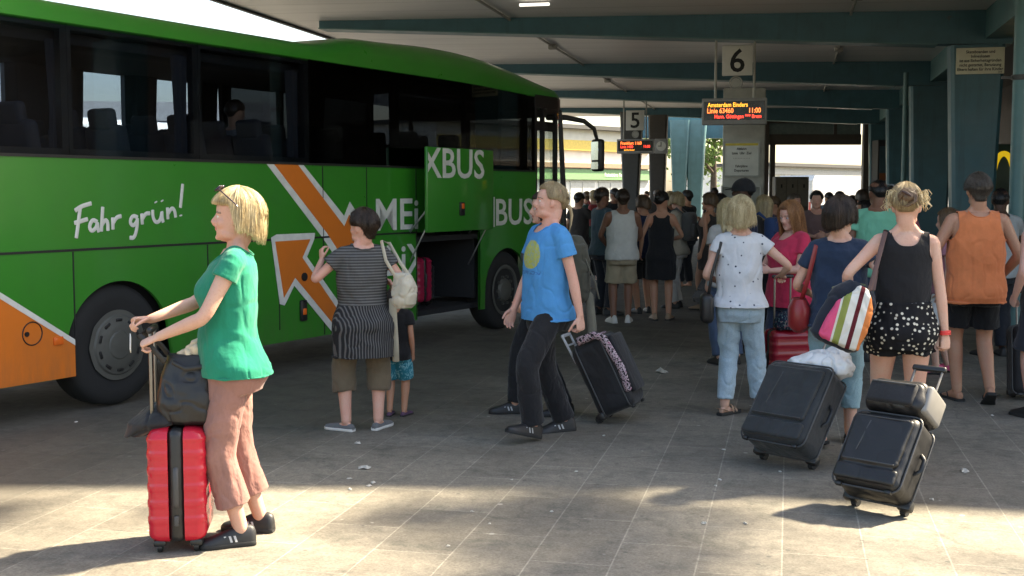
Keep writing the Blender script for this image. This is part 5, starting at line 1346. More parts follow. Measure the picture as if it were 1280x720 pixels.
# red case of the woman in green
RC = G(218, 690); RC = V((RC.x, RC.y + .14, 0))
hard_case('bright red ribbed hard suitcase standing on the sunlit paving with a black handbag on top', RC, R(8), .36, .268, .545, M_RED, handle=.455)
# handbag on it
HB = sack('handbag', 'black leather handbag with cream paper sticking out on top of the red suitcase', 'handbag', RC + V((.05, -.02, .60)), R(8),
    [(0, .115, .09), (.02, .145, .11), (.10, .150, .12), (.20, .140, .10, .01), (.29, .125, .07, .02), (.33, .118, .055, .03)], M_LEATH, .006, .007)
g = MB(); g.tube([V((-.10, -.05, .30)), V((-.15, -.055, .36)), V((-.215, -.05, .43)), V((-.20, .0, .44)), V((-.13, .05, .37)), V((-.08, .05, .30))], [(.013, .005)] * 6, 8, (0, 1, 0)); g.tube([V((-.06, -.065, .30)), V((.0, -.09, .27)), V((.08, -.09, .28)), V((.12, -.05, .33))], [(.012, .005)] * 4, 8, (0, 1, 0)); g.build('strap', M_LEATH, HB)
PP = sack('crumpled_paper', 'crumpled cream paper sticking out of the black handbag', 'paper', RC + V((.09, -.01, .905)), R(20), [(0, .075, .035), (.03, .085, .04), (.07, .07, .035, .02), (.11, .03, .02, .05)], mat_plain('cream_paper', (.68, .56, .40), .85), .006, .016, (20, 20, 20), 9, part='sheet')
JK = sack('folded_jacket', 'black jacket draped over the red suitcase under the handbag', 'jacket', RC + V((-.05, .0, .598)), R(8), [(-.06, .05, .10, -.16), (-.02, .07, .12, -.12), (.01, .15, .14, -.04), (.05, .13, .12, .0), (.08, .07, .08, -.02)], M_NYL, .007, .010, part='cloth')
# black case of the man in blue
BC = G(748, 527)
CASE_M, qM, lM = soft_case('black soft suitcase with pink flowered edge pulled by the man in blue', BC + V((.05, .06, 0)), R(70), R(26), .36, .30, .56, M_NYL, 0, False)
def flower(t, v):
    n = t.noise(v, 75, 2); return t.ramp(n, [(.44, (.02, .018, .02)), (.47, (.50, .36, .40)), (.55, (.68, .60, .62)), (.60, (.30, .10, .16))], 'CONSTANT')
M_FLOR = mat_pattern('flowered_trim', None, flower)
g = MB(); W_, D_, H_ = .36, .30, .56
pts = [(W_ / 2 + .006, -D_ + .0, .12), (W_ / 2 + .006, -D_ - .02, H_ * .5), (W_ / 2 + .006, -D_ + .01, H_ - .03), (W_ / 2 - .0, -D_ * .8, H_ + .018), (W_ / 2 - .0, -D_ * .35, H_ + .026)]
g.tube([V((-p[0], p[1] - .012, p[2])) for p in pts], [(.029, .016)] * 5, 10, (1, 0, 0))
g.rbox((0, -D_ * .55, H_ + .006), (W_ * .96, D_ * .5, .03), .012, 2); g.build('flowered_trim', M_FLOR, CASE_M); g = MB(); g.rbox((0, -D_ - .03, H_ * .55), (W_ * .78, .05, H_ * .8), .02, 3); g.build('front_pocket', M_NYL, CASE_M)
g = MB()
for sx in (-1, 1): g.tube([V((sx * .09, .0, H_ * .8)), V((sx * .09, .012, H_ + .11))], .010, 8)
g.tube([V((-.09, .012, H_ + .11)), V((.09, .012, H_ + .11))], .013, 8); g.tube([V((-.09, .006, H_ + .03)), V((.09, .006, H_ + .03))], .008, 8); g.build('telescopic_handle', mat_plain('pale_grey_plastic', (.42, .43, .43), .4), CASE_M)
# big charcoal case
CB = G(972, 586)
CASE_B, qB, lB = soft_case('large charcoal soft suitcase pulled at a slant, white plastic bag on top', CB + V((.09, .12, 0)), R(-48), R(37), .46, .26, .56, M_NYLG, .36)
# black case with a second bag strapped on
CC = G(1088, 645)
CASE_G, qG, lG = soft_case('black leather-look trolley suitcase nearest the viewer with a small bag strapped on', CC + V((.08, .10, 0)), R(-46), R(37), .385, .24, .44, M_LEATH, .42)
def on_case(q, l, p): return l + q @ V(p)
def tilted(o, q): o.rotation_mode = 'QUATERNION'; o.rotation_quaternion = q.to_quaternion(); return o
tb = tilted(empty('travel_bag', 'small black and grey travel bag strapped on the slanting black suitcase', 'bag', on_case(qG, lG, (0, -.13, .445))), qG)
g = MB(); g.rbox((0, -.0, .11), (.37, .27, .20), .06, 4, None, None, lambda p: V((p.x * (1 - .25 * (p.z / .2 + .5) * .5), p.y, p.z))); me = remesh(g, .0085, 4); folds(me, .007, (10, 10, 10), 6, 1.0); link('bag_body', me, M_LEATH, tb)
g = MB(); g.rbox((.165, 0, .11), (.05, .20, .16), .02, 3); g.build('end_panel', mat_plain('grey_panel', (.20, .19, .175), .55), tb)
g = MB(); g.rbox((-.01, -.135, .10), (.27, .04, .13), .018, 3); g.build('front_pocket', M_NYL, tb); g = MB(); g.tube([V((-.13, -.156, .15)), V((.12, -.156, .15))], .005, 6); g.tube([V((-.12, .0, .20)), V((-.06, 0, .235)), V((.06, 0, .235)), V((.12, 0, .20))], [(.012, .006)] * 4, 8); g.build('handle', M_PIPE, tb)
g = MB(); g.rbox((-.02, -.268, .38), (.06, .008, .018), .003, 1); g.build('badge', mat_plain('badge', (.5, .5, .5), .3, .6), CASE_G)
# white carrier bag on the big case
wb = tilted(empty('plastic_bag', 'white plastic carrier bag lying on top of the charcoal suitcase', 'bag', on_case(qB, lB, (0.02, -.10, .595))), M4.Rotation(R(-40), 3, 'Z') @ M4.Rotation(R(-14), 3, 'X'))
g = MB(); g.ring_loft([sring(V((cx, cy, z)), V((1, 0, 0)), V((0, 1, 0)), rx, ry, 24, 2.4) for z, rx, ry, cx, cy in ((-.04, .14, .09, 0, 0), (-.01, .22, .13, 0, 0), (.05, .22, .14, .01, .01), (.10, .16, .10, .03, .03), (.14, .085, .06, .08, .06), (.185, .04, .03, .13, .09), (.22, .035, .014, .15, .10))])
me = remesh(g, .007, 3, .5); folds(me, .014, (13, 13, 13), 21, 1.4); link('bag_body', me, M_WPL, wb)
g = MB()
for dx in (-.03, .03): g.tube([V((.13 + dx, .09, .17)), V((.15 + dx * 1.6, .10, .235)), V((.16 + dx * 1.2, .12, .24)), V((.14 + dx, .11, .17))], [(.012, .003)] * 4, 8)
g.build('handle', M_WPL, wb)
# dark red shiny case of the blonde woman with a small flowered bag on it
DR = G(986, 503); hard_case('shiny dark red hard suitcase with a handle raised beside the woman in white', DR + V((0, .1, 0)), R(-78), .34, .24, .54, M_DRED, handle=.42)
def navyfl(t, v): return t.ramp(t.noise(v, 60, 2), [(.45, (.012, .016, .035)), (.56, (.012, .016, .035)), (.58, (.10, .22, .20)), (.64, (.30, .05, .08))], 'CONSTANT')
sack('small_bag', 'small navy flowered bag lying on the dark red suitcase', 'bag', DR + V((.01, .02, .59)), R(10), [(0, .12, .07), (.03, .14, .09), (.09, .13, .09), (.14, .09, .05)], mat_pattern('navy_flowers', None, navyfl), .008, .008)
# dark case pulled by the woman in the dark dress
soft_case('dark suitcase pulled behind the woman in the black dress near the columns', G(893, 391) + V((-.02, .1, 0)), R(-70), R(33), .40, .26, .58, M_NYL, .35)
# luggage in the hold
def in_bus(x, y, z): return BUS.matrix_basis @ V((x, y, z)) if False else V((BORG.x + BDIR[0] * x - BDIR[1] * y, BORG.y + BDIR[1] * x + BDIR[0] * y, z))
byaw = math.atan2(BDIR[1], BDIR[0])
for i, (x, y, w, h, m, lb) in enumerate(((5.62, .75, .34, .48, mat_plain('hold_purple', (.06, .02, .10), .4), 'dim purple suitcase inside the luggage hold'), (6.02, .62, .30, .52, mat_plain('hold_red', (.40, .015, .06), .4), 'dim red suitcase inside the luggage hold'), (6.36, .8, .28, .42, M_NYL, 'dim black suitcase at the front end of the luggage hold'))):
    hard_case(lb, in_bus(x, y, .37), byaw + R(90) * 0, .5, w, h, m, handle=0, name='hold_suitcase')
# ------------------------------------------------------------------ the people in the photograph
CL = lambda n, c, **k: mat_cloth('cloth_' + n, c, **k)
SH_BLK = mat_plain('shoe_black', (.016, .016, .017), .5); SO_BLK = mat_plain('sole_black', (.02, .02, .02), .8); SH_WHT = mat_plain('shoe_white', (.62, .62, .60), .6); SO_WHT = mat_plain('sole_white', (.60, .60, .57), .7); SH_GRY = CL('shoe_grey', (.12, .125, .13)); SH_TAN = mat_plain('strap_tan', (.30, .20, .13), .6); SH_PNK = mat_plain('strap_pink', (.70, .10, .22), .5); AC_GRY = mat_plain('accent_grey', (.45, .45, .45), .6)
DENIM_L = CL('denim_light', (.30, .40, .47), col2=(.40, .50, .56), crease=.8); BLACK_C = CL('black', (.012, .012, .013)); JEANS_B = CL('black_jeans', (.014, .014, .016), crease=.8)
def person(label, loc, yaw, group=None): return empty('person', label, 'person', loc, yaw, group)
def shoes(f, r, kind, up, so, ac=None):
    for sd in 'LR': shoe(f, sd, kind, r, up, so, ac)
# 1 woman in green
f = Fig(H=1.71, sex='f', w=1.07, belly=.022, cyaw=R(-6), hyaw=R(-6), hpitch=R(3), lean=R(-2), feet={'L': dict(p=(-.085, -.03), yaw=R(4)), 'R': dict(p=(.13, -.13), yaw=R(-22))},
        arms={'L': dict(w=(-.10, .33, 1.025), pole=(-.7, -.2, -1), hd=(.15, .8, -.35), palm=(.3, -.3, -1), curl=.85), 'R': dict(w=(.04, .37, 1.095), pole=(.8, -.2, -1), hd=(-.25, .8, .0), palm=(-.35, -.1, -1), curl=.75)}, headk=1.03, armw=1.02, legw=.93)
r = person('blonde woman in a green T-shirt and brown cropped trousers gripping a red suitcase', G(293, 676), R(104)); P_GREEN = r
f.make_body(r, .0048, SK_PALE, iris=(.10, .16, .2))
link('shirt', top_garment(f, .011, .855, .30, .012, 'scoop', scoop=.045, vox=.0055, flare=.012, fold=.006, hemflare=.012, seed=3, hang=False), CL('green_tee', (.006, .20, .118), crease=.35), r)
link('trousers', pants(f, .010, .99, .84, .014, .088, .006, .0045, 4), CL('brown_sateen', (.27, .135, .110), rough=.55, bump=.1, crease=.8), r)
shoes(f, r, 'sneaker', SH_BLK, SO_BLK, AC_GRY)
hair(f, r, H_BLOND, 'bob', 900, 3, .016, .0022, hang=.078, fringe=.016, flare=.22, inward=.5, front=60, side=86, back=104, faceopen=84, jit=.008, topoff=.004)
g = MB()
for s_ in (-1, 1):
    g.ball(f.hp(s_ * .036, .082, .240), (.031 * f.hs, .007 * f.hs, .023 * f.hs), 14, 9, f.HR @ M4.Rotation(R(48), 3, 'X'))
    g.tube([f.hp(s_ * .066, .078, .238), f.hp(s_ * .104, .035, .208), f.hp(s_ * .116, -.02, .165)], .0032, 6)
g.tube([f.hp(-.012, .084, .242), f.hp(.012, .084, .242)], .003, 6); tag(link('sunglasses', g.mesh(), mat_plain('lens_dark', (.025, .012, .025), .12), None), 'dark sunglasses pushed up on the blonde hair of the woman in green', 'sunglasses')
o = bpy.data.objects['sunglasses']; o.location = r.location; o.rotation_euler = r.rotation_euler
def in_person(r, p): return M4.Rotation(r.rotation_euler.z, 3, 'Z') @ V(p) + r.location
tk = empty('paper_ticket', 'small white paper ticket held in the hands of the woman in green', 'ticket', in_person(r, f.wr['L'] + f.hd['L'] * .13 + V((.02, .01, .02))), R(104)); g = MB(); g.rbox((0, 0, 0), (.05, .004, .08), .001, 1, M4.Rotation(R(25), 3, 'Y')); g.build('paper', M_SIGNW, tk)
# 2 woman in the striped tunic
def stripes(t, v):
    x = t.sep(v); z = x[2]
    hor = t.ramp(t.math('FRACT', t.math('MULTIPLY', z, 50)), [(.0, (.050, .049, .048)), (.5, (.050, .049, .048)), (.62, (.135, .132, .128)), (.90, (.135, .132, .128)), (1.0, (.050, .049, .048))])
    ang = t.math('ADD', x[0], t.math('MULTIPLY', x[1], .55)); ver = t.ramp(t.math('FRACT', t.math('MULTIPLY', ang, 50)), [(.0, (.020, .020, .022)), (.52, (.020, .020, .022)), (.62, (.11, .107, .104)), (.90, (.11, .107, .104)), (1.0, (.02, .02, .022))])
    return t.mix(t.ramp(z, [(.905, 1.0), (.906, 0.0)], 'CONSTANT'), hor, ver)
f = Fig(H=1.575, sex='f', w=1.15, belly=.04, hyaw=R(42), hpitch=R(4), cyaw=R(8), feet={'L': dict(p=(-.125, .0), yaw=R(48)), 'R': dict(p=(.105, .02), yaw=R(-34))},
        arms={'L': dict(w=(-.275, .16, 1.215), pole=(-.9, -.3, -1), hd=(-.05, .2, 1), palm=(.9, .3, 0), curl=.55), 'R': dict(w=(.235, .17, 1.0), pole=(.7, -.8, -.6), hd=(-.2, .6, .5), palm=(-1, 0, 0), curl=.8)}, armw=1.0)
r = person('stout woman seen from behind in a grey striped tunic and olive knee breeches', G(455, 538), R(12)); P_STR = r
f.make_body(r, .006, SK_PINK, lips='#a86f62')
link('tunic', top_garment(f, .014, .615, .42, .02, 'scoop', scoop=.02, vox=.007, flare=.014, fold=.008, hemflare=.03, seed=6), mat_pattern('striped_jersey', None, stripes), r)
link('trousers', pants(f, .012, .97, .715, .022, .082, .007, .006, 7), CL('olive', (.125, .095, .062)), r)
shoes(f, r, 'slipon', SH_GRY, SO_WHT)
hair(f, r, H_BROWN, 'short', 420, 5, .013, .004, front=56, side=90, back=142, jit=.014, topoff=.010)
g = MB(); g.tube([f.hp(-.078, .03, .20), f.hp(0, .075, .225), f.hp(.078, .03, .20)], [(.009, .004)] * 3, 8, (0, 0, 1)); tag(link('hair_clip', g.mesh(), M_PIPE, None), 'dark hair clip in the short brown hair of the woman in the striped tunic', 'hair clip'); o = bpy.data.objects['hair_clip']; o.location = r.location; o.rotation_euler = r.rotation_euler
hb = AT(505, 362, 8.42); HBG = sack('shoulder_bag', 'cream slouchy shoulder bag hanging at the side of the striped tunic', 'handbag', (hb.x, hb.y, hb.z - .13), R(-30), [(0, .05, .05), (.03, .085, .07), (.10, .095, .075), (.18, .085, .06), (.245, .06, .04, -.01)], CL('cream_canvas', (.50, .45, .35)), .006, .010, (16, 16, 12), 8)
sh = in_person(r, f.sh['R'] + V((.01, -.01, .075))) - HBG.location; q = M4.Rotation(R(30), 3, 'Z'); sh = q @ sh
g = MB(); g.tube([V((-.05, -.03, .22)), V((-.055, -.03, .22)).lerp(sh, .5) + V((0, -.045, 0)), sh + V((0, -.035, .02)), sh + V((0, .06, .0)), V((.03, .05, .22)).lerp(sh, .4), V((.05, .03, .20))], [(.014, .004)] * 6, 8, (0, 1, 0)); g.build('strap', CL('cream_canvas', (.5, .45, .35)), HBG)
g = MB(); g.tube([V((-.06, -.05, .06)), V((-.075, -.03, -.06)), V((-.07, -.02, -.24)), V((-.06, -.02, -.38))], [(.035, .008), (.035, .01), (.035, .010), (.03, .006)], 10, (0, 1, 0)); tag(link('scarf', g.mesh(), CL('beige_scarf', (.36, .32, .24)), None), 'beige scarf hanging down below the cream shoulder bag', 'scarf'); o = bpy.data.objects['scarf']; o.location = HBG.location; o.rotation_euler = HBG.rotation_euler
# 3 child behind her
f = Fig(H=.98, sex='m', w=1.12, headk=1.10, feet={'L': dict(p=(-.05, 0), yaw=.1), 'R': dict(p=(.06, .02), yaw=-.2)})
r = person('small child in a dark T-shirt and turquoise shorts half hidden behind the striped tunic', G(495, 520), R(-10)); f.make_body(r, .006, SK_TAN)
link('shirt', top_garment(f, .010, .80, .5, .02, 'crew', vox=.006, fold=.004, seed=4), BLACK_C, r)
def turq(t, v): return t.ramp(t.noise(v, 26, 3, .6, 1.5), [(.44, (.02, .20, .27)), (.50, (.02, .20, .27)), (.53, (.25, .50, .56)), (.6, (.03, .28, .36))], 'CONSTANT')
link('shorts', pants(f, .010, .95, .47, .03, .062, .006, .004, 3), mat_pattern('turquoise_print', None, turq), r)
shoes(f, r, 'slipon', mat_plain('child_shoe', (.10, .05, .10), .6), SO_BLK); hair(f, r, H_BROWN, 'short', 120, 2, front=58, side=90, back=122)
# 4 man in blue
f = Fig(H=1.785, sex='m', w=.93, lean=R(-1), cyaw=R(-6), hyaw=R(-24), hpitch=R(6), drop=.035, feet={'L': dict(p=(-.07, .15), yaw=R(8), pitch=R(16), lift=.03), 'R': dict(p=(.10, -.23), yaw=R(-12), pitch=R(-4))},
        arms={'L': dict(w=(-.265, -.10, .86), pole=(-.6, -1, 0), hd=(-.02, -.05, -1), palm=(1, .2, 0), curl=.7), 'R': dict(w=(.25, .10, .88), pole=(.5, -1, 0))})
r = person('tall young man in a bright blue T-shirt and black jeans walking left', G(682, 546), R(123)); P_BLUE = r
f.make_body(r, .005, SK_PINK, lips='#b5776b')
def bluetee(t, v):       # plain round yellow print on the chest with a line of small blots
    x = t.sep(v); front = t.math('GREATER_THAN', x[1], .02)
    dx = t.math('SUBTRACT', x[0], -.005); dz = t.math('SUBTRACT', x[2], 1.275)
    d = t.math('SQRT', t.math('ADD', t.math('MULTIPLY', dx, dx), t.math('MULTIPLY', dz, dz))); edge = t.math('ADD', d, t.math('MULTIPLY', t.math('SUBTRACT', t.noise(v, 40, 3), .5), .008))
    m = t.math('MULTIPLY', t.math('LESS_THAN', edge, .098), front); worn = t.ramp(t.noise(v, 55, 4, .7), [(.35, .55), (.6, 1.0)])
    c = t.mix(t.math('MULTIPLY', m, worn), (.065, .27, .56), (.42, .43, .07))
    b = t.math('MULTIPLY', t.math('MULTIPLY', t.math('LESS_THAN', t.math('ABSOLUTE', t.math('SUBTRACT', x[2], 1.152)), .013), t.math('LESS_THAN', t.math('ABSOLUTE', dx), .10)), t.math('MULTIPLY', front, t.math('GREATER_THAN', t.noise(v, 85, 2), .50)))
    return t.mix(t.math('MULTIPLY', b, .6), c, (.04, .10, .25))
link('shirt', top_garment(f, .012, .845, .50, .022, 'crew', scoop=.004, vox=.0055, flare=.022, fold=.008, hemflare=.012, seed=8), mat_pattern('blue_tee', None, bluetee), r)
link('trousers', pants(f, .010, .97, .985, .018, .082, .006, .005, 9), JEANS_B, r)
shoes(f, r, 'sneaker', SH_BLK, SO_BLK, AC_GRY)
hair(f, r, H_ASH, 'short', 420, 7, .007, .003, front=50, side=86, back=116, faceopen=62, topoff=.006)
g = MB()
for i in range(26):
    rr = random.Random(i); a = rr.uniform(-.012, .012); b_ = rr.uniform(-.008, .008); g.tube([f.hp(a * .6, -.112, .10 + b_), f.hp(a, -.135, .085 + b_), f.hp(a * 1.2, -.150, .04), f.hp(a, -.150, -.015 + b_), f.hp(a * .3, -.145, -.06 + 2 * b_)], [(.007, .007), (.009, .009), (.008, .008), (.006, .006), (.002, .002)], 6)
g.build('ponytail', H_ASH, r)
# 5 woman walking beside him
f = Fig(H=1.72, sex='f', w=1.0, drop=.03, feet={'L': dict(p=(-.07, -.16), yaw=.1), 'R': dict(p=(.08, .20), yaw=-.1)}, arms={'L': dict(w=(-.22, .16, .90))})
r = person('person in a dark sleeveless top half hidden behind the man in blue', G(678, 518), R(100)); P_BEH = r
f.make_body(r, .006, SK_PALE); link('top', top_garment(f, .010, .86, 0, .012, 'tank', scoop=.03, vox=.007), BLACK_C, r); link('trousers', pants(f, .010, .98, .99, .012, .062, .007), JEANS_B, r); shoes(f, r, 'sneaker', SH_BLK, SO_BLK, AC_GRY)
hair(f, r, H_BROWN, 'long', 160, 6, .012, .004, hang=.10, inward=.3, front=56, side=86, back=104)
bp = empty('backpack', 'olive backpack with hanging straps seen behind the man in blue', 'backpack', in_person(r, (0, -.24, 1.12)), R(100)); g = MB(); g.ring_loft([sring(V((0, 0, z)), V((1, 0, 0)), V((0, 1, 0)), a, b, 24, 2.8) for z, a, b in ((-.26, .12, .07), (-.22, .16, .11), (.0, .165, .12), (.18, .15, .10), (.25, .09, .06))])
me = remesh(g, .009, 4); folds(me, .010, (10, 10, 7), 4, 1.2); link('bag_body', me, CL('olive_pack', (.065, .062, .045)), bp)
g = MB(); g.tube([V((-.13, -.05, .1)), V((-.17, -.13, -.1)), V((-.16, -.16, -.22))], [(.016, .005)] * 3, 8); g.tube([V((-.10, -.10, -.2)), V((-.12, -.12, -.45)), V((-.12, -.10, -.62))], [(.035, .03), (.04, .035), (.025, .02)], 10); g.build('strap', CL('olive_strap', (.17, .16, .12)), bp)
# 16 woman in the white dotted tee
def dots(t, v):
    vo = t.n('ShaderNodeTexVoronoi'); vo.inputs['Scale'].default_value = 19; t.l(v, vo.inputs['Vector']); return t.mix(t.ramp(vo.outputs['Distance'], [(.12, 1.0), (.17, 0.0)]), (.60, .60, .61), (.04, .05, .08))
f = Fig(H=1.655, sex='f', w=1.02, cyaw=R(4), hyaw=R(-8), hpitch=R(-4), pel=(.0, 0), feet={'L': dict(p=(-.10, .0), yaw=R(-38)), 'R': dict(p=(.17, .12), yaw=R(-20))},
        arms={'R': dict(w=(.335, .20, 1.06), pole=(.9, -.4, -.6), hd=(.2, .9, -.2), palm=(-.3, -.2, -1), curl=.8), 'L': dict(w=(-.17, .18, 1.02), pole=(-.5, -1, 0))})
r = person('woman with short blonde hair seen from behind in a white dotted T-shirt and pale jeans', G(922, 519), R(-6)); P_WHT = r
f.make_body(r, .006, SK_PALE); link('shirt', top_garment(f, .012, .90, .34, .026, 'crew', scoop=.005, vox=.0065, fold=.009, hemflare=.012, seed=12), mat_pattern('dotted_jersey', None, dots), r)
link('trousers', pants(f, .009, .98, .94, .010, .062, .0065, .006, 13), DENIM_L, r); shoes(f, r, 'sandal', SH_TAN, SO_BLK)
hair(f, r, H_BLOND, 'short', 650, 9, .018, .005, hang=.080, fringe=.02, front=58, side=88, back=108, flare=.12, inward=.45, jit=.028, topoff=.010)
g = MB(); S_ = f.sh['L']; g.tube([S_ + V((.03, .07, -.12)), S_ + V((.015, .03, .055)), S_ + V((.0, -.055, .0)), S_ + V((-.07, -.09, -.25)), S_ + V((-.09, -.06, -.40))], [(.012, .004)] * 5, 8, (0, 1, 0)); g.rbox(S_ + V((-.10, -.03, -.50)), (.10, .24, .22), .04, 3)
tag(link('shoulder_bag', g.mesh('m', True, 40), M_LEATH, None), 'dark shoulder bag at the left side of the woman in the dotted T-shirt', 'handbag'); o = bpy.data.objects[-1] if False else [x for x in bpy.data.objects if x.name.startswith('shoulder_bag')][-1]; o.location = r.location; o.rotation_euler = r.rotation_euler
# 17 woman in red
f = Fig(H=1.63, sex='f', w=1.22, belly=.02, hyaw=R(8), hpitch=R(-14), feet={'L': dict(p=(-.10, 0)), 'R': dict(p=(.12, -.03))}, arms={'L': dict(w=(-.10, .30, 1.05), pole=(-.8, -.4, -1), hd=(.6, .6, .1), curl=.6), 'R': dict(w=(.12, .30, 1.02), pole=(.8, -.4, -1), hd=(-.6, .6, .1), curl=.6)})
r = person('woman with long auburn hair in a red top looking down beside the dark red suitcase', G(985, 490), R(118)); P_RED = r
f.make_body(r, .006, SK_PINK); link('shirt', top_garment(f, .012, .80, .55, .02, 'scoop', scoop=.03, vox=.007, hemflare=.02, seed=14), CL('coral_red', (.52, .030, .075)), r); link('shorts', pants(f, .010, .97, .42, .016, .10, .008), CL('dark_denim', (.035, .045, .08)), r); shoes(f, r, 'sandal', SH_PNK, SO_BLK)
hair(f, r, H_RED, 'long', 560, 11, .012, .003, hang=.29, fringe=.0, front=54, side=82, back=100, faceopen=46, curl=.006, inward=.10, jit=.015)
# 19 woman in navy
f = Fig(H=1.67, sex='f', w=1.08, cyaw=R(-4), hyaw=R(-30), drop=.025, feet={'L': dict(p=(-.09, -.10), pitch=R(-14), lift=.02), 'R': dict(p=(.10, .10), yaw=R(-10))}, arms={'R': dict(w=(.30, -.16, .90), pole=(.6, -1, .0), hd=(.0, -.3, -1), curl=.8), 'L': dict(w=(-.17, .22, 1.0), pole=(-.7, -1, 0))})
r = person('woman with dark bobbed hair seen from behind in a navy T-shirt and cropped jeans', G(1044, 556), R(-12)); P_NAVY = r
f.make_body(r, .006, SK_PALE); link('shirt', top_garment(f, .012, .875, .50, .02, 'scoop', scoop=.018, vox=.0065, fold=.008, hemflare=.006, seed=16), CL('navy_tee', (.018, .032, .062)), r); link('trousers', pants(f, .010, .98, .80, .012, .068, .0065, .006, 17), CL('pale_denim', (.20, .33, .38), col2=(.28, .42, .46)), r); shoes(f, r, 'flipflop', SO_BLK, SO_BLK)
hair(f, r, H_BROWN, 'bob', 520, 12, .022, .003, hang=.05, fringe=.02, front=58, side=88, back=110, flare=.25, inward=.7, jit=.008, topoff=.008)
g = MB(); S_ = f.sh['L']; g.tube([S_ + V((.03, .08, -.10)), S_ + V((.02, .03, .055)), S_ + V((.0, -.055, .02)), S_ + V((-.05, -.08, -.2)), S_ + V((-.09, .0, -.36))], [(.015, .005)] * 5, 8, (0, 1, 0)); g.ring_loft([sring(S_ + V((-.10, .02, z)), V((1, 0, 0)), V((0, 1, 0)), a, b, 18, 2.5) for z, a, b in ((-.56, .04, .11), (-.52, .075, .16), (-.40, .075, .16), (-.34, .045, .13))])
tag(link('red_handbag', g.mesh('m', True, 50), mat_plain('red_leather', (.24, .018, .02), .4), None), 'dark red handbag on the left shoulder of the woman in navy', 'handbag'); o = bpy.data.objects['red_handbag']; o.location = r.location; o.rotation_euler = r.rotation_euler
# 21 girl with the bun
f = Fig(H=1.75, sex='f', w=1.03, cyaw=R(-3), hyaw=R(-12), roll=R(1), drop=.02, feet={'L': dict(p=(-.10, .12), yaw=R(4)), 'R': dict(p=(.09, -.10), yaw=R(-8))}, arms={'R': dict(w=(.245, -.06, .835), pole=(.8, -.6, 0), hd=(.05, -.06, -1), palm=(-.6, 1, 0), curl=.75), 'L': dict(w=(-.30, .05, 1.03), pole=(-.8, -1, 0), hd=(0, .9, .1), curl=.6)}, shod=False)
r = person('young woman with pinned-up fair hair in a black vest and black flowered shorts', G(1122, 588), R(-8)); P_BUN = r
f.make_body(r, .005, SK_PALE); link('top', top_garment(f, .009, .985, 0, .006, 'tank', .132, .045, vox=.006, fold=.004, seed=18), CL('black_jersey', (.013, .013, .015)), r)
def daisies(t, v):
    vo = t.n('ShaderNodeTexVoronoi'); vo.inputs['Scale'].default_value = 33; vo.inputs['Randomness'].default_value = .6; t.l(v, vo.inputs['Vector']); return t.mix(t.ramp(vo.outputs['Distance'], [(.26, 1.0), (.32, 0.0)]), (.010, .010, .012), (.62, .58, .48))
link('shorts', pants(f, .014, 1.06, .20, .06, .125, .006, .009, 19), mat_pattern('daisy_print', None, daisies), r); shoes(f, r, 'flipflop', SO_BLK, SO_BLK)
hair(f, r, H_ASH, 'up', 420, 15, .009, .004, front=52, side=84, back=112, faceopen=58, jit=.012, topoff=.012)
g = MB(); rn = random.Random(4); 
for i in range(46):      # loose twisted bun with escaping curls
    a = rn.uniform(0, 6.28); h_ = rn.uniform(-.5, .5); c0 = V((.012, -.100, .168)); pts = []
    for k in range(7):
        t_ = a + k * .55; rr_ = .046 * (1 - .3 * h_ * h_) + rn.uniform(-.006, .006); pts.append(f.hp(c0.x + rr_ * math.cos(t_), c0.y - .012 + .03 * h_ + .012 * math.sin(t_ * 2), c0.z + rr_ * .85 * math.sin(t_) + .022 * h_))
    g.tube(pts, [(.003, .003), (.007, .007), (.008, .008), (.008, .008), (.007, .007), (.005, .005), (.002, .002)], 6)
g.ball(f.hp(.012, -.106, .168), (.042, .036, .038)); g.build('bun', H_MID, r)
g = MB()
for i in range(130):
    a = rn.uniform(-2.6, 2.6); p0 = V((.085 * math.sin(a), -.01 + .10 * math.cos(a) * -1 if False else .09 * math.cos(a), rn.uniform(.11, .20))); o_ = V((math.sin(a), math.cos(a), 0)); L = rn.uniform(.02, .05)
    g.tube([f.hp(*p0), f.hp(*(p0 + o_ * L * .7 + V((0, 0, .012)))), f.hp(*(p0 + o_ * L + V((rn.uniform(-.01, .01), 0, -.012)))), f.hp(*(p0 + o_ * L * .8 + V((0, 0, -.03))))], [(.0022, .0022), (.002, .002), (.0016, .0016), (.0008, .0008)], 5)
g.build('curl', H_BLOND, r)
g = MB(); g.tube([f.hp(-.016, -.150, .20), f.hp(.008, -.160, .19), f.hp(.030, -.156, .175)], [(.007, .006), (.010, .008), (.006, .005)], 10); tag(link('hair_claw', g.mesh(), mat_plain('claw_brown', (.05, .02, .015), .3), None), 'dark brown claw clip holding the pinned-up fair hair', 'hair clip'); o = bpy.data.objects['hair_claw']; o.location = r.location; o.rotation_euler = r.rotation_euler
g = MB(); c_ = f.wr['R'] - f.hd['R'] * .01; q = f.hd['R'].to_track_quat('Z', 'Y').to_matrix()
for k in range(3): g.tube([c_ + q @ V((.033 * math.cos(t), .029 * math.sin(t), (k - 1) * .009)) for t in [i * math.pi / 10 for i in range(21)]], .005, 8, (0, 0, 1), (False, False))
tag(link('bracelet', g.mesh(), mat_plain('coral_plastic', (.75, .06, .05), .35), None), 'red bracelet on the right wrist of the young woman in black', 'bracelet'); o = bpy.data.objects['bracelet']; o.location = r.location; o.rotation_euler = r.rotation_euler
FB = f
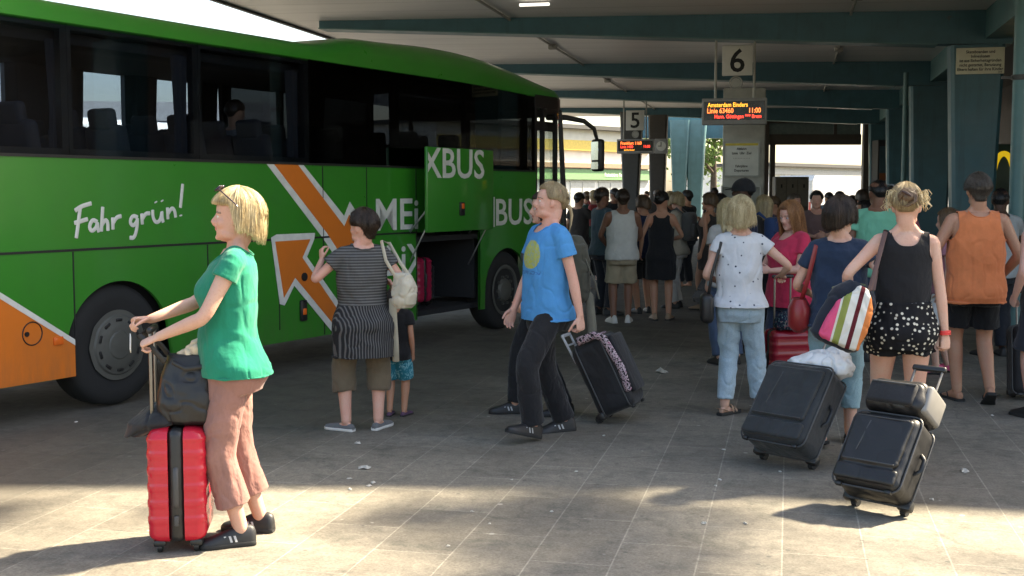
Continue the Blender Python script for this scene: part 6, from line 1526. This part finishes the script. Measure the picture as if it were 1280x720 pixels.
# striped beach bag on her shoulder
def bagstripes(t, v):
    x = t.sep(v); a = t.math('ADD', t.math('MULTIPLY', x[0], 1.0), t.math('MULTIPLY', x[2], .18))
    return t.ramp(t.math('ADD', t.math('MULTIPLY', a, 3.5), .5), [(0, (.70, .09, .20)), (.20, (.70, .09, .20)), (.205, (.62, .60, .52)), (.25, (.24, .27, .07)), (.38, (.24, .27, .07)), (.385, (.66, .64, .58)), (.53, (.66, .64, .58)), (.535, (.11, .014, .02)), (.62, (.11, .014, .02)), (.625, (.66, .64, .58)), (.76, (.62, .20, .06)), (.9, (.62, .20, .06)), (.905, (.60, .35, .30))], 'CONSTANT')
c = AT(1064, 396, 7.0); SB = empty('beach_bag', 'striped pink, green and orange bag slung over the shoulder of the woman in black', 'bag', c, R(-16)); SB.rotation_euler = (R(-6), R(24), R(-16))
g = MB(); g.ring_loft([sring(V((0, 0, z)), V((1, 0, 0)), V((0, 1, 0)), a, b, 30, 3.0) for z, a, b in ((-.18, .10, .03), (-.165, .125, .05), (-.05, .125, .06), (.08, .10, .055), (.16, .05, .045), (.19, .03, .03))]); me = remesh(g, .007, 4); folds(me, .007, (12, 12, 7), 3, 1.0); link('bag_body', me, mat_pattern('bag_stripes', None, bagstripes), SB)
g = MB(); g.ring_loft([sring(V((-.03, .09, z)), V((1, 0, 0)), V((0, 1, 0)), a, b, 26, 3.0) for z, a, b in ((-.20, .11, .05), (-.175, .15, .075), (-.02, .15, .08), (.12, .13, .07), (.20, .07, .045))]); me = remesh(g, .008, 4); folds(me, .008, (10, 10, 7), 5, 1.0); link('back_compartment', me, CL('bag_dark', (.016, .020, .030)), SB)
Mi = (M4.LocRotScale(SB.location, SB.rotation_euler, None)).inverted(); sh = Mi @ in_person(r, FB.sh['L'] + V((.035, -.02, .062))); sb = Mi @ in_person(r, FB.sh['L'] + V((.02, .07, -.06)))
g = MB(); g.tube([V((.03, .03, .19)), V((.03, .03, .19)).lerp(sh, .6) + V((0, -.03, 0)), sh + V((0, -.03, .0)), sh + V((0, .01, .014)), sb, V((.05, .14, .20))], [(.014, .004)] * 6, 8, (0, 1, 0)); g.build('strap', mat_plain('strap_brown', (.10, .05, .04), .6), SB)
sack('green_scarf', 'olive green cloth bundled on top of the striped bag', 'scarf', in_person(r, (-.285, .02, 1.07)), R(-16), [(0, .09, .06), (.02, .12, .08), (.05, .11, .07), (.075, .06, .04)], CL('olive_green', (.15, .17, .07)), .007, .018, (18, 18, 18), 3, part='cloth')
# 24 man in orange
f = Fig(H=1.86, sex='m', w=1.05, drop=.03, hpitch=R(-3), feet={'L': dict(p=(-.09, .10), yaw=R(12)), 'R': dict(p=(.10, -.15), pitch=R(-30), lift=.055, yaw=R(-8))}, arms={'R': dict(w=(.27, .20, 1.02), pole=(.9, -.8, -.3)), 'L': dict(w=(-.26, .16, 1.02), pole=(-.9, -.8, -.3))}, shod=False, armw=1.06)
r = person('tall man seen from behind in an orange sleeveless shirt, black shorts and flip-flops', G(1214, 503), R(-6)); P_OR = r
f.make_body(r, .006, SK_TAN); link('top', top_garment(f, .014, .80, 0, .028, 'tank', .150, -.010, vox=.0065, fold=.009, hemflare=.010, seed=22), CL('orange_tank', (.68, .20, .075)), r); link('shorts', pants(f, .011, .97, .37, .028, .118, .007, .006, 23), BLACK_C, r); shoes(f, r, 'flipflop', SO_BLK, SO_BLK)
hair(f, r, H_GREY, 'short', 520, 17, .013, .004, front=56, side=94, back=150, jit=.016, topoff=.006)
# ------------------------------------------------------------------ the waiting crowd further back
def crowd(label, u, Y, H, yaw, sex, top, bottom, hairm, hstyle, skin, w=1.0, arms=None, hy=0, hp_=0, vox=None, group=None, feet=None, shoe_=(None, None), lean=0):
    p = AT(u, 240, Y); r = person(label, (p.x, p.y, 0), R(yaw), group); seed = int(u * 3 + Y * 7) % 997; rn = random.Random(seed)
    if not arms and Y < 30:
        k_ = seed % 5
        if k_ == 0: arms = {'R': dict(w=(.10, .30, 1.22), pole=(1, -.3, -.6), hd=(-.2, .3, 1))}
        elif k_ == 1: arms = {'L': dict(w=(-.20, .20, 1.0), pole=(-1, -.6, -.2)), 'R': dict(w=(.22, .16, 1.0), pole=(1, -.6, -.2))}
        elif k_ == 2: arms = {'L': dict(w=(-.08, .28, 1.12), pole=(-1, -.2, -.6)), 'R': dict(w=(.08, .28, 1.10), pole=(1, -.2, -.6))}
        if hairm is H_BROWN: hairm = rn.choice([H_BROWN, H_MID, H_ASH, H_GREY, H_MID])
        hy = hy + rn.uniform(-35, 35); hp_ = hp_ + rn.uniform(-14, 6); w *= rn.uniform(.94, 1.12)
    vox = vox or (.0085 if Y < 14 else .011 if Y < 19 else .016); near = Y < 19
    f = Fig(H=H, sex=sex, w=w, hyaw=R(hy), hpitch=R(hp_), lean=R(lean), arms=arms or {}, feet=feet or {'L': dict(p=(-.10 + rn.uniform(-.02, .03), rn.uniform(-.05, .05)), yaw=.2), 'R': dict(p=(.10 + rn.uniform(-.03, .02), rn.uniform(-.05, .05)), yaw=-.25)}, headk=1.02)
    me = f.body(vox, 3, near); 
    o = link('body', me, skin, r)
    for q in me.polygons: q.use_smooth = True
    tk_, tm = top[0], top[1]
    if tk_ == 'tee': link('shirt', top_garment(f, .013, .84, .5, .022, 'crew', vox=vox, flare=.018, fold=.007, hemflare=.01, seed=seed), tm, r)
    elif tk_ == 'long': link('jacket', top_garment(f, .016, .82, 1.92, .022, 'crew', vox=vox, flare=.012, fold=.007, hemflare=.01, seed=seed), tm, r)
    elif tk_ == 'tank': link('top', top_garment(f, .012, .84, 0, .018, 'tank', .15 if sex == 'm' else .118, .0 if sex == 'm' else .03, vox=vox, fold=.006, hemflare=.01, seed=seed), tm, r)
    elif tk_ == 'dress': link('dress', top_garment(f, .012, top[2] if len(top) > 2 else .55, 0, .012, 'tank', scoop=.03, vox=vox, fold=.006, hemflare=.02, seed=seed), tm, r)
    if bottom:
        end = {'shorts': .45, 'long': .98, 'capri': .75}[bottom[0]]; link('trousers' if end > .5 else 'shorts', pants(f, .012, .97, end, .02, {'shorts': .115, 'long': .07, 'capri': .08}[bottom[0]] * (w ** .5), vox + .001, .006, seed + 1), bottom[1], r)
    if near: shoes(f, r, 'sneaker', shoe_[0] or SH_BLK, shoe_[1] or SO_BLK)
    st_ = {'short': dict(front=56, side=88, back=138, off=.011), 'bob': dict(hang=.06, fringe=.015, front=58, side=86, back=106, off=.014, inward=.4), 'long': dict(hang=.20, front=55, side=84, back=102, off=.012), 'bun': dict(front=54, side=85, back=112, off=.010, topoff=.012), 'buzz': dict(front=54, side=84, back=116, off=.005, amp=.001)}[hstyle]
    hair(f, r, hairm, hstyle, 90 if near else 0, seed, nth=56 if near else 40, **st_)
    if hstyle == 'bun': g = MB(); g.ball(f.hp(0, -.11, .17), (.045, .04, .042)); g.build('bun', hairm, r)
    return r, f
D1, D2, D3, D4 = CL('dark_a', (.016, .016, .018)), CL('dark_b', (.025, .028, .036)), CL('dark_c', (.040, .034, .032)), CL('navy_b', (.014, .020, .050))
KHAKI = CL('khaki', (.34, .28, .19)); GREYT = CL('white_grey', (.52, .51, .48)); BLUEG = CL('blue_grey', (.055, .095, .115)); CREAM = CL('cream_jacket', (.42, .38, .31)); MINT = CL('mint', (.16, .46, .31)); DEN = CL('denim_mid', (.06, .09, .15)); WHT = CL('white', (.60, .60, .58)); ROSE = CL('rose', (.38, .10, .12)); OLV = CL('olive_d', (.07, .07, .045)); PLAID = CL('pale_check', (.40, .43, .44))
crowd('man seen from behind in a pale sleeveless T-shirt, khaki shorts and white trainers', 778, 15.6, 1.74, 4, 'm', ('tank', GREYT), ('shorts', KHAKI), H_BROWN, 'short', SK_BROWN, 1.10, {'L': dict(w=(-.16, .28, 1.0), pole=(-1, -.6, -.3)), 'R': dict(w=(.15, .28, 1.0), pole=(1, -.6, -.3))}, shoe_=(SH_WHT, SO_WHT))
crowd('man in a blue grey shirt standing left of the man in khaki shorts', 754, 16.6, 1.76, -60, 'm', ('tee', BLUEG), ('long', D2), H_BROWN, 'short', SK_BROWN, 1.0, {'L': dict(w=(-.10, .30, 1.05), pole=(-1, -.4, -.5))})
crowd('slim person in black between the khaki shorts man and the black dress woman', 804, 16.8, 1.66, 20, 'f', ('tee', D4), ('shorts', D1), H_BROWN, 'bob', SK_TAN)
crowd('woman with dark hair pinned up in a short black dress, seen from behind', 827, 15.9, 1.70, -6, 'f', ('dress', D1, .57), None, H_BLACK, 'bun', SK_TAN, 1.02, {'L': dict(w=(-.27, -.02, .90)), 'R': dict(w=(.12, .24, 1.05), pole=(1, -.5, -.4))}, hy=-30, shoe_=(SH_TAN, SO_BLK))
crowd('person in a cream jacket and white trousers behind the black dress woman', 846, 17.6, 1.70, 60, 'f', ('long', CREAM), ('long', WHT), H_ASH, 'bob', SK_PALE)
crowd('man in a black shirt standing by the pale teal piers', 858, 21.5, 1.74, 40, 'm', ('tee', D1), ('long', D2), H_BLACK, 'short', SK_TAN, 1.05, {'L': dict(w=(-.05, .32, 1.08), pole=(-1, 0, -.6)), 'R': dict(w=(.08, .32, 1.08), pole=(1, 0, -.6))})
crowd('woman in a strappy dark dress facing left with a suitcase behind her', 886, 17.3, 1.69, 55, 'f', ('dress', D3, .62), None, H_MID, 'bob', SK_TAN, .98, {'R': dict(w=(.25, -.15, .88))}, hy=10, shoe_=(SH_TAN, SO_BLK))
crowd('dark haired woman in black just right of the strappy dark dress', 899, 18.2, 1.68, 70, 'f', ('tank', D1), ('long', D2), H_BLACK, 'long', SK_TAN)
r_, fc = crowd('tall man in a dark cap and navy top behind the dotted T-shirt woman', 927, 12.6, 1.84, 62, 'm', ('tee', D4), ('long', D2), H_BLACK, 'buzz', SK_DARK, 1.08)
g = MB(); cap = []
for i in range(8):
    ph = R(8 + i * 12.5); cap.append([fc.hp(.090 * math.sin(ph) * math.cos(t), -.006 + .121 * math.sin(ph) * math.sin(t), .125 + .118 * math.cos(ph)) for t in [2 * math.pi * j / 28 for j in range(28)]])
g.ring_loft(cap); g.ring_loft([[fc.hp(x, y, z) for x, y, z in ((-.07, .08, .140), (-.05, .16, .125), (0, .185, .122), (.05, .16, .125), (.07, .08, .140))], [fc.hp(x, y, z) for x, y, z in ((-.07, .08, .146), (-.05, .16, .131), (0, .185, .128), (.05, .16, .131), (.07, .08, .146))]])
g.build('cap', D1, r_)
crowd('long haired blonde woman in a pale top just left of the dotted T-shirt woman', 910, 11.8, 1.64, 12, 'f', ('tee', CL('pale_grey', (.34, .33, .31))), ('long', DEN), H_BLOND, 'long', SK_PALE, .95)
crowd('man seen from behind in a mint green T-shirt right of the navy woman', 1097, 12.0, 1.82, -14, 'm', ('tee', MINT), ('long', DEN), H_BLACK, 'buzz', SK_BROWN, 1.06, {'L': dict(w=(-.24, .14, .98))}, hy=20)
rh, fh = crowd('person wearing a dark vented cycle helmet behind the young woman in black', 1119, 12.6, 1.76, 10, 'm', ('tee', ROSE), ('long', D1), H_BROWN, 'buzz', SK_TAN)
HM = empty('cycle_helmet', 'dark vented cycle helmet on the head beside the mint green T-shirt', 'helmet', rh.location, rh.rotation_euler.z); g = MB(); rings = []
for i in range(9):
    ph = R(6 + i * 11.5); rings.append([fh.hp(.104 * math.sin(ph) * math.cos(t), -.006 + .150 * math.sin(ph) * math.sin(t), .135 + .125 * math.cos(ph)) for t in [2 * math.pi * j / 28 for j in range(28)]])
g.ring_loft(rings); g.build('shell', mat_plain('helmet_black', (.02, .02, .022), .3), HM); g = MB()
for x in (-.05, -.017, .017, .05): g.tube([fh.hp(x * 1.1, -.125, .19), fh.hp(x * 1.25, -.06, .245), fh.hp(x * 1.2, .03, .258), fh.hp(x, .11, .215)], [(.005, .004), (.009, .006), (.009, .006), (.005, .004)], 8, (0, 0, 1))
g.build('vent', mat_plain('helmet_grey', (.35, .36, .38), .35), HM)
crowd('man in a pale checked shirt half hidden behind the man in orange', 1250, 12.4, 1.74, 6, 'm', ('tee', PLAID), ('long', D2), H_BLACK, 'buzz', SK_DARK, 1.02)
crowd('person with bare legs and rose top walking between young woman in black and orange man', 1186, 11.2, 1.55, 60, 'f', ('tee', CL('faded_rose', (.36, .16, .20))), ('shorts', WHT), H_BROWN, 'long', SK_PALE, 1.0, shoe_=(SH_PNK, SO_BLK))
re_, fe = crowd('person at the right picture edge with bare arm holding a black bag', 1315, 8.9, 1.72, 4, 'm', ('tank', D1), ('shorts', D2), H_BROWN, 'short', SK_PINK, 1.0, {'L': dict(w=(-.245, .02, .93), curl=.8)})
soft_case('black upright travel bag cut off by the right picture edge', G(1288, 498) + V((.0, .05, 0)), R(-8), R(10), .34, .22, .56, M_NYL, .30, False)
FARC = [  # label, u, Y, H, yaw, sex, top, bottom, hair, style, skin
 ('person in black with arm raised near the bus door', 724, 21, 1.70, -40, 'm', ('tee', D3), ('long', D1), H_BLACK, 'short', SK_TAN), ('person in white facing away near the bus mirror', 733, 27, 1.72, 30, 'm', ('tee', WHT), ('long', D2), H_BROWN, 'short', SK_TAN),
 ('person in dark green between the bus front and the blue grey shirt', 742, 23, 1.74, 10, 'm', ('tee', CL('dk_green', (.02, .05, .04))), ('long', D1), H_BROWN, 'short', SK_PALE), ('grey haired person under the platform five clock', 822, 26, 1.76, 180, 'm', ('tee', D3), ('long', D2), H_GREY, 'short', SK_PALE),
 ('fair haired woman with sunglasses beside the pale piers', 838, 24, 1.72, 200, 'f', ('tank', D3), ('long', D1), H_ASH, 'long', SK_TAN), ('person in dark clothes left of the light grey pillar, farther back', 893, 27, 1.80, 170, 'm', ('tee', D2), ('long', D1), H_BLACK, 'short', SK_DARK),
 ('person with long dark hair right of the capped man', 953, 15, 1.66, 40, 'f', ('tee', D3), ('long', D1), H_BROWN, 'long', SK_TAN), ('person in a maroon shirt behind the auburn haired woman', 966, 17, 1.64, 80, 'm', ('tee', CL('maroon', (.10, .02, .025))), ('long', D1), H_BROWN, 'short', SK_TAN),
 ('grey bearded man facing the camera above the auburn hair', 993, 17.5, 1.68, 172, 'm', ('tee', D1), ('long', D2), H_GREY, 'short', SK_PINK), ('dark haired man with glasses facing the camera left of the navy woman', 1021, 16.5, 1.72, 176, 'm', ('tee', CL('dusty', (.16, .10, .10))), ('long', D1), H_BLACK, 'short', SK_PINK),
 ('person with black hair against the bright van, left of two', 1036, 25, 1.70, 0, 'm', ('tee', CL('sky', (.16, .26, .38))), ('long', D1), H_BLACK, 'short', SK_TAN), ('person with black hair against the bright van, right of two', 1049, 24, 1.72, 20, 'm', ('tee', D1), ('long', D1), H_BLACK, 'short', SK_TAN),
 ('short dark person in front of the hall door post', 1066, 23, 1.64, -20, 'f', ('tee', D3), ('long', D1), H_BLACK, 'bob', SK_TAN), ('person with brown hair and grey top by the hall door post', 1077, 19, 1.74, 40, 'f', ('tee', CL('mid_grey', (.14, .14, .16))), ('long', D1), H_BROWN, 'bob', SK_TAN),
 ('person in black between the navy woman and the mint T-shirt', 1080, 14.5, 1.60, 70, 'f', ('tee', D1), ('long', D1), H_BLACK, 'long', SK_TAN), ('dark clothed man behind the man in khaki shorts', 768, 24, 1.78, 0, 'm', ('tee', D1), ('long', D1), H_BLACK, 'short', SK_BROWN),
 ('person in dark blue beneath the timetable, left of the blonde hair', 903, 22, 1.62, 90, 'f', ('tee', D4), ('long', D1), H_BROWN, 'bob', SK_TAN), ('pale shirted figure seen over the shoulder of the capped man', 946, 22, 1.66, 0, 'm', ('tee', CREAM), ('long', D1), H_BROWN, 'short', SK_TAN),
 ('pale shirted person far off near the kiosk shop front', 752, 40, 1.72, 160, 'm', ('tee', WHT), ('long', DEN), H_BROWN, 'short', SK_PALE), ('far person in red near the pale shop building', 731, 44, 1.7, 20, 'f', ('tee', ROSE), ('long', DEN), H_BLACK, 'bob', SK_PALE),
 ('far person in grey crossing beyond the flared columns', 808, 45, 1.74, 90, 'm', ('tee', CL('mid_grey', (.14, .14, .16))), ('long', D2), H_BROWN, 'short', SK_PALE)]
for a in FARC: crowd(*a, group='waiting crowd under the canopy')
# bags carried in the crowd
def pack(u, Y, yaw, z, mat, label, s_=1.0):
    p = AT(u, 240, Y); q = M4.Rotation(R(yaw), 3, 'Z') @ V((0, -.20, 0)); o = empty('backpack', label, 'backpack', (p.x + q.x, p.y + q.y, z), R(yaw)); g = MB(); g.rbox((0, 0, 0), (.30 * s_, .16, .42 * s_), .06, 3); g.rbox((0, -.09, -.06), (.22 * s_, .06, .20 * s_), .025, 2); g.build('bag_body', mat, o)
    for sx in (-1, 1): g = MB(); g.tube([V((sx * .10, .06, .19)), V((sx * .11, .16, .26)), V((sx * .12, .28, .20)), V((sx * .13, .30, .02)), V((sx * .12, .10, -.16))], [(.022, .006)] * 5, 8, (0, 1, 0)); g.build('strap', mat, o)
pack(953, 15, 40, 1.18, CL('pack_blue', (.03, .06, .16)), 'blue backpack on the long dark haired person right of the capped man')
pack(742, 23, 10, 1.26, CL('pack_red', (.22, .03, .03)), 'dark red backpack near the bus front behind the blue grey shirt')
pack(1066, 23, -20, 1.16, CL('pack_teal', (.03, .12, .12)), 'teal backpack in front of the hall door post')
pack(846, 17.6, 60, 1.20, CL('pack_grey', (.10, .10, .10)), 'grey backpack over the cream jacket')
# a passenger at a coach window
p = AT(352, 150, 12.6)
sp = empty('person', 'dim passenger sitting in the coach behind the dark window', 'person', in_bus(3.3, .74, 1.30), byaw - R(90))
f = Fig(H=1.72, sex='m', drop=.44, pel=(0, 0), feet={'L': dict(p=(-.09, .42)), 'R': dict(p=(.09, .42))}, arms={'L': dict(w=(-.12, .3, .72), pole=(-1, -.5, -.5)), 'R': dict(w=(.12, .3, .72), pole=(1, -.5, -.5))})
me = f.body(.012, 3, False); link('body', me, SK_TAN, sp); [setattr(q, 'use_smooth', True) for q in me.polygons]
link('shirt', top_garment(f, .013, .84, .5, .02, 'crew', vox=.012), CL('mid_grey', (.14, .14, .16)), sp); link('trousers', pants(f, .012, .97, .98, .02, .07, .012), D2, sp); hair(f, sp, H_BROWN, 'short', 0, 3, nth=40, front=56, side=86, back=118)
# ------------------------------------------------------------------ litter on the ground
rn = random.Random(21); M_SCR = mat_plain('scrap_paper', (.45, .43, .38), .85)
spots = [(828, 466, 1.7), (752, 524, .9), (448, 555, .6), (455, 586, .9), (466, 604, .5), (437, 599, .4), (437, 612, .35), (462, 608, .5), (905, 563, .4), (900, 600, .4), (895, 608, .3), (1205, 590, .9), (1165, 625, .4), (975, 590, .3), (755, 545, .4), (590, 640, .3), (560, 683, .3), (612, 655, .25), (95, 528, .4), (880, 655, .5), (932, 655, .4), (690, 640, .3), (720, 590, .3), (1240, 520, .4), (640, 600, .3)]
for i, (u, v, s_) in enumerate(spots):
    p = G(u, v); g = MB(); n = 9; r0 = .034 * s_; c = []
    for j in range(n): a = 2 * math.pi * j / n; q = r0 * rn.uniform(.5, 1.3); c.append(V((q * math.cos(a) * 1.4, q * math.sin(a), rn.uniform(.0, .012) * s_ + .001)))
    top = [V((q.x * .5, q.y * .5, q.z + rn.uniform(.004, .022) * s_)) for q in c]
    g.ring_loft([c, top]); o = g.build('paper_scrap', M_SCR, None, False); o.location = (p.x, p.y, 0); o.rotation_euler = (0, 0, rn.uniform(0, 6))
    tag(o, 'larger crumpled white paper lying on the dark paving behind the flowered suitcase' if i == 0 else 'small white paper scrap littering the paving', 'litter', 'paper scraps littering the paving')
# ------------------------------------------------------------------ sky, sun, camera
SUN_EL, SUN_DIR = R(46), V((.912, .410, 0))
az = math.atan2(SUN_DIR.x, SUN_DIR.y)          # clockwise from +Y
W = bpy.data.worlds.new('World'); SC.world = W; W.use_nodes = True; nt = W.node_tree; nt.nodes.clear()
sk = nt.nodes.new('ShaderNodeTexSky'); sk.sky_type = 'NISHITA'; sk.sun_disc = False; sk.sun_elevation = SUN_EL; sk.sun_rotation = az; sk.air_density = 1.0; sk.dust_density = 2.5; sk.ozone_density = 1.0
bg = nt.nodes.new('ShaderNodeBackground'); bg.inputs[1].default_value = .10; ow = nt.nodes.new('ShaderNodeOutputWorld'); nt.links.new(sk.outputs[0], bg.inputs[0]); nt.links.new(bg.outputs[0], ow.inputs[0])
sl = bpy.data.lights.new('sun', 'SUN'); sl.energy = 5.0; sl.angle = R(2.2); sl.color = (1, .92, .76); so = bpy.data.objects.new('sun', sl); COL.objects.link(so)
sd = V((SUN_DIR.x * math.cos(SUN_EL), SUN_DIR.y * math.cos(SUN_EL), math.sin(SUN_EL))); so.rotation_euler = sd.to_track_quat('Z', 'Y').to_euler(); so.location = (20, 10, 30)
cam = bpy.data.cameras.new('camera'); co = bpy.data.objects.new('camera', cam); COL.objects.link(co); SC.camera = co
co.location = (0, 0, CAMH); co.rotation_euler = (math.pi / 2 - PITCH, 0, 0); cam.sensor_width = 36; cam.lens = FPX / 1280 * 36; cam.clip_end = 2000; cam.clip_start = .05
vs = SC.view_settings; vs.view_transform = 'Standard'; vs.look = 'None'; vs.exposure = 2.38; vs.use_white_balance = True; vs.white_balance_temperature = 7350; vs.white_balance_tint = 10; vs.gamma = 1; vs.use_curve_mapping = False
SC.render.engine = 'CYCLES'; cy = SC.cycles; cy.use_denoising = True; cy.max_bounces = 8; cy.diffuse_bounces = 5; cy.transparent_max_bounces = 16; cy.sample_clamp_indirect = 8; cy.caustics_reflective = False; cy.caustics_refractive = False
SC.render.resolution_x, SC.render.resolution_y = 1024, 576
